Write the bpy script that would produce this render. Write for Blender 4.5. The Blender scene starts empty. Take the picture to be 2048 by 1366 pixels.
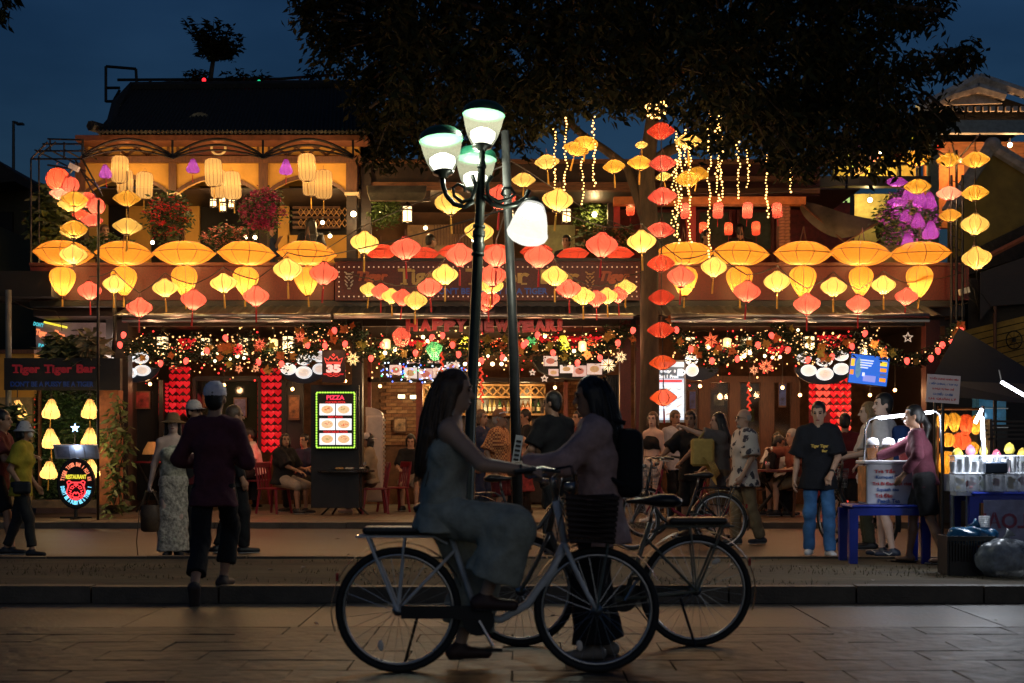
import bpy, bmesh, math, random
import numpy as np
from mathutils import Vector, Matrix, Euler
random.seed(7); np.random.seed(7)
R = math.radians
PI = math.pi
SC = bpy.context.scene
COL = SC.collection
# ------------------------------------------------------------------ camera, sky, exposure
FPX, CX, HY, EYE = 50 / 36 * 2048, 1024.0, 896.0, 1.217     # focal length in photo pixels, horizon row, eye height
cam_d = bpy.data.cameras.new('camera'); cam = bpy.data.objects.new('camera', cam_d); COL.objects.link(cam)
cam.location = (0, 0, EYE); cam.rotation_euler = (R(90), 0, 0)
cam_d.lens = 50; cam_d.sensor_width = 36; cam_d.shift_y = (HY - 683) / 2048
cam_d.clip_start = 0.05; cam_d.clip_end = 2000
cam_d.dof.use_dof = True; cam_d.dof.focus_distance = 21.0; cam_d.dof.aperture_fstop = 3.2
SC.camera = cam
W = bpy.data.worlds.new('World'); SC.world = W; W.use_nodes = True
wn, wl = W.node_tree.nodes, W.node_tree.links
for n in list(wn): wn.remove(n)
w_out = wn.new('ShaderNodeOutputWorld'); w_bg = wn.new('ShaderNodeBackground'); w_sky = wn.new('ShaderNodeTexSky')
w_sky.sky_type = 'NISHITA'; w_sky.sun_disc = False; w_sky.sun_elevation = R(-0.45); w_sky.sun_rotation = R(200)
w_sky.altitude = 10; w_sky.air_density = 1.0; w_sky.dust_density = 0.6; w_sky.ozone_density = 2.0
w_tc = wn.new('ShaderNodeTexCoord'); w_map = wn.new('ShaderNodeMapping'); w_map.inputs['Scale'].default_value = (1.2, 1.2, 3.5)
w_noi = wn.new('ShaderNodeTexNoise'); w_noi.inputs['Scale'].default_value = 2.2; w_noi.inputs['Detail'].default_value = 5
w_rmp = wn.new('ShaderNodeValToRGB'); w_rmp.color_ramp.elements[0].position = .45; w_rmp.color_ramp.elements[1].position = .75
w_mix = wn.new('ShaderNodeMix'); w_mix.data_type = 'RGBA'; w_mix.blend_type = 'ADD'
w_mul = wn.new('ShaderNodeMath'); w_mul.operation = 'MULTIPLY'; w_mul.inputs[1].default_value = .5
wl.new(w_tc.outputs['Generated'], w_map.inputs['Vector']); wl.new(w_map.outputs[0], w_noi.inputs['Vector'])
wl.new(w_noi.outputs['Fac'], w_rmp.inputs['Fac']); wl.new(w_rmp.outputs['Color'], w_mul.inputs[0])
wl.new(w_mul.outputs[0], w_mix.inputs['Factor']); wl.new(w_sky.outputs['Color'], w_mix.inputs['A'])
w_mix.inputs['B'].default_value = (.62, .62, .68, 1)      # thin evening cloud
w_tint = wn.new('ShaderNodeMix'); w_tint.data_type = 'RGBA'; w_tint.blend_type = 'MULTIPLY'; w_tint.inputs['Factor'].default_value = 1
w_tint.inputs['B'].default_value = (.19, .49, .87, 1)     # deep blue of the late dusk
wl.new(w_mix.outputs['Result'], w_tint.inputs['A']); wl.new(w_tint.outputs['Result'], w_bg.inputs['Color']); wl.new(w_bg.outputs[0], w_out.inputs['Surface'])
w_bg.inputs['Strength'].default_value = 0.15
sun_d = bpy.data.lights.new('sun', 'SUN'); sun = bpy.data.objects.new('sun', sun_d); COL.objects.link(sun)      # weak sun added as foreground fill, low behind the camera
sun_d.energy = .125; sun_d.angle = R(50); sun_d.color = (1, .90, .76); sun.rotation_euler = (R(76), 0, R(20))
SC.view_settings.view_transform = 'Standard'; SC.view_settings.look = 'None'
SC.view_settings.exposure = 0.0; SC.view_settings.gamma = 1.0; SC.view_settings.use_curve_mapping = False
SC.render.engine = 'CYCLES'
cy = SC.cycles
cy.use_denoising = True; cy.use_adaptive_sampling = True; cy.adaptive_threshold = .02; cy.max_bounces = 5; cy.diffuse_bounces = 2; cy.glossy_bounces = 3; cy.transmission_bounces = 6
cy.transparent_max_bounces = 7; cy.sample_clamp_indirect = 2.5; cy.sample_clamp_direct = 0; cy.use_light_tree = True
cy.caustics_reflective = False; cy.caustics_refractive = False
# ------------------------------------------------------------------ helpers
def at(px, py, Y):                      # photo pixel at depth Y -> point in metres
    return Vector(((px - CX) * Y / FPX, Y, EYE - (py - HY) * Y / FPX))
def ux(px, Y): return (px - CX) * Y / FPX
def uz(py, Y): return EYE - (py - HY) * Y / FPX
def pxm(n, Y): return n * Y / FPX       # length in metres of n photo pixels at depth Y
_M = {}
def mat(key, col=(.5, .5, .5), rough=.6, metal=0., var=.18, scale=9., bump=0., bscale=60., emit=0., ecol=None, trans=0., spec=.5, alpha=1., sample=True, stretch=None, coat=0.):
    if key in _M: return _M[key]
    m = bpy.data.materials.new(key); m.use_nodes = True; _M[key] = m
    nt = m.node_tree; b = nt.nodes['Principled BSDF']
    b.inputs['Roughness'].default_value = rough; b.inputs['Metallic'].default_value = metal
    b.inputs['Specular IOR Level'].default_value = spec
    if coat: b.inputs['Coat Weight'].default_value = coat
    c4 = (*col, 1)
    b.inputs['Base Color'].default_value = c4
    if var or bump:
        tc = nt.nodes.new('ShaderNodeTexCoord'); src = tc.outputs['Object']
        if stretch:
            mp = nt.nodes.new('ShaderNodeMapping'); mp.inputs['Scale'].default_value = stretch
            nt.links.new(src, mp.inputs['Vector']); src = mp.outputs[0]
    if var:
        n = nt.nodes.new('ShaderNodeTexNoise'); n.inputs['Scale'].default_value = scale; n.inputs['Detail'].default_value = 6
        n.inputs['Roughness'].default_value = .65
        nt.links.new(src, n.inputs['Vector'])
        r = nt.nodes.new('ShaderNodeMapRange'); r.inputs[1].default_value = .3; r.inputs[2].default_value = .7
        r.inputs[3].default_value = 1 - var * 1.6; r.inputs[4].default_value = 1 + var
        nt.links.new(n.outputs['Fac'], r.inputs[0])
        mx = nt.nodes.new('ShaderNodeMix'); mx.data_type = 'RGBA'; mx.blend_type = 'MULTIPLY'; mx.inputs['Factor'].default_value = 1
        mx.inputs['A'].default_value = c4
        cmb = nt.nodes.new('ShaderNodeCombineColor')
        for i in range(3): nt.links.new(r.outputs[0], cmb.inputs[i])
        nt.links.new(cmb.outputs[0], mx.inputs['B']); nt.links.new(mx.outputs['Result'], b.inputs['Base Color'])
        rr = nt.nodes.new('ShaderNodeMapRange'); rr.inputs[3].default_value = max(0, rough - .12); rr.inputs[4].default_value = min(1, rough + .12)
        nt.links.new(n.outputs['Fac'], rr.inputs[0]); nt.links.new(rr.outputs[0], b.inputs['Roughness'])
    if bump:
        n2 = nt.nodes.new('ShaderNodeTexNoise'); n2.inputs['Scale'].default_value = bscale; n2.inputs['Detail'].default_value = 4
        nt.links.new(src, n2.inputs['Vector'])
        bp = nt.nodes.new('ShaderNodeBump'); bp.inputs['Strength'].default_value = bump; bp.inputs['Distance'].default_value = .02
        nt.links.new(n2.outputs['Fac'], bp.inputs['Height']); nt.links.new(bp.outputs[0], b.inputs['Normal'])
    if emit:
        b.inputs['Emission Color'].default_value = (*(ecol or col), 1); b.inputs['Emission Strength'].default_value = emit
        if not sample: m.cycles.emission_sampling = 'NONE'
    if trans: b.inputs['Transmission Weight'].default_value = trans
    if alpha < 1: b.inputs['Alpha'].default_value = alpha
    return m
def silk(key, col, emit, tr=.115, gap=.20):
    """lantern silk: a thin weave that lets the bulb inside shine through, plus the evenly lit cloth itself"""
    if key in _M: return _M[key]
    m = bpy.data.materials.new(key); m.use_nodes = True; _M[key] = m
    nt = m.node_tree
    for n in list(nt.nodes): nt.nodes.remove(n)
    o = nt.nodes.new('ShaderNodeOutputMaterial')
    tl = nt.nodes.new('ShaderNodeBsdfTranslucent'); em = nt.nodes.new('ShaderNodeEmission')
    mx = nt.nodes.new('ShaderNodeMixShader'); ad = nt.nodes.new('ShaderNodeAddShader'); tp = nt.nodes.new('ShaderNodeBsdfTransparent')
    mx.inputs[0].default_value = gap
    tc = nt.nodes.new('ShaderNodeTexCoord'); nz = nt.nodes.new('ShaderNodeTexNoise'); nz.inputs['Scale'].default_value = 22; nz.inputs['Detail'].default_value = 8
    nt.links.new(tc.outputs['Object'], nz.inputs['Vector'])
    mr = nt.nodes.new('ShaderNodeMapRange'); mr.inputs[3].default_value = .82; mr.inputs[4].default_value = 1.15
    nt.links.new(nz.outputs['Fac'], mr.inputs[0])
    ml = nt.nodes.new('ShaderNodeVectorMath'); ml.operation = 'SCALE'; ml.inputs[0].default_value = col
    nt.links.new(mr.outputs[0], ml.inputs['Scale'])
    m2 = nt.nodes.new('ShaderNodeVectorMath'); m2.operation = 'SCALE'; m2.inputs['Scale'].default_value = tr
    m2.inputs[0].default_value = tuple(.76 * c + .24 * w for c, w in zip(col, (1., .72, .5))); nt.links.new(m2.outputs[0], tl.inputs['Color'])
    nt.links.new(ml.outputs[0], em.inputs['Color'])
    oi = nt.nodes.new('ShaderNodeObjectInfo'); ob = nt.nodes.new('ShaderNodeMapRange'); ob.inputs[3].default_value = emit * .78; ob.inputs[4].default_value = emit * 1.22; nt.links.new(oi.outputs['Random'], ob.inputs[0]); nt.links.new(ob.outputs[0], em.inputs['Strength'])
    nt.links.new(tl.outputs[0], ad.inputs[0]); nt.links.new(em.outputs[0], ad.inputs[1])
    nt.links.new(ad.outputs[0], mx.inputs[1]); nt.links.new(tp.outputs[0], mx.inputs[2]); nt.links.new(mx.outputs[0], o.inputs['Surface'])
    return m
def wpos(o):
    p = Vector((0, 0, 0))
    while o is not None: p = p + o.location; o = o.parent
    return p
def tag(o, label=None, cat=None, group=None, kind=None):
    if label: o['label'] = label
    if cat: o['category'] = cat
    if group: o['group'] = group
    if kind: o['kind'] = kind
    return o
def thing(name, label, cat, loc=(0, 0, 0), rotz=0., group=None):
    o = bpy.data.objects.new(name, None); COL.objects.link(o); o.empty_display_size = .1
    o.location = loc; o.rotation_euler = (0, 0, rotz)
    return tag(o, label, cat, group)
def put(name, data, parent=None, loc=(0, 0, 0), rot=(0, 0, 0), scale=(1, 1, 1), m=None):
    o = bpy.data.objects.new(name, data); COL.objects.link(o); o.parent = parent
    o.location = loc; o.rotation_euler = rot; o.scale = scale
    return o
def lamp(name, loc, power, col=(1, .7, .35), r=.04, parent=None):
    d = bpy.data.lights.new(name, 'POINT'); d.energy = power; d.color = col; d.shadow_soft_size = r
    o = bpy.data.objects.new(name, d); COL.objects.link(o); o.parent = parent; o.location = loc
    return o
def basis(d):
    d = Vector(d).normalized(); u = Vector((0, 0, 1)) if abs(d.z) < .9 else Vector((1, 0, 0))
    s = d.cross(u).normalized(); return d, s, s.cross(d).normalized()
class MB:
    def __init__(s): s.v = []; s.f = []
    def add(s, vs, fs, M=None):
        b = len(s.v)
        s.v += [tuple(M @ Vector(v)) if M is not None else tuple(v) for v in vs]
        s.f += [tuple(b + i for i in f) for f in fs]; return s
    def box(s, c, d, rz=0., M=None, taper=1.):
        x, y, z = d[0] / 2, d[1] / 2, d[2] / 2; t = taper
        vs = [(-x, -y, -z), (x, -y, -z), (x, y, -z), (-x, y, -z), (-x * t, -y * t, z), (x * t, -y * t, z), (x * t, y * t, z), (-x * t, y * t, z)]
        m = Matrix.Translation(Vector(c)) @ Matrix.Rotation(rz, 4, 'Z')
        if M is not None: m = M @ m
        return s.add(vs, [(3, 2, 1, 0), (4, 5, 6, 7), (0, 1, 5, 4), (1, 2, 6, 5), (2, 3, 7, 6), (3, 0, 4, 7)], m)
    def bb(s, x0, x1, y0, y1, z0, z1, M=None):
        return s.box(((x0 + x1) / 2, (y0 + y1) / 2, (z0 + z1) / 2), (abs(x1 - x0), abs(y1 - y0), abs(z1 - z0)), 0, M)
    def tube(s, pts, r, n=8, closed=False, M=None, flat=1.):
        pts = [Vector(p) for p in pts]; k = len(pts)
        rs = r if isinstance(r, (list, tuple)) else [r] * k
        vs = []; fs = []; prev = None
        for i, p in enumerate(pts):
            if closed: d = pts[(i + 1) % k] - pts[i - 1]
            else: d = pts[min(i + 1, k - 1)] - pts[max(i - 1, 0)]
            if d.length < 1e-9: d = Vector((0, 0, 1))
            d.normalize()
            if prev is None: _, a, _ = basis(d)
            else:
                a = prev - d * prev.dot(d)
                if a.length < 1e-6: _, a, _ = basis(d)
                a.normalize()
            prev = a; b = d.cross(a)
            for j in range(n):
                t = 2 * PI * j / n
                vs.append(p + a * (rs[i] * math.cos(t)) + b * (rs[i] * flat * math.sin(t)))
        m = k if closed else k - 1
        for i in range(m):
            for j in range(n):
                i2 = (i + 1) % k; j2 = (j + 1) % n
                fs.append((i * n + j, i * n + j2, i2 * n + j2, i2 * n + j))
        if not closed: fs += [tuple(range(n - 1, -1, -1)), tuple((k - 1) * n + j for j in range(n))]
        return s.add(vs, fs, M)
    def lathe(s, prof, n=16, c=(0, 0, 0), M=None, a0=0., a1=2 * PI, caps=False):
        vs = []; fs = []; full = abs(a1 - a0 - 2 * PI) < 1e-6; nn = n if full else n + 1
        for r, z in prof:
            for j in range(nn):
                t = a0 + (a1 - a0) * j / n; vs.append((c[0] + r * math.cos(t), c[1] + r * math.sin(t), c[2] + z))
        for i in range(len(prof) - 1):
            for j in range(n):
                j2 = (j + 1) % nn; fs.append((i * nn + j, i * nn + j2, (i + 1) * nn + j2, (i + 1) * nn + j))
        if caps: fs += [tuple(range(nn - 1, -1, -1)), tuple((len(prof) - 1) * nn + j for j in range(nn))]
        return s.add(vs, fs, M)
    def ell(s, c, r, nu=12, nv=8, M=None):
        r = r if isinstance(r, (list, tuple)) else (r, r, r)
        vs = [(c[0], c[1], c[2] + r[2])]; fs = []
        for i in range(1, nv):
            a = PI * i / nv
            for j in range(nu):
                t = 2 * PI * j / nu
                vs.append((c[0] + r[0] * math.sin(a) * math.cos(t), c[1] + r[1] * math.sin(a) * math.sin(t), c[2] + r[2] * math.cos(a)))
        vs.append((c[0], c[1], c[2] - r[2])); L = len(vs) - 1
        for j in range(nu): fs.append((0, 1 + j, 1 + (j + 1) % nu))
        for i in range(nv - 2):
            for j in range(nu):
                a = 1 + i * nu + j; b = 1 + i * nu + (j + 1) % nu; fs.append((a, a + nu, b + nu, b))
        for j in range(nu): fs.append((L, L - nu + (j + 1) % nu, L - nu + j))
        return s.add(vs, fs, M)
    def prism(s, pts, y0, y1, M=None):          # outline in x,z pushed from y0 to y1
        n = len(pts)
        vs = [(p[0], y0, p[1]) for p in pts] + [(p[0], y1, p[1]) for p in pts]
        fs = [tuple(range(n)), tuple(range(2 * n - 1, n - 1, -1))] + [(i, i + n, (i + 1) % n + n, (i + 1) % n) for i in range(n)]
        return s.add(vs, fs, M)
    def strip(s, top, bot, y0, y1, M=None):     # wall strip between two polylines (x,z), same length
        for i in range(len(top) - 1):
            s.prism([bot[i], bot[i + 1], top[i + 1], top[i]], y0, y1, M)
        return s
    def mesh(s, name, m=None, smooth=False):
        me = bpy.data.meshes.new(name); me.from_pydata(s.v, [], s.f)
        if m is not None: me.materials.append(m)
        if smooth: me.polygons.foreach_set('use_smooth', [True] * len(me.polygons))
        me.update(); return me
    def build(s, name, m, parent=None, smooth=False, world=True, kind=None):
        if world and parent is not None:
            o = wpos(parent); s.v = [(v[0] - o.x, v[1] - o.y, v[2] - o.z) for v in s.v]
        bm_fix = s.mesh(name, m, smooth)
        ob = put(name, bm_fix, parent)
        if kind: ob['kind'] = kind
        return ob
def solo(name, mb, m, label, cat, group=None, smooth=False, kind=None):     # a thing that is one mesh, origin at its base centre
    a = np.array(mb.v); c = Vector(((a[:, 0].min() + a[:, 0].max()) / 2, (a[:, 1].min() + a[:, 1].max()) / 2, a[:, 2].min()))
    mb.v = [tuple(Vector(v) - c) for v in mb.v]
    o = put(name, mb.mesh(name, m, smooth), None, c)
    return tag(o, label, cat, group, kind)
def fix_normals(me):
    bm = bmesh.new(); bm.from_mesh(me); bmesh.ops.recalc_face_normals(bm, faces=bm.faces); bm.to_mesh(me); bm.free()
def text_mesh(st, m, bold=0., ext=.0, shear=0., w=None, h=None, lsp=1.0, align='CENTER'):
    cu = bpy.data.curves.new('lettering', 'FONT'); cu.body = st; cu.size = 1; cu.extrude = ext; cu.offset = bold; cu.shear = shear
    cu.align_x = align; cu.space_line = lsp; cu.resolution_u = 3
    ob = bpy.data.objects.new('lettering', cu); me = bpy.data.meshes.new_from_object(ob)
    bpy.data.objects.remove(ob); bpy.data.curves.remove(cu)
    a = np.empty(len(me.vertices) * 3); me.vertices.foreach_get('co', a); a = a.reshape(-1, 3)
    lo, hi = a.min(0), a.max(0); c = (lo + hi) / 2; d = hi - lo
    kx = (w / d[0]) if w else None; ky = (h / d[1]) if h else None
    kx = kx or ky or 1; ky = ky or kx
    b = np.empty_like(a); b[:, 0] = (a[:, 0] - c[0]) * kx; b[:, 2] = (a[:, 1] - c[1]) * ky; b[:, 1] = -a[:, 2] * min(kx, ky)
    me.vertices.foreach_set('co', b.ravel()); me.materials.clear(); me.materials.append(m); me.update()
    return me
def text(st, px, py, Y, wpx, hpx, m, parent, bold=0., ext=.02, shear=0., name='lettering', rz=0., roty=0., **k):
    me = text_mesh(st, m, bold, ext, shear, pxm(wpx, Y) if wpx else None, pxm(hpx, Y) if hpx else None, **k)
    return put(name, me, parent, at(px, py, Y) - wpos(parent), (0, roty, rz))
NUM = ['first', 'second', 'third', 'fourth', 'fifth', 'sixth', 'seventh', 'eighth', 'ninth', 'tenth', 'eleventh', 'twelfth', 'thirteenth', 'fourteenth', 'fifteenth', 'sixteenth', 'seventeenth', 'eighteenth', 'nineteenth', 'twentieth'] + ['%s-%s' % (t, n) for t in ('twenty', 'thirty', 'forty') for n in ('first', 'second', 'third', 'fourth', 'fifth', 'sixth', 'seventh', 'eighth', 'ninth')]
# ------------------------------------------------------------------ materials shared by the setting
BLACK = mat('black_paint', (.012, .011, .01), .5, var=.3)
DARKWOOD = mat('dark_wood', (.024, .013, .009), .5, var=.35, scale=6, stretch=(1, 1, 6))
BROWN = mat('brown_wood', (.12, .048, .022), .5, var=.3, scale=6, stretch=(6, 6, 1))
OCHRE = mat('ochre_plaster', (.58, .30, .06), .85, var=.12, scale=2.2, bump=.15, bscale=30)
CREAM = mat('cream_plaster', (.66, .52, .30), .85, var=.12, scale=3)
MAROON = mat('maroon_panel', (.085, .011, .009), .55, var=.35, scale=40)
REDPAINT = mat('red_paint', (.32, .02, .018), .45, var=.2)
STEEL = mat('dark_steel', (.035, .033, .03), .42, .6, var=.25)
CHROME = mat('brushed_metal', (.38, .36, .33), .3, .9, var=.15, stretch=(1, 20, 20))
CONC = mat('concrete', (.20, .165, .13), .7, var=.28, scale=3, bump=.3, bscale=40)
# ------------------------------------------------------------------ ground, roads and pavements
def sheet(name, x0, x1, y0, y1, z, m, parent=None, world=True):
    b = MB(); b.add([(x0, y0, z), (x1, y0, z), (x1, y1, z), (x0, y1, z)], [(0, 1, 2, 3)]); return b.build(name, m, parent, world=world)
tag(sheet('ground', -700, 700, -300, 900, -.06, mat('earth', (.045, .038, .03), .95, var=.3, scale=.4)), kind='structure')
STONE = mat('paving_stone', (.023, .019, .016), .55, var=.7, scale=4, bump=.9, bscale=9)
SLAB = mat('concrete_slab', (.085, .062, .044), .5, var=.45, scale=2.4, bump=.25, bscale=30)
prom = tag(sheet('promenade', -14, 14, -4, 11.16, -.012, mat('joint_mortar', (.02, .016, .013), .9)), kind='structure')
stones = []
for k in range(4):
    b = MB(); j = lambda: random.uniform(-.004, .004)
    top = [(-.295 + j(), -.184 + j()), (.295 + j(), -.184 + j()), (.295 + j(), .184 + j()), (-.295 + j(), .184 + j())]
    vs = [(x, y, 0) for x, y in top] + [(x * .99, y * .985, .018) for x, y in top]
    b.add(vs, [(4, 5, 6, 7), (0, 1, 5, 4), (1, 2, 6, 5), (2, 3, 7, 6), (3, 0, 4, 7)])
    stones.append(b.mesh('paving_stone', STONE))
y = 9.44; row = 0
while y > 6.9:
    for i in range(-11, 12):
        x = i * .6 + (row % 2) * .3
        if abs(x) > y * .40 + .5: continue
        put('paving_stone', random.choice(stones), prom, (x, y, -.013), (random.uniform(-.012, .012), random.uniform(-.01, .01), random.choice((0, PI))), (1.013, 1.014, 1))
    y -= .375; row += 1
for i in range(-4, 5):
    b = MB(); b.box((0, 0, 0), (1.188, 1.5, .05)); o = b.build('concrete_slab', SLAB, prom); o.location = (i * 1.2 + .35, 10.39, -.021 + random.uniform(-.002, .002))
strip = tag(sheet('planting_strip', -14, 14, 11.30, 14.2, .113, mat('trodden_soil', (.085, .065, .035), .9, var=.5, scale=1.6, bump=.8, bscale=14, stretch=(.35, 1, 1))), kind='structure')
KERB = mat('kerb_concrete', (.10, .078, .056), .6, var=.3, scale=4, bump=.3)
kerb_me = MB().box((0, 0, .066), (.985, .15, .132)).mesh('kerb_stone', KERB)
for i in range(-8, 9):
    put('kerb_stone', kerb_me, strip, (i * 1.0 + .2, 11.225, 0 + random.uniform(-.004, .004)))
    put('kerb_stone', kerb_me, strip, (i * 1.0 - .15, 14.27, 0 + random.uniform(-.004, .004)))
tag(sheet('road', -40, 40, 14.345, 21.5, .0, mat('asphalt', (.07, .048, .032), .5, var=.3, scale=2.5, bump=.35, bscale=70, stretch=(.4, 1, 1))), kind='structure')
pave = MB(); pave.bb(-20, 20, 21.66, 31, -.05, .085); pave = tag(pave.build('pavement', CONC), kind='structure')
fk = MB().box((0, 0, .035), (.99, .15, .11)).mesh('kerb_stone', KERB)
for i in range(-10, 11): put('kerb_stone', fk, pave, (i * 1.0, 21.58, random.uniform(-.003, .003)))
tile_me = MB().box((0, 0, 0), (.385, .385, .02)).mesh('floor_tile', mat('floor_tile', (.21, .15, .10), .45, var=.3, scale=5))
for iy in range(6):
    for ix in range(-23, 24): put('floor_tile', tile_me, pave, (ix * .4, 21.87 + iy * .4, .0775 + random.uniform(0, .002)))
# grass tufts and litter on the strip: nobody could count it
gb = MB()
for k in range(5200):
    x = random.uniform(-6.2, 6.2); yy = random.uniform(11.4, 14.1)
    if math.sin(x * 1.7 + 3 * math.sin(yy * 2.1)) + math.sin(yy * 3.3 + x) * .7 < .25: continue
    h = random.uniform(.012, .045); a = random.uniform(0, 2 * PI); w = .004; dx, dy = math.cos(a) * w, math.sin(a) * w; lx, ly = random.uniform(-.02, .02), random.uniform(-.02, .02)
    gb.add([(x - dx, yy - dy, .112), (x + dx, yy + dy, .112), (x + lx, yy + ly, .112 + h)], [(0, 1, 2)])
tag(gb.build('grass', mat('short_grass', (.06, .06, .02), .8, var=.3)), 'sparse short grass on the strip between kerbs', 'grass', kind='stuff')

lt = MB()
for k in range(46):
    x, yy = random.uniform(-6, 6), random.choice((random.uniform(11.4, 14.1), random.uniform(9.7, 11.1), random.uniform(14.6, 21.2))); z = .118 if 11.3 < yy < 14.2 else .012; a = random.uniform(0, 3); r_ = random.uniform(.015, .05); ca, sa = math.cos(a) * r_, math.sin(a) * r_ * .6
    lt.add([(x - ca, yy - sa, z), (x + sa, yy - ca, z + .012), (x + ca, yy + sa, z + .004), (x - sa, yy + ca, z + .015)], [(0, 1, 2, 3)])
tag(lt.build('litter', mat('litter_paper', (.35, .30, .24), .8, var=.5, scale=1)), 'scraps of paper and dry leaves on strip and road', 'litter', kind='stuff')
# ------------------------------------------------------------------ the restaurant building
rest = thing('restaurant_building', 'two-storey lantern-hung restaurant with ochre arches, dark tiled roof and red sign band', 'building', (0, 24, .085))
def pbox(mb, x0, x1, y0, y1, Y, d, Y2=None):        # a block whose front face fills that pixel rectangle at depth Y
    return mb.bb(ux(x0, Y), ux(x1, Y), Y, Y + d, uz(y1, Y), uz(y0, Y))
def rpart(name, m, *rects, parent=None, smooth=False, join=False):
    if len(rects) > 1 and not join: return [rpart(name, m, r, parent=parent, smooth=smooth) for r in rects][0]
    b = MB()
    for r in rects: pbox(b, *r)
    return b.build(name, m, parent or rest, smooth)
XL, XR = ux(165, 24.6), ux(1720, 24.6)
# shell
b = MB(); b.bb(ux(60, 23.6), ux(1935, 23.6), 23.75, 29.6, 3.42, 3.60); b.build('upper_floor_slab', DARKWOOD, rest)
BRICKW = mat('old_brick_wall', (.17, .08, .04), .85, var=.4, scale=5, bump=.5, bscale=12)
b = MB(); b.bb(ux(200, 28.6), ux(1900, 28.6), 28.6, 28.85, .09, 3.42); bw = b.build('back_wall', BRICKW, rest)
for x, sx in ((235, -.2), (1890, .2)): MB().bb(ux(x, 24.4), ux(x, 24.4) + sx, 24.4, 28.6, .09, 3.42).build('side_wall', DARKWOOD, rest)
# bricks one can pick out: the patches of bare wall between shelves and doors, and the high strip under the ceiling
brick_me = [MB().box((0, 0, 0), (.205, .03, .058), taper=1).mesh('brick', mat('brick_%d' % k, c, .85, var=.3, scale=12, bump=.4)) for k, c in enumerate([(.34, .16, .07), (.28, .12, .055), (.40, .21, .10)])]
def bricks(x0, x1, y0, y1, Y, parent):
    z = uz(y1, Y) + .03; r = 0
    while z < uz(y0, Y):
        x = ux(x0, Y) + (.11 if r % 2 else 0)
        while x < ux(x1, Y):
            put('brick', random.choice(brick_me), parent, Vector((x, Y + random.uniform(-.006, .006), z)) - wpos(parent)); x += .218
        z += .071; r += 1
bricks(772, 838, 765, 890, 28.575, bw); bricks(1130, 1205, 760, 840, 28.575, bw); bricks(800, 1260, 655, 690, 28.575, bw)
bricks(440, 640, 652, 690, 28.575, bw)
# ground-floor columns, beam and shop front frames
for x0, x1, m, Y in ((228, 256, DARKWOOD, 23.9), (704, 724, DARKWOOD, 23.9), (1240, 1262, MAROON, 23.9), (1272, 1300, MAROON, 23.9), (1852, 1880, MAROON, 23.9)):
    rpart('column', m, (x0, x1, 640, 1014, Y, .28))
rpart('beam', DARKWOOD, (228, 1890, 612, 652, 23.95, .2))
rpart('lintel', BROWN, (1372, 1600, 752, 765, 26.0, .14))
for x0, x1 in ((1398, 1418), (1459, 1478), (1522, 1546), (1584, 1600)): rpart('door_post', BROWN, (x0, x1, 765, 1000, 26.0, .14))
GLASS = mat('window_glass', (.75, .8, .8), .06, var=0, trans=1.0, spec=.5)
for x0, x1 in ((1372, 1398), (1418, 1459), (1478, 1522), (1546, 1584)):
    p = rpart('window', mat('window_wood', (.12, .05, .025), .5), (x0, x0 + 3, 766, 1000, 26.03, .06), (x1 - 3, x1, 766, 1000, 26.03, .06), (x0 + 3, x1 - 3, 940, 948, 26.03, .06), join=True)
    rpart('pane', GLASS, (x0 + 3.3, x1 - 3.3, 767, 939, 26.05, .012), parent=p)
rpart('door_post', mat('redwood', (.22, .045, .03), .45, var=.3), (832, 845, 762, 990, 27.2, .12), (735, 742, 640, 990, 27.2, .12), (1128, 1136, 760, 990, 27.2, .12))
rpart('lintel', DARKWOOD, (735, 1136, 755, 764, 27.2, .12))
rpart('door_frame', BLACK, (385, 392, 755, 1000, 25.6, .1), (516, 521, 755, 1000, 25.6, .1), (392, 516, 752, 762, 25.6, .1), (563, 572, 760, 1000, 25.6, .1), (600, 606, 760, 1000, 25.6, .1), (572, 600, 762, 1000, 25.62, .04), (255, 262, 760, 1000, 25.6, .1), (318, 326, 760, 1000, 25.6, .1))
rpart('door', mat('smoked_glass', (.012, .012, .013), .08, var=0, spec=.6), (393, 515, 763, 1000, 25.66, .03), (263, 317, 763, 1000, 25.66, .03))
rpart('shutter', mat('dark_shutter', (.025, .028, .035), .35, .4), *[(1214 + i * 5, 1217.5 + i * 5, 752, 1000, 24.9, .06) for i in range(9)], (1212, 1260, 750, 1004, 24.97, .04), join=True)
# sign band along the terrace edge
rpart('sign_band', MAROON, (60, 668, 530, 600, 23.5, .12), (1282, 1938, 530, 600, 23.5, .12))
rpart('band_cap', mat('band_cap', (.10, .03, .02), .5), (58, 668, 525, 531, 23.46, .2), (1282, 1940, 525, 531, 23.46, .2))
rpart('canopy_fascia', BLACK, (60, 1905, 601, 613, 23.42, .2))
cs = MB(); n = 150
for i in range(n):                                  # corrugated canopy sheet, sloping to the street
    x0, x1 = ux(240, 23) + (ux(1870, 23) - ux(240, 23)) * i / n, ux(240, 23) + (ux(1870, 23) - ux(240, 23)) * (i + 1) / n
    za, zb = (.012, -.012) if i % 2 else (-.012, .012)
    cs.add([(x0, 22.55, 3.32 + za), (x1, 22.55, 3.32 + zb), (x1, 23.6, 3.6 + zb), (x0, 23.6, 3.6 + za)], [(0, 1, 2, 3)])
cs.build('corrugated_canopy', mat('corrugated_sheet', (.05, .055, .06), .4, .5), rest)
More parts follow.
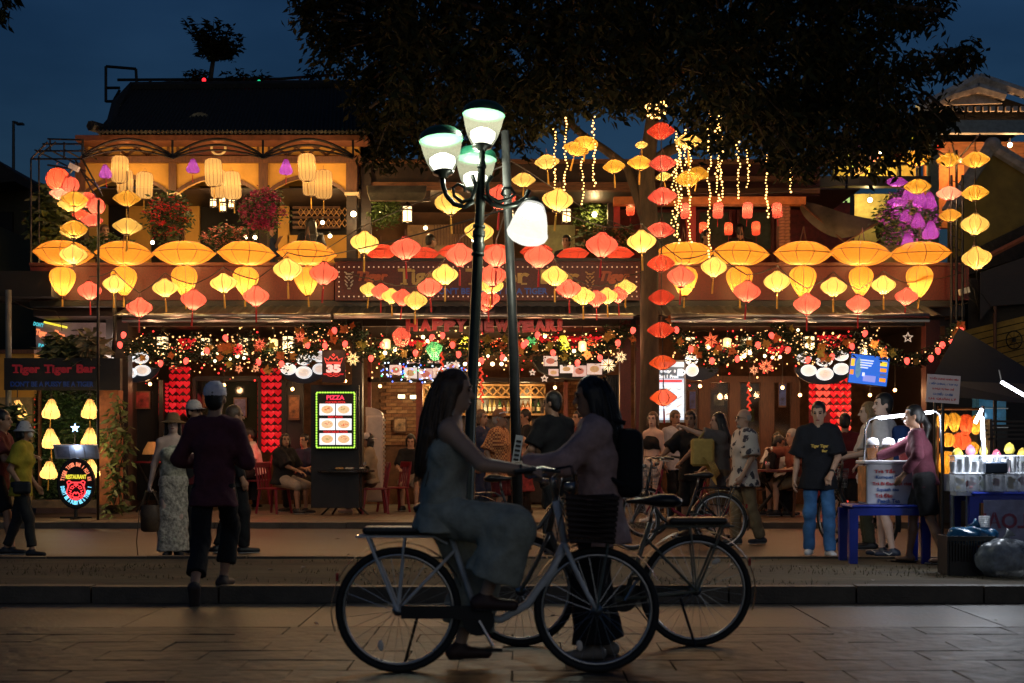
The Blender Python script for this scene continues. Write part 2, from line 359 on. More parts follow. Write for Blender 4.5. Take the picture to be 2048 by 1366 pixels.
for x0, x1 in ((245, 662), (668, 1266), (1342, 1858)):
    b = MB(); b.tube([(ux(x0, 22.5), 22.5, uz(632, 22.5)), (ux(x1, 22.5), 22.5, uz(632, 22.5))], .045, 12); b.build('awning_roller', CHROME, rest, smooth=True)
    if x0 != 668: b = MB(); b.bb(ux(x0, 22.5), ux(x1, 22.5), 22.46, 22.53, uz(644, 22.5), uz(640, 22.5)); b.build('awning_rail', CHROME, rest)
# first floor, left wing: frieze, beam, arcade
YA = 24.6
rpart('eave_board', mat('eave_wood', (.14, .045, .022), .6, var=.3), (150, 735, 270, 281, 24.1, .5))
fr = rpart('frieze', OCHRE, (168, 718, 280, 312, YA + .06, .2))
BAYS = ((170, 337), (352, 517), (535, 692))
lat = MB(); tr = MB()
for bi, (x0, x1) in enumerate(BAYS):
    tr.bb(ux(x0, YA), ux(x0 + 4, YA), YA + .02, YA + .06, uz(312, YA), uz(280, YA)); tr.bb(ux(x1 - 4, YA), ux(x1, YA), YA + .02, YA + .06, uz(312, YA), uz(280, YA))
    if bi != 1:
        n = 4; w = (x1 - x0) / n
        for i in range(n):
            for a, c in (((x0 + i * w, 284), (x0 + (i + 1) * w, 310)), ((x0 + i * w, 310), (x0 + (i + 1) * w, 284))):
                lat.tube([at(a[0], a[1], YA + .05), at(c[0], c[1], YA + .05)], .022, 4)
lat.build('lattice', BROWN, fr); tr.build('trim', BROWN, fr)
rpart('panel', mat('frieze_panel', (.17, .05, .025), .6), (378, 500, 282, 310, YA + .01, .04), parent=fr)
b = MB(); b.tube([at(437 + 14 * math.cos(t * PI / 12), 296 + 13 * math.sin(t * PI / 12), YA - .005) for t in range(24)], .025, 6, closed=True); b.build('ring', CREAM, fr, True)
rpart('beam', BROWN, (160, 722, 312, 325, YA - .05, .3))
for x0, x1 in ((150, 170), (337, 352), (517, 535), (692, 714)):
    rpart('column', BROWN, (x0, x1, 325.3, 384, YA - .02, .3)); rpart('capital', CREAM, (x0 - 3, x1 + 3, 384, 390, YA - .05, .36)); rpart('column', DARKWOOD, (x0 + 1, x1 - 1, 390, 528, YA, .26))
def arc_pts(x0, x1, ys, yc, n=14):
    o = []
    for i in range(n + 1):
        t = i / n; o.append((x0 + (x1 - x0) * t, ys - (ys - yc) * math.sin(PI * t) ** .8))
    return o
for x0, x1 in BAYS:
    p = arc_pts(x0, x1, 386, 354)
    b = MB(); b.strip([(ux(x, YA), uz(325.3, YA)) for x, _ in p], [(ux(x, YA), uz(yy, YA)) for x, yy in p], YA + .03, YA + .2); b.build('arch_wall', OCHRE, rest)
    b = MB(); b.strip([(ux(x, YA), uz(yy - 5, YA)) for x, yy in p], [(ux(x, YA), uz(yy + 3, YA)) for x, yy in p], YA - .01, YA + .028); b.build('arch_trim', BROWN, rest)
# room behind the arcade
WINDARK = mat('dark_window', (.008, .006, .005), .5, var=.2, spec=.2)
rpart('inner_wall', OCHRE, (168, 214, 380, 528, 26.6, .1), (258, 300, 380, 528, 26.6, .1), (368, 398, 372, 528, 26.6, .1), (556, 578, 372, 528, 26.6, .1), (168, 720, 330, 372, 26.6, .1), (575, 720, 470, 530, 26.6, .1))
rpart('inner_window', WINDARK, (214, 258, 372, 528, 26.7, .05), (300, 368, 372, 528, 26.7, .05), (398, 556, 372, 528, 26.7, .05), (578, 722, 372, 470, 26.7, .05))
for k in range(8): rpart('louvre_slat', BROWN, (585, 680, 382 + k * 10, 387 + k * 10, 26.5, .06))
b = MB()
for i in range(9):
    for j in range(2):
        x = 596 + i * 11; yy = 424 + j * 22
        b.tube([at(x, yy, 25.9), at(x + 5.5, yy - 8, 25.9), at(x + 11, yy, 25.9), at(x + 5.5, yy + 8, 25.9)], .012, 4, closed=True)
b.build('fretwork_screen', mat('fret_wood', (.30, .15, .05), .6), rest)
# steel pergola bows over the street edge
for bi, (x0, x1) in enumerate(((165, 345), (345, 526), (526, 706))):
    for k, (dy, rr) in enumerate(((0, .022), (9, .018), (17, .018))):
        b = MB(); b.tube([at(x0 + (x1 - x0) * t / 16, 312 + dy * .3 - (34 - dy) * math.sin(PI * t / 16) ** .9, 23.5 - .02 * k) for t in range(17)], rr, 5); b.build('pergola_bow', STEEL, rest)
b = MB()
for x in (165, 345, 526, 706): b.tube([at(x, 280, 23.5), at(x, 312, 23.5), at(x, 312, 24.5)], .02, 5)
b.build('pergola_bracket', STEEL, rest)
# roof: hip with tile courses
RT = mat('old_roof_tile', (.018, .016, .014), .9, var=.5, scale=12, bump=.8, bscale=25)
e0, e1, r0, r1 = at(196, 268, 23.9), at(742, 268, 23.9), at(262, 186, 27.2), at(735, 182, 27.2)
roof = MB(); back = Vector((0, 6.6, 0)); ov = Vector((0, 0, 0))
roof.add([e0, e1, r1, r0, e0 + back, e1 + back], [(0, 1, 2, 3), (4, 0, 3), (1, 5, 2), (5, 4, 3, 2)]); roof = roof.build('roof', RT, rest)
tc = MB(); n = 64
for i in range(n):
    t = (i + .5) / n; a = e0.lerp(e1, t); c = r0.lerp(r1, t); off = Vector((0, -.02, .035))
    tc.tube([a + off - Vector((0, .06, .02)), a.lerp(c, .5) + off, c + off], .042, 4)
tc.build('tile_courses', RT, roof)['kind'] = 'stuff'
b = MB(); b.tube([e0 + Vector((-.1, -.1, .12)), e0 + Vector((.1, .3, .12)), e0.lerp(r0, .5) + Vector((0, 0, .12)), r0 + Vector((0, 0, .12)), r1 + Vector((0, 0, .12))], .09, 6); b.build('ridge', RT, roof)
# first floor, middle bay
YM = 24.8
WOODM = mat('amber_wood', (.15, .065, .025), .55, var=.35, scale=5, stretch=(1, 6, 6))
rpart('beam', WOODM, (722, 1275, 318, 326, YM, .2), (722, 1275, 364, 380, YM, .2)); rpart('wall_panel', mat('umber_boards', (.03, .016, .009), .6, var=.3), (722, 1275, 326.3, 363.7, YM + .06, .1), (722, 860, 380.3, 402, YM + .06, .1))
rpart('inner_wall', mat('brown_room_wall', (.11, .05, .02), .8, var=.35, scale=3), (722, 1275, 380, 530, 27.4, .12))
rpart('room_ceiling', DARKWOOD, (165, 1720, 376, 379, 24.9, 2.4))
rpart('cabinet', mat('cabinet_wood', (.24, .13, .05), .5, var=.3), (815, 905, 450, 528, 26.9, .3), (905, 985, 468, 528, 26.9, .3))
for k in range(14): rpart('batten', WOODM, (868 + k * 6, 870.5 + k * 6, 448, 490, 26.85, .03))
rpart('panel', mat('sage_panel', (.30, .30, .14), .6), (1085, 1150, 450, 528, 26.6, .08)); rpart('column', DARKWOOD, (722, 742, 326, 530, YM - .05, .2), (1216, 1230, 405, 530, YM - .05, .2))
aw = MB()
for i in range(46):
    x = 735 + i * 2.6; aw.tube([at(x, 372, 23.9), at(x + (790 - x) * .02, 386, 23.75), at(x + (790 - x) * .12, 402, 23.65)], .013, 5)
aw.build('bamboo_awning', mat('grey_bamboo', (.32, .26, .15), .5, var=.4, scale=3), rest)
# first floor, right bay
rpart('beam', WOODM, (1275, 1700, 318, 328, 24.9, .2), (1275, 1640, 352, 361, 24.7, .2), (1275, 1640, 376, 386, 24.6, .15))
rpart('beam', mat('orange_beam', (.55, .16, .04), .6, var=.2), (1228, 1612, 393, 408, 24.3, .25))
rpart('wall_panel', mat('red_boards', (.085, .016, .014), .6, var=.3), (1275, 1640, 328.3, 392, 25.0, .1))
rpart('inner_wall', mat('red_room_wall', (.16, .022, .022), .7, var=.3), (1230, 1700, 405, 530, 27.0, .12))
rpart('inner_window', mat('grey_green_window', (.10, .12, .09), .2), (1398, 1460, 425, 500, 26.9, .06), (1478, 1545, 425, 500, 26.9, .06), (1300, 1360, 425, 500, 26.9, .06))
rpart('window_frame', mat('red_wood', (.14, .02, .02), .5), (1394, 1400, 420, 528, 26.8, .08), (1458, 1464, 420, 528, 26.8, .08), (1474, 1480, 420, 528, 26.8, .08), (1543, 1548, 420, 528, 26.8, .08), (1394, 1548, 498, 504, 26.75, .05))
cb = rpart('column', mat('brick_core', (.14, .06, .04), .9), (1558, 1580, 408, 530, 24.5, .24))
bk2 = MB().box((0, 0, 0), (.088, .03, .045)).mesh('brick', mat('column_brick', (.33, .13, .075), .85, var=.35, scale=15))
for j in range(19):
    for i in range(2): put('brick', bk2, cb, Vector((ux(1558, 24.5) + .05 + i * .095 - (.0 if j % 2 else .012), 24.49, uz(527, 24.5) + j * .055)) - wpos(cb))
rpart('column', REDPAINT, (1375, 1392, 408, 530, 24.6, .2), (1228, 1240, 408, 530, 24.6, .2))
rpart('terrace_floor', DARKWOOD, (60, 1935, 528, 530, 23.62, 5.2))
# left steel frame of the terrace and its climbing plants
b = MB()
for p, q in (((62, 318), (62, 525)), ((78, 312), (78, 525)), ((62, 318), (172, 318)), ((72, 302), (172, 302)), ((85, 288), (168, 288)), ((95, 278), (168, 280)), ((62, 318), (95, 284)), ((78, 312), (112, 284)), ((100, 302), (100, 280)), ((128, 318), (128, 284)), ((95, 330), (172, 342)), ((150, 318), (195, 400)), ((165, 318), (205, 392)), ((195, 400), (197, 528)), ((165, 345), (200, 380)), ((170, 360), (190, 360))):
    b.tube([at(*p, 23.6), at(*q, 23.6)], .016, 5)
b.build('terrace_frame', STEEL, rest)
b = MB()
for p, q, Y in (((128, 284), (128, 284), 0),): pass
for x in (70, 100, 130, 160): b.tube([at(x, 300, 23.6), at(x, 300, 23.6) + Vector((0, 2.4, .1))], .014, 5)
b.build('terrace_frame', STEEL, rest)
# roof-top terrace rails behind
b = MB()
for p, q in (((212, 133), (272, 138)), ((212, 133), (212, 204)), ((272, 138), (274, 172)), ((235, 160), (560, 158)), ((560, 158), (700, 147)), ((280, 170), (340, 165)), ((300, 180), (300, 160)), ((212, 176), (240, 176)), ((212, 203), (238, 203)), ((225, 206), (240, 180)), ((340, 180), (340, 158)), ((470, 182), (470, 158)), ((600, 178), (600, 154))):
    b.tube([at(*p, 27.6), at(*q, 27.6)], .03, 5)
b.build('rooftop_rail', STEEL, rest)
b = MB(); pbox(b, 340, 735, 160, 190, 28.6, .3); b.build('rooftop_wall', mat('rooftop_wall', (.10, .12, .15), .8), rest)
# satellite dish on the roof
d = thing('satellite_dish', 'round satellite dish mounted on the dark tiled roof', 'dish', at(398, 268, 24.9))
b = MB(); b.lathe([(.02, 0), (.1, .015), (.18, .05), (.22, .09)], 18, M=Matrix.Translation(at(400, 252, 24.9)) @ Matrix.Rotation(R(72), 4, 'X')); b.build('reflector', mat('dish_paint', (.30, .24, .15), .5), d, True)
b = MB(); b.tube([at(398, 268, 25.0), at(399, 255, 25.0)], .02); b.tube([at(401, 262, 24.9), at(402, 250, 24.55)], .008, 5); b.build('mount', STEEL, d)
b = MB(); b.box(at(402, 250, 24.52), (.06, .08, .06)); b.build('receiver', mat('dish_receiver', (.16, .05, .03), .5), d)
# spot lamps clipped to the terrace frame
for k, (px, py) in enumerate(((148, 335), (1928, 582))):
    d = thing('floodlight', ['small white floodlight clipped to the terrace frame by the red lanterns', 'small white floodlight at the right end of the sign band'][k], 'floodlight', at(px, py + 6, 23.4))
    b = MB(); b.box((0, 0, 0), (.16, .1, .09), M=Matrix.Translation(at(px, py, 23.4)) @ Matrix.Rotation(R(25 if k == 0 else -15), 4, 'Y')); b.build('housing', mat('white_plastic', (.75, .72, .66), .4), d)
    b = MB(); b.tube([at(px, py, 23.4), at(px - 8, py + 10, 23.45)], .02); b.build('bracket', CHROME, d)
# ------------------------------------------------------------------ silk lanterns
PROF = {
 'diamond': [(.085, .385), (.11, .37), (.15, .325), (.22, .27), (.32, .215), (.42, .145), (.48, .07), (.5, 0), (.48, -.075), (.42, -.15), (.32, -.225), (.22, -.28), (.15, -.335), (.11, -.38), (.085, -.39)],
 'flat': [(.09, .27), (.14, .265), (.27, .2), (.42, .085), (.49, .02), (.5, -.02), (.46, -.075), (.3, -.18), (.15, -.27), (.09, -.28)],
 'saucer': [(.02, .19), (.17, .188), (.27, .165), (.38, .105), (.5, 0), (.38, -.105), (.27, -.165), (.17, -.188), (.02, -.19)],
 'teardrop': [(.1, .56), (.26, .53), (.4, .44), (.485, .29), (.5, .15), (.46, -.02), (.36, -.24), (.22, -.46), (.11, -.58), (.09, -.6)],
 'cylinder': [(.16, .82), (.34, .78), (.45, .7), (.5, .56), (.5, .2), (.5, -.2), (.5, -.56), (.45, -.7), (.34, -.78), (.16, -.82)],
 'garlic': [(.1, .56), (.17, .5), (.25, .33), (.36, .08), (.47, -.16), (.5, -.3), (.45, -.42), (.32, -.5), (.14, -.53)],
 'globe': [(.1, .44), (.28, .38), (.43, .22), (.5, 0), (.43, -.22), (.28, -.38), (.1, -.44)],
 'spindle': [(.14, .6), (.27, .52), (.4, .38), (.5, .22), (.46, .1), (.36, -.16), (.22, -.48), (.13, -.6)],
 'bell': [(.12, .5), (.2, .46), (.28, .2), (.38, -.1), (.5, -.42), (.47, -.5), (.1, -.5)],
}
BOTT = {k: v[-1][1] for k, v in PROF.items()}; TOPZ = {k: v[0][1] for k, v in PROF.items()}
SILK = {
 'yellow': silk('silk_yellow', (1.0, .56, .10), .5), 'gold': silk('silk_gold', (1.0, .42, .02), .42), 'amber': silk('silk_amber', (1.0, .285, .011), .60, tr=.15),
 'red': silk('silk_red', (1.0, .075, .05), .42), 'scarlet': silk('silk_scarlet', (1.0, .05, .02), .38), 'vermilion': silk('silk_vermilion', (1., .09, .015), .5), 'cream': silk('silk_cream', (1.0, .52, .13), .6),
 'ivory': silk('silk_ivory', (1.0, .52, .14), .72, tr=.018, gap=.26), 'purple': silk('silk_purple', (.42, .015, .40), .34, tr=.06), 'green': silk('silk_green', (.01, .38, .09), .5), 'lime': silk('silk_lime', (.9, .75, .03), .8), 'pink': silk('silk_pink', (1., .33, .18), .7),
}
RIBM = mat('lantern_rib', (.10, .035, .015), .6, var=.2); RIBR = mat('lantern_rib_red', (.16, .012, .01), .6, var=.2)
TASR = mat('tassel_red', (.45, .012, .015), .7, emit=.06, ecol=(.5, .01, .01)); TASY = mat('tassel_yellow', (.70, .36, .05), .7, emit=.06, ecol=(.8, .4, .03)); BEAD = mat('bead', (.6, .45, .3), .4)
BULBC = {'yellow': (1, .74, .36), 'gold': (1, .68, .25), 'amber': (1, .66, .22), 'red': (1, .55, .32), 'scarlet': (1, .45, .2), 'vermilion': (1, .45, .2), 'cream': (1, .76, .4), 'ivory': (1, .62, .22), 'purple': (1, .55, .9), 'green': (.7, 1, .6), 'lime': (1, .9, .4), 'pink': (1, .6, .4)}
_L = {}
def lantern_meshes(kind, col):
    if (kind, col) in _L: return _L[(kind, col)]
    pr = PROF[kind]; n = 24
    shade = MB().lathe(pr, n).mesh('shade', SILK[col], True)
    fr = MB(); nr = {'saucer': 10, 'cylinder': 14}.get(kind, 8)
    for k in range(nr):
        a = 2 * PI * (k + .37) / nr
        fr.tube([((r + .006) * math.cos(a), (r + .006) * math.sin(a), z) for r, z in pr], .0095 if kind != 'saucer' else .005, 4)
    if kind == 'saucer': fr.tube([(.503 * math.cos(t * PI / 16), .503 * math.sin(t * PI / 16), 0) for t in range(32)], .0055, 4, closed=True)
    red = col in ('red', 'scarlet', 'vermilion', 'purple', 'green', 'pink')
    frame = fr.mesh('frame', RIBR if red else RIBM)
    zt, zb = TOPZ[kind], BOTT[kind]
    cap = MB(); cap2 = None; r0 = max(pr[0][0], .05) + .015
    if kind != 'saucer': cap.lathe([(r0 * .6, zt + .03), (r0, zt + .025), (r0, zt - .012)], 12); cap2 = MB().lathe([(r0, zb + .012), (r0, zb - .025), (.02, zb - .03)], 12).mesh('base_ring', RIBR if red else RIBM, True)
    else: cap.lathe([(.02, zt + .02), (.06, zt + .015), (.06, zt - .01)], 10)
    cap = cap.mesh('cap', RIBR if red else RIBM, True)
    cord = MB(); rr = r0 * .8
    for sx in (-1, 1): cord.tube([(sx * rr, 0, zt + .01), (sx * rr * .55, 0, zt + .13), (0, 0, zt + .26)], .008, 4)
    cord = cord.mesh('cord', RIBM)
    ts = None
    if kind != 'saucer':
        t = MB(); L = {'cylinder': .8, 'teardrop': .45, 'garlic': .7, 'globe': .5}.get(kind, .62)
        t.tube([(0, 0, zb), (0, 0, zb - .14)], .012, 5); t.ell((0, 0, zb - .14), .03, 8, 6)
        t.tube([(0, 0, zb - .16), (.004, 0, zb - .2), (.006, 0, zb - L)], [.018, .033, .036], 7)
        ts = t.mesh('tassel', TASR if red else TASY)
    _L[(kind, col)] = (shade, frame, cap, cord, ts, cap2); return _L[(kind, col)]
def lantern(kind, col, px, py, wpx, Y, label, group, tilt=(0, 0), tassel=True, power=1., light=True, cat='lantern'):
    w = pxm(wpx, Y); p = at(px, py, Y)
    zoff = -(TOPZ[kind] + BOTT[kind]) / 2 * w
    o = thing('silk_lantern', label, cat, p + Vector((0, 0, zoff)), 0, group)
    o.rotation_euler = (tilt[0] + random.uniform(-.06, .06), tilt[1] + random.uniform(-.09, .09), random.uniform(0, 6.28)); 
    w *= random.uniform(.95, 1.06); k = random.uniform(.93, 1.05); o.scale = (w, w, w * k)
    sh, fr, cp, cd, ts, c2 = lantern_meshes(kind, col)
    put('shade', sh, o); put('frame', fr, o); put('cap', cp, o); put('cord', cd, o)
    if c2: put('base_ring', c2, o)
    if ts and tassel: put('tassel', ts, o)
    if light:
        P = 27 * power * (w / .42) ** 2 * {'saucer': .8, 'cylinder': 1.3, 'flat': .7}.get(kind, 1) * random.uniform(.8, 1.25)
        l = lamp('bulb', (0, 0, {'cylinder': .1, 'saucer': -.05, 'flat': -.1}.get(kind, -.16)), P, BULBC[col], .02, o)
    return o
CABLE = mat('lantern_cable', (.02, .016, .012), .7)
def cable(pts, label, r=.008, name='cable'):
    return solo(name, MB().tube(pts, r, 5), CABLE, label, 'cable')
CN = {'yellow': 'yellow', 'gold': 'golden', 'amber': 'amber', 'red': 'red', 'scarlet': 'scarlet', 'vermilion': 'vermilion', 'cream': 'cream', 'ivory': 'ivory', 'purple': 'purple', 'green': 'green', 'lime': 'lime', 'pink': 'pink'}
def run(kind, items, Y0, Y1, stem, group, ends=None, cab=None, lift=.3, **kw):
    pts = []; n = len(items)
    for i, it in enumerate(items):
        col, px, py, w = it[:4]; t = i / max(1, n - 1); Y = Y0 + (Y1 - Y0) * t; kd = it[4] if len(it) > 4 else kind
        lantern(kd, col, px, py, w, Y, '%s silk lantern, %s' % (CN[col], stem % NUM[i]), group, **kw)
        pts.append(at(px, py, Y) + Vector((0, 0, pxm(w, Y) * (TOPZ[kd] + .22))))
    if cab:
        if ends:
            if ends[0]: pts = [at(*ends[0])] + pts
            if ends[1]: pts = pts + [at(*ends[1])]
        fine = []
        for a, c in zip(pts[:-1], pts[1:]):
            for k in range(4):
                q = a.lerp(c, k / 4); q.z -= .03 * math.sin(PI * k / 4); fine.append(q)
        cable(fine + [pts[-1]], cab)
Yl, Rd = 'yellow', 'red'
run('diamond', [(Rd, 179, 581, 45), (Yl, 228, 568, 46), (Rd, 279, 615, 49), (Yl, 330, 576, 50), (Rd, 387, 599, 51), (Yl, 447, 566, 53), (Rd, 512, 592, 55), (Yl, 575, 539, 56), (Rd, 648, 547, 57)],
    22.6, 20.6, '%s from the left on the zigzag string before the left sign band', 'lanterns on the left zigzag string', (None, (1008, 420, 14.1)), 'thin cable of the left zigzag lantern string')
run('diamond', [(Yl, 729, 485, 59), (Rd, 811, 497, 59)], 20.4, 19.8, '%s of the pair hanging above the sign, left of the lamp post', 'lantern pair left of the lamp post')
run('diamond', [(Yl, 738, 579, 38), (Rd, 762, 583, 38), (Yl, 783, 592, 41), (Rd, 805, 595, 43), (Yl, 831, 601, 49), (Rd, 859, 575, 52), (Yl, 890, 549, 54), (Rd, 920, 510, 57)],
    22.9, 19.6, '%s from the left on the swag left of the lamp post', 'lanterns on the swag left of the lamp post', ((700, 545, 23.2), (1008, 400, 14.1)), 'cable of the lantern swag left of the lamp post')
run('diamond', [(Rd, 993, 512, 56), (Rd, 985, 550, 55), (Yl, 982, 571, 51), (Rd, 977, 597, 45), (Rd, 971, 611, 36)],
    18.8, 22.8, '%s of the stack seen between lamp post and bare pole', 'lanterns between the two poles', ((1010, 420, 14.1), None), 'cable of the lanterns between the two poles')
run('diamond', [(Rd, 1078, 513, 59), (Yl, 1109, 552, 56), (Rd, 1137, 578, 51), (Yl, 1166, 592, 47), (Rd, 1192, 597, 44), (Yl, 1214, 592, 43), (Rd, 1236, 590, 39), (Yl, 1251, 575, 41)],
    19.6, 22.9, '%s from the bare pole on the swag right of it', 'lanterns on the swag right of the bare pole', ((1012, 400, 14.1), (1290, 540, 23.2)), 'cable of the lantern swag right of the bare pole')
run('diamond', [(Rd, 1204, 490, 62), (Yl, 1283, 483, 60), (Rd, 1362, 553, 58), (Yl, 1428, 534, 55), (Rd, 1494, 583, 55), (Yl, 1554, 563, 53), (Rd, 1614, 608, 52), (Yl, 1667, 574, 50), (Rd, 1716, 608, 48), (Yl, 1767, 570, 46), (Rd, 1813, 593, 46)],
    19.3, 22.8, '%s from the left on the long zigzag string to the right', 'lanterns on the right zigzag string', ((1012, 380, 14.1), (1925, 545, 23.3)), 'thin cable of the right zigzag lantern string')
for i, (y_, x_, c_) in enumerate(((262, 1322, 'scarlet'), (327, 1325, Rd), (393, 1325, Rd), (460, 1322, Rd), (527, 1322, 'scarlet'), (595, 1323, 'scarlet'), (660, 1322, 'scarlet'), (725, 1325, 'vermilion'), (795, 1327, 'vermilion'))):
    lantern('flat', c_, x_, y_, 55, 20.6, '%s flat lantern, %s from the top of the vertical strand by the tree' % (CN[c_], NUM[i]), 'red strand by the tree', tassel=(i > 7), power=.8 if i < 5 else .4)
cable([at(1322, 225, 20.6), at(1323, 400, 20.6), at(1323, 600, 20.6), at(1327, 780, 20.6)], 'red cord of the vertical lantern strand by the tree')
def strand(items, Y, stem, group, kind='flat', **kw):
    for i, it in enumerate(items):
        col, px, py, w = it[:4]; kd = it[4] if len(it) > 4 else kind
        lantern(kd, col, px, py, w, Y, '%s lantern, %s' % (CN[col], stem % NUM[i]), group, tilt=it[5] if len(it) > 5 else (0, 0), **kw)
strand([('gold', 1951, 320, 56), ('gold', 1950, 386, 57), (Yl, 1950, 449, 57, 'diamond'), (Yl, 1953, 516, 57, 'diamond')], 22.0, '%s from the top of the strand on the right-hand mast', 'right mast strand', tassel=False)
cable([at(1950, 270, 22), at(1951, 400, 22), at(1953, 560, 22)], 'cord of the lantern strand on the right-hand mast')
strand([('gold', 1834, 317, 54), ('gold', 1835, 373, 54)], 22.4, '%s from the top of the pair above the purple lanterns', 'pair above the purple lanterns', tassel=False)
strand([('gold', 1898, 320, 50), ('pink', 1898, 387, 48), ('gold', 1900, 431, 45)], 23.0, '%s from the top of the strand behind the dark mast', 'strand behind the dark mast', tassel=False)
cable([at(1834, 285, 22.4), at(1835, 385, 22.4)], 'cord of the lantern pair above the purple lanterns'); cable([at(1898, 300, 23), at(1900, 440, 23)], 'cord of the strand behind the dark mast')
strand([('gold', 149, 398, 56), ('gold', 148, 457, 57), (Yl, 147, 509, 55, 'diamond')], 21.6, '%s from the top of the strand before the red globes', 'strand before the red globes', tassel=False)
strand([(Yl, 144, 408, 54), (Yl, 146, 463, 54)], 22.0, '%s from the top, half hidden in the strand before the red globes', 'strand behind the left strand', tassel=False)
strand([('gold', 254, 397, 56), (Yl, 255, 453, 56)], 21.8, '%s from the top of the pair left of the flower basket', 'pair left of the flower basket', tassel=True)
cable([at(148, 375, 21.6), at(148, 540, 21.6)], 'cord of the strand before the red globes'); cable([at(254, 342, 21.8), at(255, 500, 21.8)], 'cord of the pair left of the flower basket')
for i, (c, px, py, w, k, tl) in enumerate(((Yl, 1094, 324, 50, 'flat', .05), ('gold', 1152, 298, 50, 'flat', -.25), ('gold', 1172, 287, 48, 'flat', -.35), (Yl, 1047, 360, 50, 'flat', .0), ('gold', 1228, 333, 46, 'flat', .1), ('gold', 1280, 326, 52, 'flat', -.15), (Yl, 1376, 283, 52, 'flat', 0), ('gold', 1377, 357, 52, 'flat', -.35), ('gold', 1397, 347, 44, 'flat', -.35), (Yl, 1327, 353, 33, 'flat', -.15), (Yl, 1283, 290, 26, 'flat', .2), (Yl, 1115, 400, 62, 'diamond', 0), (Yl, 900, 405, 66, 'diamond', 0), (Rd, 1000, 395, 62, 'diamond', 0), (Yl, 958, 463, 60, 'diamond', 0))):
    where = ['beside the tree, tattered, right of the top lamp', 'lower of the tilted pair under the branch', 'upper of the tilted pair under the branch', 'tattered, just above the drooping lamp head', 'alone between the fairy-light strands and the trunk', 'tilted, beside the trunk fork', 'highest one hung in the right of the crown', 'tilted, lower of two in the curtain of fairy lights', 'tilted, upper of two in the curtain of fairy lights', 'small, half hidden behind the red strand', 'small tattered one high beside the trunk', 'large, right above the drooping lamp head', 'large, behind the left scroll arm of the lamp post', 'large, behind the right scroll arm of the lamp post', 'large, half hidden by the lamp post below its arms'][i]
    lantern(k, c, px, py, w, 21.0 if k == 'flat' else 18.5, '%s lantern %s' % (CN[c], where), 'lanterns hung in the tree', tilt=(0, tl), power=.9)
for i, x in enumerate((127, 248, 368, 493, 614, 1368, 1481, 1606, 1721, 1841)):
    s = 'left of the centre sign' if i < 5 else 'right of the centre sign'
    lantern('saucer', 'amber', x, 507, 119, 23.2, 'big amber saucer lantern, %s from the left in the row %s' % (NUM[i % 5], s), 'amber saucer lanterns along the terrace edge', power=.45)
    lantern('teardrop', 'amber', x - 2 + (i % 3) * 1.5, 563, 51, 23.05, 'amber balloon lantern, %s from the left under the saucers %s' % (NUM[i % 5], s), 'amber balloon lanterns under the saucers', power=1.2)
for i, (x, y_) in enumerate(((763, 504), (845, 508), (911, 503), (990, 503), (1073, 502), (1146, 509), (1236, 506))):
    lantern('saucer', 'scarlet', x, y_, 68, 23.9, 'red saucer lantern, %s from the left along the top of the centre sign' % NUM[i], 'red saucer lanterns above the centre sign', power=.4)
for i, (x, y_, Y) in enumerate(((240, 339, 23.6), (250, 364, 24.2), (289, 371, 23.8), (427, 345, 23.6), (438, 368, 24.2), (465, 371, 23.8), (614, 335, 23.6), (621, 366, 24.2), (647, 369, 23.8))):
    lantern('cylinder', 'ivory', x, y_, 33, Y, 'cream cylinder lantern, %s of three in the %s arch' % (['highest', 'half hidden', 'lowest'][i % 3], ['left', 'middle', 'right'][i // 3]), 'cream cylinder lanterns under the arches', power=3.2)
for i, (x, y_) in enumerate(((211, 343), (386, 332), (572, 334))):
    lantern('garlic', 'purple', x, y_, 27, 23.5, 'small purple bulb-shaped lantern in the %s arch' % ['left', 'middle', 'right'][i], 'purple lanterns under the arches', power=1.)
for i, (k, x, y_, w) in enumerate((('saucer', 1793, 364, 46), ('garlic', 1818, 386, 29), ('garlic', 1841, 398, 31), ('garlic', 1858, 401, 31), ('garlic', 1836, 441, 29), ('garlic', 1861, 460, 33), ('garlic', 1815, 482, 29), ('garlic', 1810, 432, 22), ('saucer', 1795, 404, 40))):
    lantern(k, 'purple', x, y_, w, 23.4, 'purple %s lantern among the purple flowers, %s' % ('saucer' if k == 'saucer' else 'bulb-shaped', ['topmost', 'left of the top pair', 'middle of the top three', 'right of the top three', 'in the middle of the bush', 'lowest on the right', 'lowest on the left', 'small, far left', 'flat, below the topmost'][i]), 'purple lanterns among the purple flowers', power=.7, tassel=False)
for i, (k, c, x, y_, w) in enumerate((('globe', 'scarlet', 116, 358, 47), ('globe', Rd, 140, 370, 36), ('flat', 'pink', 120, 388, 42), ('globe', Rd, 176, 400, 34), ('globe', Rd, 193, 412, 37), ('flat', 'scarlet', 163, 430, 38), ('flat', Rd, 184, 441, 44))):
    lantern(k, c, x, y_, w, 22.6, '%s round lantern in the corner cluster, %s' % (CN[c], ['topmost and largest', 'behind the topmost', 'below the topmost', 'behind the black pole', 'rightmost', 'low in the middle', 'lowest'][i]), 'red lanterns in the left corner cluster', tassel=False)
for i, (x, y_, w, Y) in enumerate(((1370, 422, 20, 23.9), (1436, 421, 21, 23.9), (1495, 421, 21, 23.9), (1554, 421, 21, 23.9), (1406, 456, 15, 25.4), (1457, 458, 16, 25.4), (1512, 457, 17, 25.4), (1261, 418, 17, 24.6))):
    lantern('cylinder', 'scarlet' if i > 3 else 'red', x, y_, w, Y, 'red cylinder lantern, %s' % (['%s from the left under the orange beam' % NUM[i % 4], '%s from the left deep in the red room' % NUM[i % 4]][i // 4] if i < 7 else 'alone beside the tree trunk'), 'red cylinder lanterns of the red room', power=1.5)
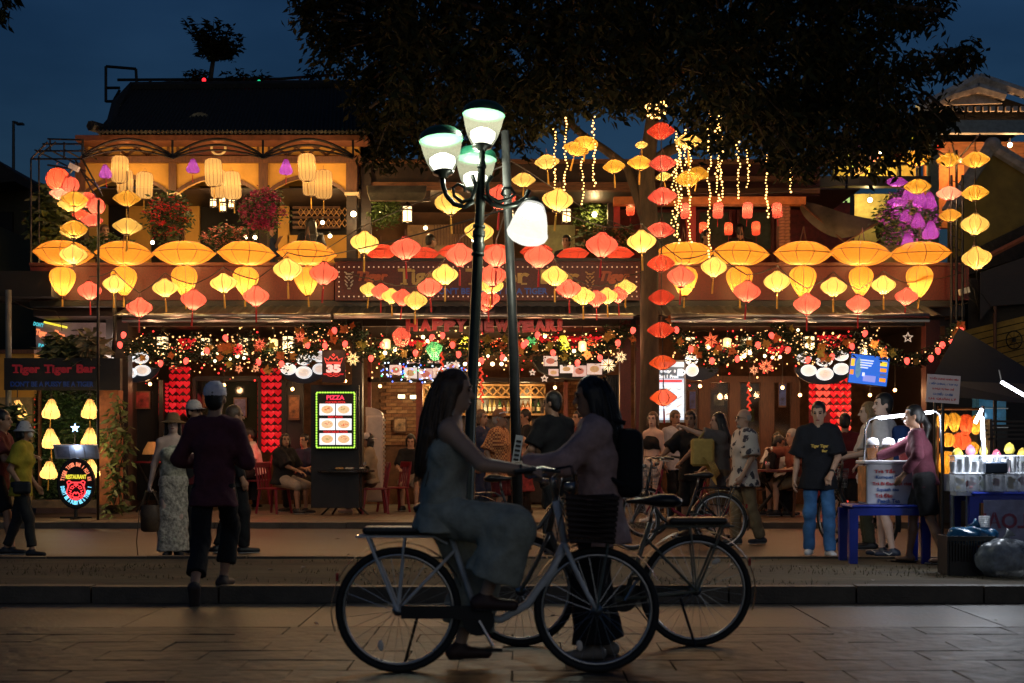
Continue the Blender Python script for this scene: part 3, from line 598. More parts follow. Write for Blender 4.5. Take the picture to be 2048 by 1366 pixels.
for i, (x, y_, w) in enumerate(((35, 818, 36), (102, 818, 36), (180, 818, 36), (101, 877, 36), (180, 877, 36), (98, 940, 36), (183, 938, 34))):
    lantern('garlic', 'cream', x, y_, w, 22.3, 'cream garlic-shaped lantern, %s' % ['at the far left by the palm leaves', 'top of the strand left of the star', 'top of the strand right of the star', 'middle of the strand left of the star', 'middle of the strand right of the star', 'bottom of the strand left of the star', 'bottom one, half hidden behind the oval sign'][i], 'cream lanterns before the hedge wall', power=1.4)
for px_ in (35, 102, 180): cable([at(px_, 775, 22.3), at(px_, 795, 22.3)], 'short hanging cord of a cream lantern at the hedge wall' + {35: ', far left', 102: ', middle', 180: ', right'}[px_])
for i, (k, c, x, y_, w, Y) in enumerate((('spindle', Rd, 803, 679, 36, 24.4), ('spindle', 'green', 869, 703, 36, 23.4), ('flat', 'vermilion', 995, 692, 42, 24.4), ('spindle', 'green', 1062, 686, 22, 24.6), ('bell', 'lime', 1126, 686, 32, 24.0), ('bell', 'lime', 930, 686, 28, 24.6), ('flat', 'vermilion', 1185, 695, 46, 24.8))):
    lantern(k, c, x, y_, w, Y, '%s lantern under the canopy, %s' % (CN[c], ['left of the green one', 'in front of the left half-round sign', 'flat, between the two poles', 'small, right of the bare pole', 'bell-shaped, above the right half-round sign', 'bell-shaped, left of the lamp post', 'flat, far right under the banner'][i]), 'lanterns under the canopy', tassel=False)
# ------------------------------------------------------------------ tree with its crown over the street
LEAF = mat('leaf', (.017, .018, .007), .8, spec=.08, var=.45, scale=1.5); BARK = mat('bark', (.06, .04, .024), .9, var=.4, scale=8, bump=.8, bscale=20, stretch=(1, 1, .3))
def leaf_mesh(pts, n_per, L, name, m, droop=.75, parent=None, kind=None, spread=.16):
    rng = np.random.default_rng(len(pts)); N = len(pts) * n_per
    base = np.repeat(np.array(pts), n_per, 0) + rng.normal(0, spread * .5, (N, 3))
    a = rng.uniform(0, 2 * PI, N); dz = -droop + rng.normal(0, .35, N); d = np.stack([np.cos(a), np.sin(a), dz], 1); d /= np.linalg.norm(d, axis=1)[:, None]
    sd = np.cross(d, rng.normal(0, 1, (N, 3))); sd /= np.linalg.norm(sd, axis=1)[:, None]; nn = np.cross(sd, d)
    l = (L * rng.uniform(.7, 1.25, N))[:, None]; w = l * .19
    v = np.stack([base, base + d * l * .42 + sd * w + nn * l * .05, base + d * l + nn * -l * .08, base + d * l * .42 - sd * w + nn * l * .05, base + d * l * .45 - nn * l * .03], 1).reshape(-1, 3)
    o = (np.arange(N) * 5)[:, None]; f = np.concatenate([o + np.array([[0, 1, 4]]), o + np.array([[1, 2, 4]]), o + np.array([[2, 3, 4]]), o + np.array([[3, 0, 4]])])
    me = bpy.data.meshes.new(name); me.vertices.add(len(v)); me.vertices.foreach_set('co', v.astype(np.float32).ravel())
    me.loops.add(f.size); me.loops.foreach_set('vertex_index', f.astype(np.int32).ravel()); me.polygons.add(len(f)); me.polygons.foreach_set('loop_start', np.arange(0, f.size, 3, dtype=np.int32)); me.polygons.foreach_set('loop_total', np.full(len(f), 3, np.int32))
    me.update(calc_edges=True); me.materials.append(m); ob = put(name, me, parent, -wpos(parent) if parent else (0, 0, 0))
    if kind: ob['kind'] = kind
    return ob
tree = thing('street_tree', 'large dark leafy tree spreading over the restaurant front, hung with lanterns', 'tree', at(1298, 1019, 22.3))
tp = [at(x, y_, 22.3) for x, y_ in ((1298, 1025), (1297, 900), (1300, 760), (1298, 620), (1300, 500), (1297, 420), (1292, 350), (1300, 280), (1310, 200), (1290, 80), (1270, -40))]
MB().tube(tp, [.24, .17, .15, .145, .14, .14, .135, .12, .1, .07, .04], 10).build('trunk', BARK, tree, True)
for pts, r in ((((1290, 440), (1272, 385), (1255, 335), (1210, 300), (1165, 270), (1128, 236), (1080, 190), (960, 120), (820, 90), (690, 80)), .09), (((1300, 330), (1340, 300), (1380, 285), (1440, 250), (1540, 180), (1660, 150), (1760, 140), (1860, 150)), .1), (((1306, 240), (1240, 160), (1120, 60), (980, 20), (800, -20)), .08), (((1308, 210), (1400, 100), (1560, 20), (1760, 10), (1880, 20)), .08), (((1540, 180), (1640, 200), (1760, 250), (1870, 260)), .06), (((960, 120), (800, 170), (740, 215)), .05)):
    n = len(pts); MB().tube([at(x, y_, 22.3 - 2.3 * i / n * (1 if k_ else -.4)) for k_ in [len(pts) % 2] for i, (x, y_) in enumerate(pts)], [r * (1 - .85 * i / n) for i in range(n)], 7).build('branch', BARK, tree, True)
blobs = [(700, 20, 110, 60), (800, 30, 150, 90), (950, 30, 160, 80), (1100, 30, 170, 90), (1250, 40, 170, 90), (1420, 40, 170, 90), (1580, 50, 170, 90), (1700, 60, 110, 80), (760, 120, 110, 70), (880, 140, 150, 90), (1040, 150, 150, 80), (1200, 150, 140, 80), (1380, 150, 160, 90), (1540, 170, 160, 90), (1660, 180, 120, 80), (790, 200, 90, 50), (900, 230, 130, 60), (1060, 220, 100, 55), (1470, 240, 110, 50), (1600, 250, 120, 60), (1700, 240, 90, 60), (1640, 310, 70, 40), (640, 40, 45, 40), (650, 85, 40, 25), (1770, 215, 60, 45), (1740, 320, 50, 30),
         (1790, 150, 55, 22), (1850, 140, 60, 24), (1900, 125, 45, 22), (1940, 108, 26, 14), (1840, 40, 50, 22), (1790, 25, 60, 30), (1870, 10, 35, 14), (1850, 240, 50, 30), (1800, 260, 60, 35), (1690, 120, 60, 40), (1880, 245, 30, 20), (1840, 290, 35, 20), (1250, 200, 80, 30), (1430, 290, 40, 18), (950, -60, 250, 60), (1350, -60, 300, 60), (1650, -40, 160, 50), (800, 262, 80, 45), (890, 285, 110, 42), (1010, 285, 60, 40), (770, 305, 40, 35), (1490, 285, 120, 25), (1600, 325, 70, 30), (1790, 300, 60, 35)]
gaps = [(690, 62, 16), (918, 78, 15), (1002, 60, 11), (1030, 100, 16), (1045, 115, 12), (1205, 105, 16), (1120, 10, 10), (1338, 35, 9), (1422, 72, 8), (1540, 8, 8), (1690, 130, 18), (1665, 255, 16), (1455, 258, 8), (1630, 280, 12), (740, 30, 10), (1740, 30, 22), (1800, 95, 30), (1900, 200, 30), (1780, 190, 18)]
rng = np.random.default_rng(3); tw = []
for (bx, by, rx, ry) in blobs:
    n = int(rx * ry / 95) + 4
    for _ in range(n):
        a, q = rng.uniform(0, 2 * PI), math.sqrt(rng.uniform(0, 1)); x, y_ = bx + rx * q * math.cos(a), by + ry * q * math.sin(a)
        if any((x - gx) ** 2 + (y_ - gy) ** 2 < (gr * 1.0) ** 2 for gx, gy, gr in gaps): continue
        Y = 21.6 + rng.normal(0, 1.1); Y = min(Y, 23.2) if y_ > 150 else Y
        if x < 780: Y = 22.5
        if y_ > 255 and x < 1060: Y = 23.0 + rng.normal(0, .3)
        tw.append(at(x, y_ - 8, Y))
leaf_mesh([tuple(p) for p in tw], 13, .165, 'crown', LEAF, .8, tree, 'stuff', .2)
tb = MB()
for p in tw[::7]:
    q = min((at(x, y_, 22) for x, y_ in ((1300, 150), (1150, 120), (1000, 110), (850, 90), (1450, 150), (1600, 130), (1750, 140))), key=lambda z: (z - p).length); tb.tube([p, p.lerp(q, .35) + Vector((0, 0, .1))], [.008, .02], 4)
tb.build('twigs', BARK, tree)['kind'] = 'stuff'
lb = thing('overhanging_branch', 'dark leafy branch tip hanging into the top left corner', 'branch', at(-40, -60, 12))
MB().tube([at(-60, -80, 12), at(-10, -20, 12), at(15, 20, 12)], [.03, .015, .006], 5).build('twig', BARK, lb)
leaf_mesh([tuple(at(x, y_, 12)) for x, y_ in ((-8, -10), (2, 5), (10, 0), (6, 20), (20, -6), (8, 36), (-5, 30), (26, -14))], 9, .11, 'leaves', LEAF, .8, lb, 'stuff', .06)
# small tree on the roof terrace
rt_ = thing('rooftop_tree', 'small fan-shaped tree standing on the roof terrace against the sky', 'tree', at(420, 188, 28))
MB().tube([at(419, 188, 28), at(422, 150, 28), at(428, 112, 28)], [.07, .05, .04], 7).build('trunk', BARK, rt_, True)
pts = []; bm_ = MB()
for ex, ey in ((372, 46), (385, 62), (398, 62), (412, 55), (427, 42), (441, 62), (460, 54), (470, 76), (480, 90), (476, 100), (462, 112), (405, 85), (420, 75), (445, 85), (400, 100), (440, 100)):
    a = at(428, 116, 28); c = at(ex, ey, 28 + random.uniform(-.5, .5)); bm_.tube([a, a.lerp(c, .5) - Vector((0, 0, .06)), c], [.02, .012, .005], 4)
    for k in range(7): pts.append(tuple(a.lerp(c, .3 + .7 * k / 6) + Vector((0, 0, random.uniform(-.03, .05)))))
bm_.build('branch', BARK, rt_); leaf_mesh(pts, 8, .16, 'crown', LEAF, .0, rt_, 'stuff', .09)
for i, (x, y_) in enumerate(((385, 150), (404, 156), (462, 158), (488, 154), (517, 152), (625, 148))):
    o = thing('rooftop_plant', 'small leafy plant on the roof edge, %s from the left' % NUM[i], 'plant', at(x, 184, 27.5), group='plants along the roof edge')
    MB().tube([at(x, 186, 27.5), at(x, y_, 27.5)], [.02, .01], 5).build('stem', BARK, o); leaf_mesh([tuple(at(x + random.uniform(-12, 12), y_ + random.uniform(-8, 14), 27.5)) for _ in range(9)], 7, .14, 'leaves', LEAF, .1, o, 'stuff', .08)
rl = thing('roof_light_string', 'string of red and green party lights along the dark roof edge', 'fairy lights', at(390, 180, 27.3))
MB().tube([at(x, 176 + 6 * math.sin(x * .05), 27.3) for x in range(385, 735, 14)], .008, 4).build('wire', CABLE, rl)
for nm, m, ps in (('red_bulbs', mat('red_led', (1, .02, .03), .4, var=0, emit=2.5, sample=False), ((408, 160), (487, 180), (502, 181), (515, 181), (520, 169), (592, 182), (612, 176), (650, 165), (668, 168), (708, 176))), ('green_bulbs', mat('green_led', (.02, .7, .3), .4, var=0, emit=1.2, sample=False), ((425, 181), (462, 181), (498, 171), (518, 163), (566, 182), (584, 175), (648, 178), (704, 180)))):
    b = MB()
    for x, y_ in ps: b.ell(at(x, y_, 27.25), .04 if nm[0] == 'r' else .035, 8, 6)
    b.build(nm, m, rl, True)['kind'] = 'stuff'
# fairy-light strands hanging from the crown
FAIRY = mat('fairy_bulb', (1, .62, .2), .4, var=0, emit=4.5, ecol=(1, .55, .16), sample=False); fm = MB().ell((0, 0, 0), .019, 6, 5).mesh('bulb', FAIRY, True)
for i, (x, y0, y1) in enumerate(((1109, 258, 376), (1131, 236, 386), (1166, 300, 408), (1188, 234, 372), (1355, 262, 486), (1362, 300, 420), (1379, 298, 484), (1418, 222, 514), (1434, 232, 402), (1442, 230, 400), (1477, 284, 396), (1495, 300, 374), (1534, 310, 434), (1581, 334, 384), (1347, 320, 470), (1370, 260, 330))):
    Y = 20.9 + (i % 3) * .25; o = thing('fairy_light_strand', 'hanging strand of tiny warm lights, %s from the left' % NUM[sorted((1109, 1131, 1166, 1188, 1355, 1362, 1379, 1418, 1434, 1442, 1477, 1495, 1534, 1581, 1347, 1370)).index(x)], 'fairy lights', at(x, y1, Y), group='fairy-light strands hung in the tree')
    b = MB(); w = MB(); ps = []; n = int((y1 - y0) / 6)
    for k in range(n + 1):
        p = at(x + 2 * math.sin(k * .45 + i) + random.uniform(-2.6, 2.6), y0 + (y1 - y0) * k / n, Y); ps.append(p); b.ell(p, random.uniform(.009, .0165), 6, 5)
    w.tube(ps, .005, 4).build('wire', CABLE, o); b.build('bulbs', FAIRY, o, True)['kind'] = 'stuff'
for x_, y_ in ((1430, 300), (1150, 290), (1365, 340)): lamp('fairy_light_fill', at(x_, y_, 20.7), 16, (1, .55, .2), .4)  # unseen lamps added to warm the leaves around the strands
o = thing('light_ball', 'ball of tiny warm lights wound on the upper trunk', 'fairy lights', at(1312, 240, 21)); b = MB()
for k in range(110): a, z = random.uniform(0, 2 * PI), random.uniform(-1, 1); q = math.sqrt(1 - z * z); b.ell(at(1312, 217, 21) + Vector((.16 * q * math.cos(a), .16 * q * math.sin(a), .15 * z)), .013, 5, 4)
b.build('bulbs', FAIRY, o)['kind'] = 'stuff'; MB().ell(at(1312, 217, 21), .13, 10, 8).build('wire_ball', CABLE, o)
# ------------------------------------------------------------------ lamp post and bare pole on the strip
IRON = mat('green_black_iron', (.018, .026, .02), .38, .35, var=.3)
lp = thing('lamp_post', 'dark cast-iron lamp post with four globes, one hanging broken', 'lamp post', at(929, 1128, 13.5))
A0, A1 = at(929, 1130, 13.5), at(965, 296, 13.5)
def post(t): return A0.lerp(A1, t)
MB().tube([post(0), post(.02), post(.05), post(.06), post(.3), post(.31), post(.60), post(.75), post(.765), post(.775), post(.80), post(.805), post(.86), post(.865), post(.95), post(.955), post(.97), post(1)], [.13, .13, .12, .075, .06, .055, .05, .05, .066, .05, .062, .045, .045, .05, .035, .046, .03, .028], 12).build('post', IRON, lp, True)
for k, t in enumerate((.745, .768, .79, .812, .885, .955)): MB().tube([post(t - .004), post(t + .004)], [.062 if k < 4 else .045] * 2, 12).build('collar', IRON, lp, True)
def scroll(sx, end, Y):
    c = post(.90) - post(.90)  # arms are drawn in pixels at the post's depth
    b = MB(); x0 = 958
    if sx < 0: path = [(948, 402), (930, 414), (908, 408), (893, 392), (886, 372), (884, 352)]; cur = [(944, 350), (952, 372), (944, 398), (924, 404), (908, 392), (906, 376), (916, 368), (928, 374), (930, 384)]
    else: path = [(968, 392), (984, 408), (1008, 414), (1034, 408), (1052, 396), (1058, 380)]; cur = [(984, 352), (974, 366), (976, 392), (996, 404), (1018, 398), (1030, 388), (1022, 376), (1008, 376), (1004, 388), (1012, 394)]
    b.tube([at(*p, Y) for p in path], .024, 8); b.tube([at(*p, Y) for p in cur], [.022] * 4 + [.016] * (len(cur) - 4), 7); return b.build('scroll_arm', IRON, lp, True)
scroll(-1, None, 13.45); scroll(1, None, 13.45)
MB().tube([at(958, 410, 13.5), at(955, 405, 13.9), at(951, 385, 14.0), at(950, 372, 14.0)], .022, 8).build('scroll_arm', IRON, lp, True)
LGLASS = silk('lamp_glass', (.95, .97, .68), .44, tr=.006, gap=.42); LBULB = mat('lamp_tube', (1, 1, .95), .4, var=0, emit=7, ecol=(1., 1., .84)); LGREEN = mat('lamp_cap_green', (.006, .055, .03), .35, var=.2)
LHOT = silk('lamp_glass_hot', (1., .97, .88), .85, tr=.006, gap=.3)
def head(px, py, Y, tx, ty, wpx, power, lid=True):
    w = pxm(wpx, Y); M = Matrix.Translation(at(px, py, Y)) @ Matrix.Rotation(ty, 4, 'Y') @ Matrix.Rotation(tx, 4, 'X') @ Matrix.Scale(w, 4)
    g = MB().lathe([(.2, -.44), (.28, -.36), (.37, -.18), (.44, .05), (.485, .26), (.5, .34), (.5, .38)], 28, M=M).build('glass_shade', LGLASS if lid else LHOT, lp, True)
    MB().lathe([(.515, .33), (.525, .40), (.48, .50), (.37, .59), (.2, .65), (.0, .67)], 28, M=M).build('lid' if lid else 'diffuser', LGREEN if lid else LHOT, lp, True)
    MB().lathe([(.0, -.56), (.1, -.56), (.12, -.5), (.24, -.47), (.25, -.42), (.2, -.4)], 20, M=M).build('cup', IRON, lp, True)
    MB().lathe([(.0, -.36), (.22, -.35), (.30, -.22), (.30, -.1), (.2, -.04), (.0, -.03)], 20, M=M).build('bulb', LBULB, lp, True)
    lamp('lamp_light', at(px, py, Y) + (M.to_3x3() @ Vector((0, 0, .12))), power, (1, 1, .8), .08)
head(966, 257, 13.5, R(-6), R(3), 83, 150); head(884, 309, 13.45, R(-8), R(-4), 85, 150); head(951, 345, 14.0, R(-6), R(2), 80, 110)
head(1061, 438, 13.4, R(174), R(12), 80, 150, False)
bp_ = thing('bare_pole', 'slender grey pole with a sticker beside the lamp post', 'pole', at(1038, 1118, 14.1))
MB().tube([at(1038, 1120, 14.1), at(1028, 720, 14.1), at(1010, 262, 14.1)], [.055, .05, .04], 12).build('shaft', mat('painted_pole', (.035, .037, .035), .45, .2, var=.3), bp_, True)
b = MB(); M = Matrix.Translation(at(1034, 905, 13.9)) @ Matrix.Rotation(R(9), 4, 'Y'); b.box((0, .04, 0), (.075, .1, .34), M=M); b.build('sticker', mat('sticker', (.62, .64, .62), .5), bp_)
for k in range(6): MB().box((0, -.0115, .11 - k * .045), (.05, .004, .022), M=M).build('sticker_print', mat('print_black', (.02, .02, .02), .6), bp_)
# ------------------------------------------------------------------ signs
GOLD = mat('gold_letters', (.42, .26, .07), .4, .2, var=.2); BLUEL = mat('blue_letters', (.02, .06, .22), .4, emit=.12, ecol=(.03, .1, .5)); BULBW = mat('sign_bulb', (.8, .6, .4), .4, var=0, emit=.35, ecol=(1, .62, .4), sample=False)
sg = thing('main_sign', 'wide maroon bar sign with bulb border in the centre of the terrace edge', 'sign', at(975, 600, 23.3))
b = MB(); pbox(b, 670, 1280, 522, 601, 23.3, .16); b.build('board', mat('sign_board', (.085, .014, .010), .5, var=.3, scale=30), sg)
b = MB(); pbox(b, 668, 1282, 516, 522, 23.26, .3); b.build('cap_rail', DARKWOOD, sg)
b = MB()
for x in [678 + i * 9.93 for i in range(61)]: b.ell(at(x, 534, 23.28), .013, 6, 4); b.ell(at(x, 593, 23.28), .013, 6, 4)
for y_ in [544 + i * 9.8 for i in range(5)]: b.ell(at(678, y_, 23.28), .013, 6, 4); b.ell(at(1273, y_, 23.28), .013, 6, 4)
b.build('bulb_border', BULBW, sg)['kind'] = 'stuff'
text('Tiger', 842, 556, 23.28, 92, 38, GOLD, sg, bold=.035); text('Tiger', 995, 556, 23.28, 128, 38, GOLD, sg, bold=.035); text('Bar', 1120, 553, 23.28, 78, 28, GOLD, sg, bold=.035)
def serif(x, y_, w): b = MB(); pbox(b, x - w / 2, x + w / 2, y_ - 1.6, y_ + 1.6, 23.255, .03); b.build('letter_serif', GOLD, sg)
for x, y_, w in ((808, 567.5, 14), (944, 567.5, 14), (830, 567.5, 10), (878, 567.5, 12), (968, 567.5, 10), (1048, 567.5, 12), (1088, 566, 12), (1152, 566, 12)): serif(x, y_, w)
text("DON'T BE A PUSSY BE A TIGER", 980, 582, 23.28, 230, 13, BLUEL, sg, bold=.03)
ORL = mat('orange_letters', (.34, .07, .025), .45, var=.2)
for x, tx_ in ((698, 745), (1180, 1230)):
    text('Tiger', tx_, 555, 23.28, 62, 26, ORL, sg, bold=.05, shear=.25)
    b = MB()
    for k, (dx, dy, w, rz) in enumerate(((0, -14, 12, 0), (-7, -17, 5, .5), (7, -17, 5, -.5), (-5, -7, 7, .7), (5, -7, 7, -.7), (-6, 1, 8, .8), (6, 1, 8, -.8), (-5, 8, 7, .9), (5, 8, 7, -.9), (0, 15, 6, 0), (0, -2, 3, PI / 2), (0, -9, 5, 0))):
        b.box((0, 0, 0), (pxm(w, 23.28), .02, pxm(2.4, 23.28)), M=Matrix.Translation(at(x + dx, 562 + dy, 23.28)) @ Matrix.Rotation(rz, 4, 'Y'))
    b.build('tiger_emblem', mat('emblem_white', (.5, .42, .36), .5) if x < 800 else mat('emblem_orange', (.42, .22, .08), .5), sg)
ban = thing('letter_banner', 'red glitter letter banner wishing a happy new year under the canopy', 'banner', at(965, 660, 23.1))
GLIT = mat('red_glitter', (.42, .02, .025), .4, var=.4, scale=120); RIM = mat('letter_rim', (.65, .14, .12), .5)
for x, ch in ((823, 'H'), (851, 'A'), (876, 'P'), (900, 'P'), (922, 'Y'), (958, 'N'), (976, 'E'), (1004, 'W'), (1036, 'Y'), (1056, 'E'), (1080, 'A'), (1103, 'R'), (1120, '!')):
    w = 26 if ch == 'W' else (8 if ch == '!' else 21); y_ = 650 - 6 * (1 - abs(x - 965) / 155) * -.3 + random.uniform(-1, 1)
    l = text(ch, x, y_, 22.7, w, 22, GLIT, ban, bold=.055, ext=.03, name='letter', roty=random.uniform(-.06, .06)); me = text_mesh(ch, RIM, .1, .01, 0, pxm(w + 3, 22.7), pxm(25, 22.7)); put('letter_edge', me, l, (0, .035, 0))
MB().tube([at(812, 637, 22.98), at(965, 640, 22.98), at(1125, 637, 22.98)], .005, 4).build('string', CABLE, ban)
# sign board over the hedge on the left
YH = 22.6
hs_ = thing('hedge_sign', 'black board with red serif bar name and dim blue motto on the left', 'sign', at(122, 780, YH))
b = MB(); pbox(b, 8, 240, 716, 780, YH, .14); b.build('board', mat('black_board', (.01, .009, .009), .5, var=.2), hs_)
RL = mat('red_letters', (.20, .012, .016), .5, var=.25, emit=.12, ecol=(.5, .02, .04)); 
text('Tiger', 52, 740, YH - .01, 56, 22, RL, hs_, bold=.04); text('Tiger', 116, 740, YH - .01, 56, 22, RL, hs_, bold=.04); text('Bar', 172, 737, YH - .01, 38, 17, RL, hs_, bold=.04)
for x in (31, 95, 160): b = MB(); pbox(b, x - 5, x + 5, 744, 746, YH - .02, .03); b.build('letter_serif', RL, hs_)
text("DON'T BE A PUSSY BE A TIGER", 104, 768, YH - .01, 166, 11, mat('dim_blue_letters', (.01, .03, .11), .5, emit=.06, ecol=(.02, .08, .5)), hs_, bold=.03)
# hedge wall behind the cream lanterns
hw_ = thing('hedge_wall', 'green artificial hedge wall with wooden posts behind the cream lanterns', 'hedge', at(140, 1010, 23.2))
b = MB(); pbox(b, 60, 205, 780, 1000, 23.3, .1); b.build('backing', mat('hedge_backing', (.01, .018, .008), .9), hw_)
leaf_mesh([tuple(at(random.uniform(66, 200), random.uniform(784, 996), 23.25)) for _ in range(1300)], 5, .075, 'leaves', mat('hedge_leaf', (.03, .075, .02), .6, var=.4, scale=3), .2, hw_, 'stuff', .08)
b = MB(); pbox(b, 76, 80, 780, 985, 23.1, .08); b.build('post', BROWN, hw_)
b = MB(); pbox(b, 64, 250, 1000, 1016, 23.0, .3); b.build('planter_kerb', mat('stone_plinth', (.10, .07, .05), .8, var=.3), hw_)
b = MB(); pbox(b, 198, 236, 780, 1010, 22.9, .3); b.build('column', mat('orange_column', (.30, .10, .04), .8, var=.45, scale=5), hw_)
st_ = thing('star_lamp', 'small blue-white lit star on a thin rod before the hedge', 'lamp', at(150, 905, 22.2))
def star_mb(n, r0, r1, th):
    b = MB(); vs = [(0, -th, 0), (0, th, 0)]; fs = []
    for i in range(2 * n): a = PI * i / n + PI / 2; r = r0 if i % 2 == 0 else r1; vs.append((r * math.cos(a), 0, r * math.sin(a)))
    for i in range(2 * n): a, c = 2 + i, 2 + (i + 1) % (2 * n); fs += [(0, a, c), (1, c, a)]
    return b.add(vs, fs)
m_ = star_mb(5, .075, .03, .02); m_.v = [tuple(Vector(v) + at(150, 856, 22.2)) for v in m_.v]; m_.build('star', mat('blue_star', (.5, .7, 1), .4, var=0, emit=6, ecol=(.35, .6, 1)), st_)
MB().tube([at(150, 860, 22.2), at(150, 905, 22.2)], .012, 5).build('rod', BLACK, st_)
vine = thing('climbing_vine', 'leafy vine climbing the orange column beside the hedge', 'plant', at(232, 1012, 22.6)); vp = []
for k in range(5):
    ps = [at(228 + 5 * k + 8 * math.sin(k + t * .8), 1010 - t * 21, 22.7) for t in range(11 - k % 3)]; MB().tube(ps, [.012] * len(ps), 4).build('stem', BARK, vine)
    vp += [tuple(p + Vector((random.uniform(-.1, .1), -.05, random.uniform(-.1, .1)))) for p in ps for _ in range(2)]
leaf_mesh(vp + [tuple(at(random.uniform(200, 232), random.uniform(862, 905), 22.5)) for _ in range(18)], 3, .15, 'leaves', mat('vine_leaf', (.10, .13, .03), .6, var=.4, scale=2), .6, vine, 'stuff', .1)
# oval neon sign on its stand, with the menu rest above it
YN = 21.75
nv = thing('neon_sign', 'oval black neon sign with a red tiger head on a low stand', 'sign', at(152, 1036, YN))
M = Matrix.Translation(at(152, 967, YN))
def oval(rx, rz, y0, y1, n=40): return MB().prism([(pxm(rx, YN) * math.cos(2 * PI * i / n), pxm(rz, YN) * math.sin(2 * PI * i / n)) for i in range(n)], y0, y1, M)
oval(36, 49, 0, .1).build('board', BLACK, nv); b = MB(); b.tube([at(152 + 36 * math.cos(t * PI / 20), 967 + 49 * math.sin(t * PI / 20), YN + .03) for t in range(40)], .02, 6, True); b.build('rim', mat('black_rim', (.02, .02, .022), .25), nv, True)
b = MB(); b.tube([at(152, 1012, YN + .05), at(152, 1034, YN + .05)], .03, 8); b.box(at(152, 1035, YN + .05), (pxm(62, YN), .06, .025)); b.box(at(152, 1036.5, YN + .05), (.06, .4, .025)); b.build('stand', BLACK, nv)
NR = mat('neon_red', (1, .05, .06), .4, var=0, emit=1.6, ecol=(1, .05, .06)); NO = mat('neon_orange', (1, .3, .15), .4, var=0, emit=1.3, ecol=(1, .26, .13)); NC = mat('neon_cyan', (.3, .8, 1), .4, var=0, emit=1.5, ecol=(.2, .72, 1)); NY = mat('neon_yellow', (1, .9, .1), .4, var=0, emit=1.1, ecol=(1, .85, .06))
def ring_text(st, a0, a1, rx, rz, m, hpx, up):
    n = len(st)
    for i, ch in enumerate(st):
        if ch == ' ': continue
        a = R(a0 + (a1 - a0) * (i + .5) / n); px, py = 152 + rx * math.cos(a), 967 - rz * math.sin(a)
        me = text_mesh(ch, m, .04, .02, 0, pxm(3.6 if ch not in "I'!." else 1.4, YN), pxm(hpx, YN)); nx, nz = math.cos(a) / rx, math.sin(a) / rz; ang = math.atan2(nz, nx)
        put('neon_letter', me, nv, Vector(at(px, py, YN - .012)) - wpos(nv), (0, -(ang - PI / 2) if up else -(ang + PI / 2), 0))
ring_text('TIGER TIGER BAR . HOI AN', 172, 8, 27.5, 38.5, NO, 8, True); ring_text("DON'T BE A PUSSY BE A TIGER !", 188, 352, 27.5, 38.5, NC, 8, False)
text('RESTAURANT', 152, 953.5, YN - .015, 41, 8.5, NY, nv, bold=.03)
def neon(pts, m, r=.007, closed=False): b = MB(); b.tube([at(152 + x, 982 + y_, YN - .015) for x, y_ in pts], r, 5, closed); return b.build('neon_tube', m, nv)
neon([(-9, -17), (9, -17), (14, -13), (17, -4), (19, 3), (15, 9), (11, 14), (5, 16), (0, 18), (-5, 16), (-11, 14), (-15, 9), (-19, 3), (-17, -4), (-14, -13)], NR, .011, True)
for sx in (-1, 1):
    neon([(9 * sx, -17), (14 * sx, -21), (18 * sx, -18), (16 * sx, -11)], NR, .010); neon([(4 * sx, -7), (8 * sx, -10), (12 * sx, -6), (7 * sx, -4)], NR, .008, True); neon([(2 * sx, 2), (6 * sx, 5), (7 * sx, 10), (3 * sx, 13), (0, 12)], NR, .009)
    for k in range(3): neon([(14 * sx, -2 + 5 * k), (9 * sx, 0 + 5 * k), (11 * sx, 2 + 5 * k)], NR, .007)
    neon([(3 * sx, -16), (2 * sx, -11), (5 * sx, -12)], NR, .008)
neon([(-3, 3), (3, 3), (0, 6)], NR, .010, True); neon([(0, -15), (0, -8)], NR, .009); neon([(-5, 14), (0, 15), (5, 14)], NR, .008)
mr_ = thing('menu_stand', 'slanted white menu board on a stand above the oval neon sign', 'menu stand', at(152, 1034, 22.0))
M = Matrix.Translation(at(153, 903, 21.9)) @ Matrix.Rotation(R(28), 4, 'X'); MB().box((0, 0, 0), (pxm(88, 21.9), .025, .24), M=M).build('board', mat('menu_board', (.55, .55, .62), .4), mr_)
for k, (x, w, c) in enumerate(((-.20, .2, (.25, .25, .32)), (.05, .14, (.7, .7, .78)), (.22, .14, (.6, .6, .68)))): MB().box((x, -.016, 0), (w, .006, .19), M=M).build('menu_page', mat('menu_page_%d' % k, c, .4), mr_)
MB().tube([at(152, 912, 22.0), at(152, 1034, 22.0)], .02, 6).build('pole', BLACK, mr_)
lamp('menu_light', at(152, 895, 21.8), 1.2, (.55, .72, 1), .03)
# backlit boards
LW = mat('lightbox_white', (.85, .85, .85), .4, var=0, emit=1.0, ecol=(.9, .95, 1))
def food(px, py, Y, w, h, parent, c, seed):
    rr = random.Random(seed); f = MB(); pbox(f, px - w / 2, px + w / 2, py - h / 2, py + h / 2, Y, .01); f = f.build('food_photo', LW, parent)
    m = mat('pizza_%d' % (seed % 5), c, .5, emit=.8, ecol=c, scale=30, var=.3); n = 18; b = MB(); b.prism([(pxm(w * .38, Y) * math.cos(2 * PI * i / n), pxm(h * .36, Y) * math.sin(2 * PI * i / n)) for i in range(n)], -.004, -.001, Matrix.Translation(at(px, py, Y))); b.build('pizza', m, f)
    t = mat('topping_%d' % (seed % 3), [(.8, .25, .12), (.6, .5, .2), (.85, .4, .25)][seed % 3], .5, emit=.6, var=.2); b = MB()
    for _ in range(6): a, q = rr.uniform(0, 6.28), rr.uniform(0, .8); b.ell(at(px + w * .33 * q * math.cos(a), py + h * .3 * q * math.sin(a), Y - .006), (pxm(1.6, Y), .003, pxm(1.3, Y)), 6, 4)
    b.build('toppings', t, f)['kind'] = 'stuff'
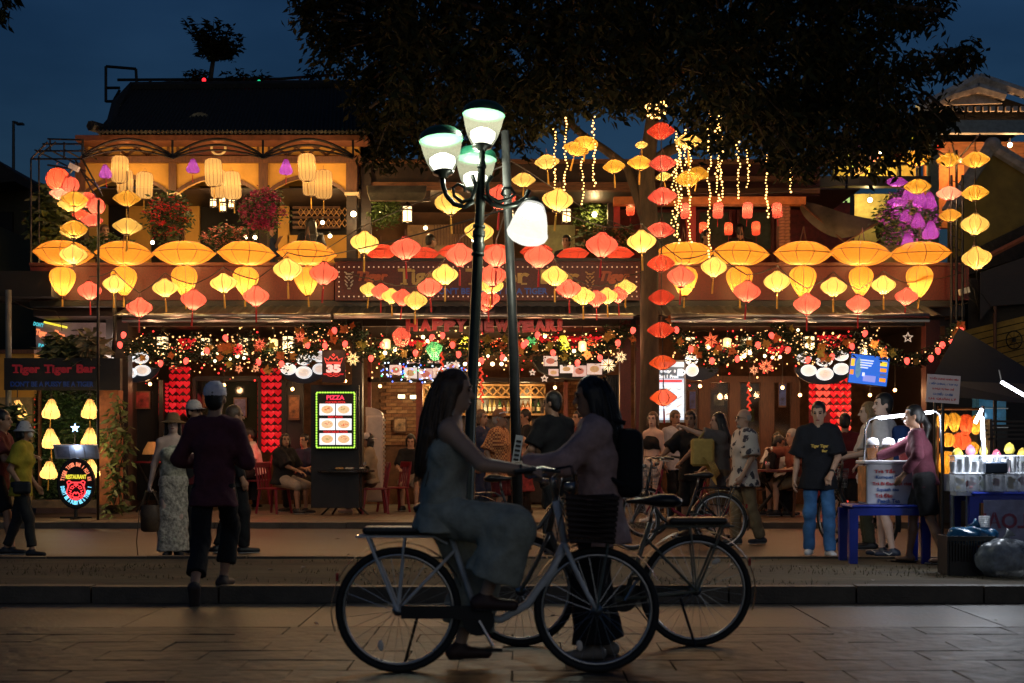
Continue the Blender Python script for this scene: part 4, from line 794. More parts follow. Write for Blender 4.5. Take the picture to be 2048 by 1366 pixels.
YP = 23.6
pz = thing('pizza_lightbox', 'standing backlit pizza menu board framed in green lights', 'menu board', at(671, 1018, YP))
b = MB(); pbox(b, 630, 712, 782, 898, YP, .14); b.build('cabinet', BLACK, pz); b = MB(); pbox(b, 622, 718, 770, 1016, YP + .15, .2); b.build('stand', mat('black_cabinet', (.012, .012, .014), .4), pz)
NP = mat('neon_pink', (1, .05, .12), .4, var=0, emit=1.0, ecol=(1, .05, .12)); text('PIZZA', 671, 795, YP - .01, 36, 9, NP, pz, bold=.04); NRR = mat('menu_red', (.8, .03, .03), .4, var=0, emit=.7, ecol=(.9, .03, .03))
for s_, y_, w in (('CHICKEN PIZZA', 804.5, 40), ('BEEF PIZZA', 834, 30), ('VEGETABLES PIZZA', 863.5, 50)): text(s_, 671, y_, YP - .01, w, 4.6, NRR, pz, bold=.03)
for r_ in range(3):
    for c_ in range(2): food(654.5 + c_ * 33, 819 + r_ * 29.5, YP - .012, 31, 23, pz, (.85, .62, .35) if (r_ + c_) % 2 else (.85, .55, .28), r_ * 2 + c_)
led = mat('green_yellow_led', (.5, 1, .1), .4, var=0, emit=1.6, ecol=(.45, .95, .08)); b = MB()
for i in range(15): b.box(at(635 + i * 5.15, 785, YP - .01), (pxm(3.6, YP), .015, pxm(2.4, YP))); b.box(at(635 + i * 5.15, 895, YP - .01), (pxm(3.6, YP), .015, pxm(2.4, YP)))
for i in range(21): b.box(at(633, 788 + i * 5.2, YP - .01), (pxm(2.4, YP), .015, pxm(3.6, YP))); b.box(at(709, 788 + i * 5.2, YP - .01), (pxm(2.4, YP), .015, pxm(3.6, YP)))
b.build('led_border', led, pz)['kind'] = 'stuff'
n35 = thing('number_sign', 'black house number sign 35 with a red crown', 'sign', at(667, 765, 23.3))
b = MB(); pbox(b, 644, 690, 700, 765, 23.3, .06); b.build('board', mat('black_sign', (.02, .005, .005), .4), n35)
text('35', 667, 737, 23.29, 29, 17, mat('number_pink', (1, .45, .4), .4, var=0, emit=1.1, ecol=(1, .5, .42)), n35, bold=.07); text('NGUYỄN PHÚC CHU', 667, 747.5, 23.29, 40, 5, NRR, n35, bold=.05)
cm = mat('crown_red', (.8, .08, .06), .4, var=0, emit=.7, ecol=(.9, .08, .06)); b = MB(); b.tube([at(x, y_, 23.28) for x, y_ in ((652, 725), (649, 716), (657, 720), (660, 713), (667, 719), (674, 713), (677, 720), (685, 716), (682, 725))], .014, 5, True); b.tube([at(653, 728, 23.28), at(667, 726, 23.28), at(681, 728, 23.28)], .012, 5); b.box(at(667, 710, 23.28), (.02, .01, .05)); b.box(at(667, 710, 23.28), (.05, .01, .02)); b.build('crown', cm, n35)
b = MB(); b.tube([at(655, 751, 23.28), at(662, 753, 23.28), at(667, 751, 23.28), at(672, 753, 23.28), at(679, 751, 23.28)], .006, 4); b.build('flourish', cm, n35)
def plates(name, label, pl, Y, bx):
    o = thing(name, label, 'sign', at(pl[0][0], pl[0][1] + 30, Y)); n = 24; M = Matrix.Translation(at(bx[0], bx[1], Y))
    MB().prism([(pxm(bx[2], Y) * math.cos(PI + PI * i / n), pxm(bx[3], Y) * math.sin(PI + PI * i / n)) for i in range(n + 1)], .02, .08, M).build('board', mat('navy_board', (.012, .016, .03), .35), o)
    for k, (x, y_, w, h) in enumerate(pl):
        M = Matrix.Translation(at(x, y_, Y)); p = MB().prism([(pxm(w * .46, Y) * math.cos(2 * PI * i / 28), pxm(h * .46, Y) * math.sin(2 * PI * i / 28)) for i in range(28)], -.03, .0, M).build('plate', mat('lit_plate', (.8, .86, .92), .4, var=0, emit=.72, ecol=(.86, .94, 1)), o)
        MB().prism([(pxm(w / 2 * .62, Y) * math.cos(2 * PI * i / 20), pxm(h / 2 * .62, Y) * math.sin(2 * PI * i / 20)) for i in range(20)], -.036, -.031, M).build('dish', mat('lit_dish_%d' % (k % 3), [(.95, .9, .9), (.95, .82, .74), (.9, .92, .95)][k % 3], .4, emit=.5, var=.4, scale=25), p)
plates('plate_sign', 'half-round navy sign of lit white plates left of the number sign', [(577, 738, 34, 26), (608, 745, 36, 27), (608, 719, 33, 26), (639, 713, 34, 25), (640, 738, 32, 24)], 23.9, (606, 735, 46, 32))
plates('plate_sign', 'half-round sign of lit white plates at the far left behind the hedge sign', [(282, 716, 34, 25), (285, 741, 36, 24), (256, 718, 30, 18), (262, 746, 26, 22), (218, 712, 30, 20)], 24.4, (266, 735, 52, 30))
plates('plate_sign', 'half-round navy sign of lit white plates above the red heart wall', [(1617, 741, 34, 25), (1649, 748, 38, 28), (1682, 738, 34, 26), (1608, 716, 32, 22), (1648, 722, 36, 24), (1682, 712, 32, 22)], 24.2, (1648, 735, 58, 34))
plates('plate_sign', 'pair of lit white plates beside the drinks light board', [(1383, 719, 28, 26), (1384, 741, 28, 26)], 24.0, (1396, 735, 42, 26))
dm = thing('drinks_lightbox', 'tall white backlit drinks board behind the red lantern strand', 'menu board', at(1335, 846, 24.0))
b = MB(); pbox(b, 1299, 1372, 720, 845, 24.0, .1); b.build('cabinet', CHROME, dm); b = MB(); pbox(b, 1304, 1368, 724, 840, 23.985, .015); b.build('panel', mat('lit_panel', (.6, .72, .85), .4, var=0, emit=.75, ecol=(.62, .76, .92)), dm)
b = MB(); pbox(b, 1304, 1368, 734, 757, 23.97, .012); b.build('header', mat('grey_header', (.16, .2, .24), .4, var=0, emit=.25, ecol=(.25, .32, .4)), dm)
for s_, y_, w in (('Buy 1', 743, 30), ('Get 1 Free', 753, 42)): text(s_, 1336, y_, 23.965, w, 7, LW, dm, bold=.06)
b = MB(); pbox(b, 1308, 1364, 760, 764, 23.968, .006); b.build('ribbon', NRR, dm)
for r_ in range(4):
    for c_ in range(3): b = MB(); pbox(b, 1306 + c_ * 21, 1325 + c_ * 21, 768 + r_ * 18, 782 + r_ * 18, 23.972, .01); f = b.build('drink_photo', LW, dm); b = MB(); b.tube([at(1311 + c_ * 21 + k * 3.4, 776 + r_ * 18 + 3 * math.sin(k + r_), 23.965) for k in range(4)], .012, 5); b.build('drink', mat('drink_tint_%d' % ((r_ + c_) % 3), [(.7, .75, .85), (.85, .7, .65), (.6, .72, .8)][(r_ + c_) % 3], .5, emit=.5), f)
for k, x in enumerate((1312, 1360)): b = MB(); b.lathe([(pxm(5, 24), pxm(7, 24)), (pxm(6, 24), -pxm(7, 24))], 12, at(x, 745, 23.97), caps=True); b.tube([at(x + (6 if k else -6), 740, 23.97), at(x + (11 if k else -11), 745, 23.97), at(x + (6 if k else -6), 750, 23.97)], .012, 5); b.build('mug', LW, dm)
tv = thing('hanging_screen', 'tilted blue menu screen hanging from the canopy', 'screen', at(1740, 772, 23.2))
M = Matrix.Translation(at(1738, 740, 23.2)) @ Matrix.Rotation(R(7), 4, 'Y') @ Matrix.Rotation(R(-8), 4, 'Z')
MB().box((0, .04, 0), (.64, .06, .50), M=M).build('casing', BLACK, tv); MB().box((0, .004, 0), (.61, .006, .47), M=M).build('screen', mat('blue_screen', (.02, .12, .6), .3, var=0, emit=.9, ecol=(.03, .16, .75)), tv)
for k, (x, z, w, h, c) in enumerate(((-.05, .15, .22, .02, (.7, .85, 1)), (-.05, .11, .2, .02, (.7, .85, 1)), (-.06, .07, .18, .02, (.7, .85, 1)), (-.08, .03, .12, .02, (.7, .85, 1)), (.02, -.14, .2, .1, (.25, .3, .8)), (.22, .12, .11, .07, (1, .75, .05)), (.225, .02, .1, .06, (1, .35, .02)), (.23, -.06, .1, .04, (.1, .12, .3)), (.23, -.14, .1, .06, (1, .35, .02)), (-.27, .1, .06, .12, (1, .6, .05)), (-.27, -.06, .06, .08, (.9, .3, .05)), (-.08, -.08, .04, .06, (.8, .9, 1)))): MB().box((x, -.004, z), (w, .004, h), M=M).build('screen_block', mat('scr_%d' % k, c, .4, var=0, emit=.95), tv)
b = MB(); b.ell((-.17, -.003, .02), (.05, .003, .17), 14, 8, M=M); b.build('bottle_picture', mat('scr_bottle', (.12, .35, .6), .4, emit=.6, var=.3), tv)
MB().tube([at(1738, 712, 23.3), at(1738, 640, 23.3)], .015, 6).build('hanger', STEEL, tv)
# half-round photo boards under the canopy
for k, (x0, x1, yb) in enumerate(((762, 932, 759), (1066, 1236, 759))):
    xc = (x0 + x1) / 2; Y = 24.6; o = thing('half_round_board', ['half-round board of food photos left of the lamp post', 'half-round board of food photos right of the bare pole'][k], 'sign', at(xc, yb, Y))
    top = [(x0 + (x1 - x0) * i / 16, 712) for i in range(17)]; bot = [(x, 724 + (yb - 724) * math.sqrt(max(0, 1 - ((x - xc) / (x1 - xc)) ** 2))) for x, _ in top]
    MB().strip([(ux(a, Y), uz(c, Y)) for a, c in top], [(ux(a, Y), uz(c, Y)) for a, c in bot], Y, Y + .06).build('board', BLACK, o); MB().tube([at(a, c, Y - .01) for a, c in bot], .014, 6).build('rim', CHROME, o)
    for i, (x, y_, w, h) in enumerate(((-56, 740, 24, 20), (-26, 746, 26, 22), (4, 748, 28, 22), (32, 746, 26, 20), (58, 734, 24, 20), (-20, 720, 26, 14), (20, 720, 24, 12)) if k == 0 else ((-50, 722, 28, 20), (-18, 738, 26, 16), (8, 742, 28, 22), (38, 738, 30, 22), (62, 728, 20, 18), (-44, 745, 20, 14))):
        b = MB(); pbox(b, xc + x - w / 2, xc + x + w / 2, y_ - h / 2, y_ + h / 2, Y - .015, .012); f = b.build('food_photo', mat('lit_photo_%d' % (i % 3), [(.9, .62, .5), (.95, .8, .7), (.8, .5, .42)][i % 3], .4, emit=.75 if i != 0 or k == 0 else 1.3, var=.3, scale=20), o)
        b = MB(); b.ell(at(xc + x, y_, Y - .018), (pxm(w * .32, Y), .004, pxm(h * .3, Y)), 12, 6); b.build('dish', mat('lit_food_%d' % (i % 2), [(.75, .22, .14), (.8, .45, .2)][i % 2], .5, emit=.5, var=.3, scale=30), f)
# ------------------------------------------------------------------ under the canopy: heart walls, garlands, lamps, bar
hv = [(0, -.5)]
for i in range(1, 16): t = PI - 2 * PI * i / 16; hv.append((.5 * math.sin(t) ** 3 * 1.0, (13 * math.cos(t) - 5 * math.cos(2 * t) - 2 * math.cos(3 * t) - math.cos(4 * t)) / 32))
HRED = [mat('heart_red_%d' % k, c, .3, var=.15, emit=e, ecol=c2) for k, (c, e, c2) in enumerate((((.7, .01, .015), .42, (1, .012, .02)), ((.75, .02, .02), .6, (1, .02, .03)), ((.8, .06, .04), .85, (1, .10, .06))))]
heart_me = []
for m in HRED:
    b = MB(); n = len(hv); b.add([(x, 0, z) for x, z in hv] + [(x * .55, -.1, z * .55) for x, z in hv] + [(0, -.12, 0)], [(i, (i + 1) % n, (i + 1) % n + n, i + n) for i in range(n)] + [(i + n, (i + 1) % n + n, 2 * n) for i in range(n)]); heart_me.append(b.mesh('heart', m, True))
def hearts(label, x0, x1, y0, y1, Y, pitch=13.6, hot=None, skip=None):
    o = thing('heart_panel', label, 'wall panel', at((x0 + x1) / 2, y1, Y)); b = MB(); pbox(b, x0, x1, y0, y1, Y + .03, .04); b.build('backing', mat('heart_backing', (.10, .004, .008), .5), o)
    nx = max(1, round((x1 - x0) / pitch)); ny = max(1, round((y1 - y0) / pitch)); w = pxm((x1 - x0) / nx, Y)
    for r_ in range(ny):
        for c_ in range(nx):
            x, y_ = x0 + (c_ + .5) * (x1 - x0) / nx, y0 + (r_ + .5) * (y1 - y0) / ny
            if skip and skip(x, y_): continue
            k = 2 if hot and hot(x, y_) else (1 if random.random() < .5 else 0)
            put('heart', heart_me[k], o, at(x, y_, Y + .028) - wpos(o), (0, 0, 0), (w * 1.1, w, w * 1.14))
    return o
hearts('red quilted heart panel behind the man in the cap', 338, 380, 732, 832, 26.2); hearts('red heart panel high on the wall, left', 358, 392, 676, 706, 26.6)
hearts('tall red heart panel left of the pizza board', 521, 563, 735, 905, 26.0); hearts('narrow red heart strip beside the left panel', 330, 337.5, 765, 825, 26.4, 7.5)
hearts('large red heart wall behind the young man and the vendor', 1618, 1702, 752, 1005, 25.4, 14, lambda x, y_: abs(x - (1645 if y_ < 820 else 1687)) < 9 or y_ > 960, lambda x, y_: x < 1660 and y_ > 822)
hearts('pink heart frieze right of the centre, under the banner', 1078, 1205, 668, 690, 27.0, 15.5)
hearts('red heart frieze behind the right garland', 1425, 1500, 684, 706, 27.0, 15); hearts('red heart frieze between the right lanterns', 1535, 1585, 690, 708, 27.0, 15); hearts('red heart frieze above the plate sign', 1634, 1704, 668, 700, 26.6, 15)
hearts('red heart frieze above the left half-round board', 815, 880, 676, 696, 27.0, 14)
for k, (x, y_, p, c) in enumerate(((540, 900, 5, (1, .05, .05)), (1668, 900, 7, (1, .06, .05)), (360, 800, 3, (1, .05, .05)), (1130, 700, 3, (1, .1, .15)))): lamp('red_wall_fill', at(x, y_, 25.2), p, c, .2)  # unseen red lamps added before the heart panels
# garlands
PINE = mat('garland_needles', (.022, .05, .018), .7, var=.5, scale=4); POINS = [mat('flower_gold', (.45, .25, .04), .6, var=.3, scale=10), mat('flower_orange', (.5, .14, .03), .6, var=.3, scale=10), mat('flower_lime', (.36, .32, .05), .6, var=.3, scale=10)]
fl_me = []
for m in POINS:
    b = MB()
    for k in range(9):
        a = 2 * PI * k / 9 + (.2 if k % 2 else 0); L = .1 if k % 2 else .075; d = Vector((math.cos(a), -.25, math.sin(a))); sd = Vector((-math.sin(a), 0, math.cos(a))); b.add([(0, 0, 0), d * L * .5 + sd * .025, d * L, d * L * .5 - sd * .025], [(0, 1, 2, 3)])
    b.ell((0, -.012, 0), .014, 6, 5); fl_me.append(b.mesh('flower', m))
RB = mat('red_balloon_bulb', (1, .1, .08), .3, var=0, emit=2.2, ecol=(1, .085, .06)); rb_me = MB().lathe([(.0, .055), (.025, .05), (.042, .025), (.044, 0), (.034, -.03), (.015, -.055), (.0, -.06)], 12).mesh('red_bulb', RB, True)
WB = mat('warm_globe_bulb', (1, .8, .5), .3, var=0, emit=6, ecol=(1, .72, .36)); wb_me = MB().ell((0, 0, 0), .032, 10, 8).mesh('globe_bulb', WB, True)
SPK = mat('tinsel_spark', (1, .8, .5), .3, var=0, emit=2.2, ecol=(1, .48, .17), sample=False)
def garland(label, path, Y, th, flowers, reds, whites=()):
    o = thing('garland', label, 'garland', at(path[0][0], path[0][1] + 20, Y)); pts = []; sp = MB(); core = []
    for (xa, ya), (xb, yb) in zip(path[:-1], path[1:]):
        n = int(math.hypot(xb - xa, yb - ya) / 3.2)
        for k in range(n):
            t = k / n; x, y_ = xa + (xb - xa) * t, ya + (yb - ya) * t; core.append(at(x, y_, Y + .05))
            for _ in range(3): pts.append(tuple(at(x, y_ + random.gauss(0, th * .42), Y + random.uniform(-.08, .1))))
            if random.random() < .6: sp.ell(at(x + random.uniform(-3, 3), y_ + random.gauss(0, th * .45), Y - .1), random.uniform(.006, .013), 5, 4)
    MB().tube(core[::4], .02, 5).build('rope', PINE, o); leaf_mesh(pts, 7, .085, 'needles', PINE, .1, o, 'stuff', .08); sp.build('sparkles', SPK, o)['kind'] = 'stuff'
    for i in range(flowers):
        q = random.choice(pts); put('flower', random.choice(fl_me), o, Vector(q) + Vector((0, -.14, 0)) - wpos(o), (random.uniform(-.4, .4), random.uniform(0, 6), random.uniform(-.5, .5)), (1.0,) * 3 if random.random() < .5 else (.8,) * 3)
    for x, y_ in reds: put('red_bulb', rb_me, o, at(x, y_, Y - .16) - wpos(o), (random.uniform(-.2, .2), random.uniform(-.25, .25), 0))
    for x, y_ in whites: put('globe_bulb', wb_me, o, at(x, y_, Y - .05) - wpos(o), (0, 0, 0), (random.uniform(.7, 1.1),) * 3)
    return o
garland('dense garland of needles, flowers and red bulbs left of the number sign', [(250, 700), (300, 690), (350, 712), (400, 690), (450, 715), (500, 690), (550, 715), (600, 705), (640, 690)], 23.3, 26, 16, [(247, 670), (321, 727), (372, 722), (414, 702), (451, 676), (479, 694), (517, 724), (563, 728), (240, 690)], [(460, 718), (475, 712), (450, 695), (434, 708), (430, 722), (488, 716)])
garland('leafy garland with flowers arching over the number sign', [(600, 668), (650, 660), (700, 660), (730, 690)], 23.3, 22, 9, [(669, 661), (650, 692), (690, 688), (615, 690)], [(700, 720)])
garland('garland looping along the centre left of the lamp post', [(720, 690), (760, 705), (800, 700), (840, 715), (880, 700), (930, 690), (960, 705)], 23.6, 24, 10, [(742, 717), (831, 706), (864, 675), (885, 671), (917, 709), (765, 690), (905, 690)], [(846, 674), (855, 682), (790, 700), (790, 696), (930, 728), (770, 706), (945, 715)])
garland('garland looping along the centre right of the bare pole', [(960, 705), (1010, 690), (1050, 700), (1100, 690), (1140, 715), (1190, 700), (1240, 670), (1270, 655)], 23.6, 24, 14, [(963, 722), (1005, 715), (1047, 690), (1106, 706), (1155, 726), (1200, 716), (1236, 686), (1266, 661), (1075, 670), (1052, 686)], [(985, 728), (1003, 728), (1090, 673), (1148, 702), (1010, 718), (958, 728), (976, 712)])
garland('garland over the right-hand window with golden flowers', [(1340, 655), (1380, 700), (1430, 715), (1480, 700), (1530, 680), (1560, 660), (1600, 700), (1650, 705), (1700, 690), (1740, 670)], 23.2, 24, 20, [(1353, 660), (1382, 699), (1424, 722), (1475, 718), (1516, 690), (1543, 671), (1576, 700), (1616, 720), (1664, 714), (1704, 693), (1730, 667), (1768, 698)], [(1480, 716), (1488, 712), (1500, 706), (1545, 715), (1560, 714), (1530, 712), (1417, 695), (1596, 660)])
garland('garland drooping along the black tent at the right', [(1740, 690), (1790, 715), (1840, 722), (1880, 700), (1920, 650)], 22.6, 14, 9, [(1814, 722), (1862, 717), (1876, 702), (1885, 690), (1905, 685), (1922, 662)], ())
for k, (x, y_) in enumerate(((300, 690), (470, 700), (640, 690), (850, 690), (1100, 700), (1260, 690), (1430, 700), (1620, 700), (1760, 700))): lamp('garland_fill', at(x, y_ - 4, 22.4), 7.0, (1, .40, .20), .12)  # unseen lamps added ahead of the garlands, lighting letters and flowers
# metal pendant lanterns
PFR = mat('pendant_iron', (.02, .014, .01), .5, .4); PPN = mat('pendant_pane', (1, .85, .6), .4, var=.15, scale=20, emit=1.2, ecol=(1, .78, .46))
def pendant(label, x, y_, w, h, Y, power=6, group='iron pendant lanterns', name='pendant_lantern'):
    o = thing(name, label, 'lantern', at(x, y_ + h / 2, Y), group=group); W2, H2 = pxm(w, Y) / 2, pxm(h, Y) / 2; c = at(x, y_, Y); b = MB(); p = MB()
    for k in range(6):
        a = PI / 6 + k * PI / 3; u = Vector((math.cos(a) * W2, math.sin(a) * W2, 0)); b.tube([c + u - Vector((0, 0, H2)), c + u + Vector((0, 0, H2 * .8))], .008, 4)
        a2 = a + PI / 3; u2 = Vector((math.cos(a2) * W2, math.sin(a2) * W2, 0)); q = .93
        for z0, z1 in ((-.92, .28), (.42, .74)): p.add([c + u * q + Vector((0, 0, H2 * z0)), c + u2 * q + Vector((0, 0, H2 * z0)), c + u2 * q + Vector((0, 0, H2 * z1)), c + u * q + Vector((0, 0, H2 * z1))], [(0, 1, 2, 3)])
    for z in (-1, .35, .8): b.tube([c + Vector((math.cos(PI / 6 + k * PI / 3) * W2, math.sin(PI / 6 + k * PI / 3) * W2, H2 * z)) for k in range(6)], .011, 4, True)
    b.build('frame', PFR, o); p.build('panes', PPN, o)['kind'] = 'stuff'
    MB().lathe([(W2 * 1.15, H2 * .8), (W2 * .5, H2 * 1.1), (.01, H2 * 1.3)], 6, c, a0=PI / 6, a1=PI / 6 + 2 * PI).build('cap', PFR, o); MB().tube([c + Vector((0, 0, H2 * 1.3)), c + Vector((0, 0, H2 * 1.3 + .25))], .005, 4).build('chain', PFR, o)
    lamp('pendant_light', c - Vector((0, .22, .1)), power, (1, .62, .3), .06)
for i, (x, y_, w, h) in enumerate(((325, 690, 24, 42), (412, 692, 22, 40), (488, 692, 22, 40), (577, 690, 26, 44), (1380, 690, 22, 40), (1493, 690, 22, 42), (1618, 690, 24, 44), (1732, 692, 26, 44))): pendant('black iron pendant lantern with cream panes, %s from the left under the canopy' % NUM[i], x, y_, w, h, 24.0, 9)
for i, (x, y_, w, h, t) in enumerate(((815, 427, 22, 36, 'red-framed pendant lantern under the bamboo awning'), (1133, 430, 20, 30, 'pendant lantern right of the drooping lamp head'), (1020, 432, 18, 30, 'pendant lantern behind the drooping lamp head'))): pendant(t, x, y_, w, h, 24.5, 8, 'terrace pendant lanterns')
for i, (x, y_) in enumerate(((427, 405), (445, 396), (446, 414), (464, 407), (465, 398))): pendant('small glowing pendant in the cluster under the middle arch, %s' % ['leftmost', 'top', 'bottom', 'right', 'far right, partly hidden'][i], x, y_, 15, 18, 25.2, 4, 'pendant cluster under the middle arch', 'small_pendant')
BAM = mat('basket_lamp_weave', (.9, .62, .28), .6, var=.3, scale=60, emit=1.1, ecol=(1, .66, .28))
for i, (x, y_) in enumerate(((548, 688), (773, 688), (1454, 686), (1165, 692))):
    o = thing('basket_lamp', 'woven basket lamp with a bright bulb, %s' % ['right of the red star', 'left of the red lantern', 'over the right-hand garland', 'left of the white star'][i], 'lamp', at(x, y_ + 11, 23.5), group='woven basket lamps'); w = pxm(8, 23.5); h = pxm(10, 23.5); c = at(x, y_, 23.5)
    MB().lathe([(w * .6, h), (w, h * .7), (w, -h * .8), (w * .8, -h)], 14, c).build('basket', BAM, o, True); MB().ell(c - Vector((0, w * .5, 0)), w * .55, 8, 6).build('bulb', WB, o, True); MB().tube([c + Vector((0, 0, h)), c + Vector((0, 0, h + .3))], .005, 4).build('cord', CABLE, o); lamp('basket_light', c - Vector((0, .2, .05)), 6, (1, .68, .32), .05)
# star lanterns
for i, (x, y_, r_, n, c, e, t) in enumerate(((1217, 731, 18, 8, (1, .86, .5), 1.1, 'white eight-pointed star lantern at the right end of the half-round board'), (1242, 714, 15, 7, (1, .82, .45), 1.0, 'white star lantern above the big white star'), (706, 718, 17, 8, (1, .72, .3), 1.2, 'golden star lantern left of the left half-round board'), (520, 688, 15, 8, (1, .2, .1), .75, 'red and white striped star lantern left of the basket lamp'), (1532, 733, 18, 9, (1, .3, .13), .9, 'orange star lantern under the right garland'), (1508, 740, 12, 6, (1, .42, .2), 1.1, 'small orange star lantern left of the orange star'), (478, 738, 11, 6, (1, .34, .15), 1.0, 'orange star lantern hanging below the left garland'), (512, 737, 10, 6, (1, .42, .2), 1., 'small orange star lantern beside the left hanging star'), (476, 700, 14, 7, (1, .06, .06), .5, 'red star lantern inside the left garland'), (600, 674, 14, 7, (1, .22, .1), .8, 'red star lantern left of the number sign'), (1422, 680, 18, 6, (1, .2, .08), .75, 'tall red star lantern in the right garland'))):
    Y = 22.95; o = thing('star_lantern', t, 'star lantern', at(x, y_ + r_, Y), group='star lanterns'); b = star_mb(n, pxm(r_, Y), pxm(r_ * .42, Y), .05); M = Matrix.Translation(at(x, y_, Y)) @ Matrix.Rotation(.2 * i, 4, 'Y'); b.v = [tuple(M @ Vector(v)) for v in b.v]; b.build('star', mat('star_paper_%d' % i, c, .5, var=.3, scale=12, emit=e, ecol=c), o)
    b = MB()
    for k in range(n): a = 2 * PI * k / n + PI / 2; b.tube([M @ Vector((0, -.052, 0)), M @ Vector((pxm(r_, Y) * math.cos(a), -.004, pxm(r_, Y) * math.sin(a)))], .006, 4)
    b.build('ribs', RIBR, o); MB().tube([at(x, y_ - r_, Y), at(x, y_ - r_ - 25, Y)], .004, 4).build('cord', CABLE, o)
for i, (x, y_, r_) in enumerate(((896, 745, 7), (872, 742, 8), (817, 756, 5), (1089, 757, 7), (1065, 745, 6), (912, 728, 7), (1816, 675, 10))):
    Y = 23.4; o = thing('star_ornament', 'small outlined silver star hanging under the canopy, %s' % ['right of the left half-round board', 'at the right edge of the left board', 'at the bottom of the left board', 'left under the right half-round board', 'between the bare pole and the right board', 'above the bar shelf, by the lamp post', 'white one right of the hanging screen'][i], 'ornament', at(x, y_ + r_, Y), group='silver star ornaments'); b = MB(); b.tube([at(x + r_ * q * math.cos(PI * k / 5 + PI / 2), y_ - r_ * q * math.sin(PI * k / 5 + PI / 2), Y) for k in range(10) for q in [(1, .42)[k % 2]]], .012, 5, True); b.build('star', mat('silver_star', (.8, .7, .62), .3, var=.1, emit=.45, ecol=(1, .75, .55)), o); MB().tube([at(x, y_ - r_, Y), at(x, y_ - 40, Y)], .003, 4).build('cord', CABLE, o)
ic = thing('icicle_lights', 'blue and white icicle lights along the left half-round board', 'fairy lights', at(845, 765, 23.9))
for nm, c, n in (('blue_bulbs', (.1, .2, 1), 40), ('white_bulbs', (.7, .85, 1), 34), ('green_bulbs', (.1, .9, .3), 10)):
    b = MB()
    for _ in range(n): b.ell(at(random.uniform(760, 935), random.uniform(725, 765), 24.0), .014, 5, 4)
    b.build(nm, mat('icicle_' + nm, c, .4, var=0, emit=3, sample=False), ic)['kind'] = 'stuff'
for i, (x, y0, y1) in enumerate(((884, 705, 790), (963, 735, 808), (66, 785, 860), (1498, 765, 830))):
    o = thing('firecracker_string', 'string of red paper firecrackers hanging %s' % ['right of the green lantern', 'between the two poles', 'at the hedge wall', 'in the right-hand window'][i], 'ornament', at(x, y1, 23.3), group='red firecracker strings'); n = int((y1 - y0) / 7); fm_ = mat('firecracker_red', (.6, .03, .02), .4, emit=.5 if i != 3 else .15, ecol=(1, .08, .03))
    for k in range(n): MB().tube([at(x, y0 + k * 7, 23.3), at(x + (3.5 if k % 2 else -3.5), y0 + k * 7 + 7, 23.25)], .016, 6).build('firecracker', fm_, o)
    MB().tube([at(x, y0 - 12, 23.3), at(x, y1, 23.3)], .004, 4).build('cord', CABLE, o)
# terrace wall lamps and bare bulbs
for i, (x, y_, Y, p, t) in enumerate(((707, 428, 24.4, 16, 'bright wall lamp on the column right of the arches'), (1189, 429, 26.2, 16, 'bright wall lamp in the greenery behind the tree'), (645, 445, 25.6, 9, 'bare bulb above the woman on the terrace'), (660, 472, 25.6, 9, 'bare bulb beside the fretwork screen'), (491, 474, 25.6, 9, 'bare bulb left of the seated terrace guest'), (510, 475, 25.6, 9, 'bare bulb right beside the seated terrace guest'), (851, 456, 26.0, 10, 'bare bulb high in the middle room'), (856, 482, 26.0, 10, 'bare bulb low in the middle room'), (947, 480, 26.0, 8, 'bare bulb behind the lamp post'), (1075, 482, 25.8, 8, 'bare bulb below the drooping lamp head'), (762, 425, 25.6, 8, 'spot bulb in the greenery under the bamboo awning'), (305, 485, 25.5, 8, 'bare bulb under the left arch'))):
    o = thing('bare_bulb', t, 'bulb', at(x, y_ + 4, Y), group='bare bulbs on the terrace'); MB().ell(at(x, y_, Y), .05 if i < 2 else .036, 10, 8).build('globe', mat('hot_bulb', (1, .85, .6), .3, var=0, emit=9, ecol=(1, .8, .5)), o, True); MB().tube([at(x, y_ + 4, Y), at(x, y_ + 10, Y + .02)] if i < 2 else [at(x, y_ - 3, Y), at(x, y_ - 9, Y)], .018, 6).build('socket', BLACK, o); lamp('bulb_light', at(x, y_, Y - .12), p * 1.05, (1, .62, .26), .05)
# greenery on the terrace
FLR = [mat('petal_red', (.5, .012, .02), .6, var=.3), mat('petal_magenta', (.32, .01, .09), .6, var=.3)]; GRN = mat('basket_leaf', (.035, .06, .015), .6, var=.4)
def bush(name, label, cat, c, rx, ry, Y, n, leafm, L=.09, petals=None, npet=0, pot=None, group=None):
    o = thing(name, label, cat, at(c[0], c[1] + ry, Y), group=group); pts = []
    for _ in range(n):
        a, q = random.uniform(0, 2 * PI), math.sqrt(random.random()); pts.append(tuple(at(c[0] + rx * q * math.cos(a), c[1] + ry * q * math.sin(a), Y + random.uniform(-.2, .2))))
    leaf_mesh(pts, 7, L, 'leaves', leafm, .3, o, 'stuff', .1)
    if petals: leaf_mesh([tuple(Vector(random.choice(pts)) + Vector((0, -.12, 0))) for _ in range(npet)], 6, .06, 'flowers', petals, .0, o, 'stuff', .05)
    if pot: b = MB(); b.lathe([(.1, 0), (.16, .2), (.17, .22)], 12, at(c[0], c[1] + ry + 6, Y)); b.build('pot', pot, o, True)
    else: MB().tube([at(c[0], c[1] + ry * .3, Y), at(c[0], c[1] - ry - 4, Y)], .012, 5).build('stem', BARK, o)
    return o
bush('flower_basket', 'hanging basket of red flowers left of the middle arch', 'flowers', (337, 432), 42, 46, 23.9, 190, GRN, .09, FLR[0], 90); bush('flower_basket', 'hanging basket of dense crimson flowers right of the middle arch', 'flowers', (527, 420), 42, 40, 23.9, 170, GRN, .08, FLR[1], 260)
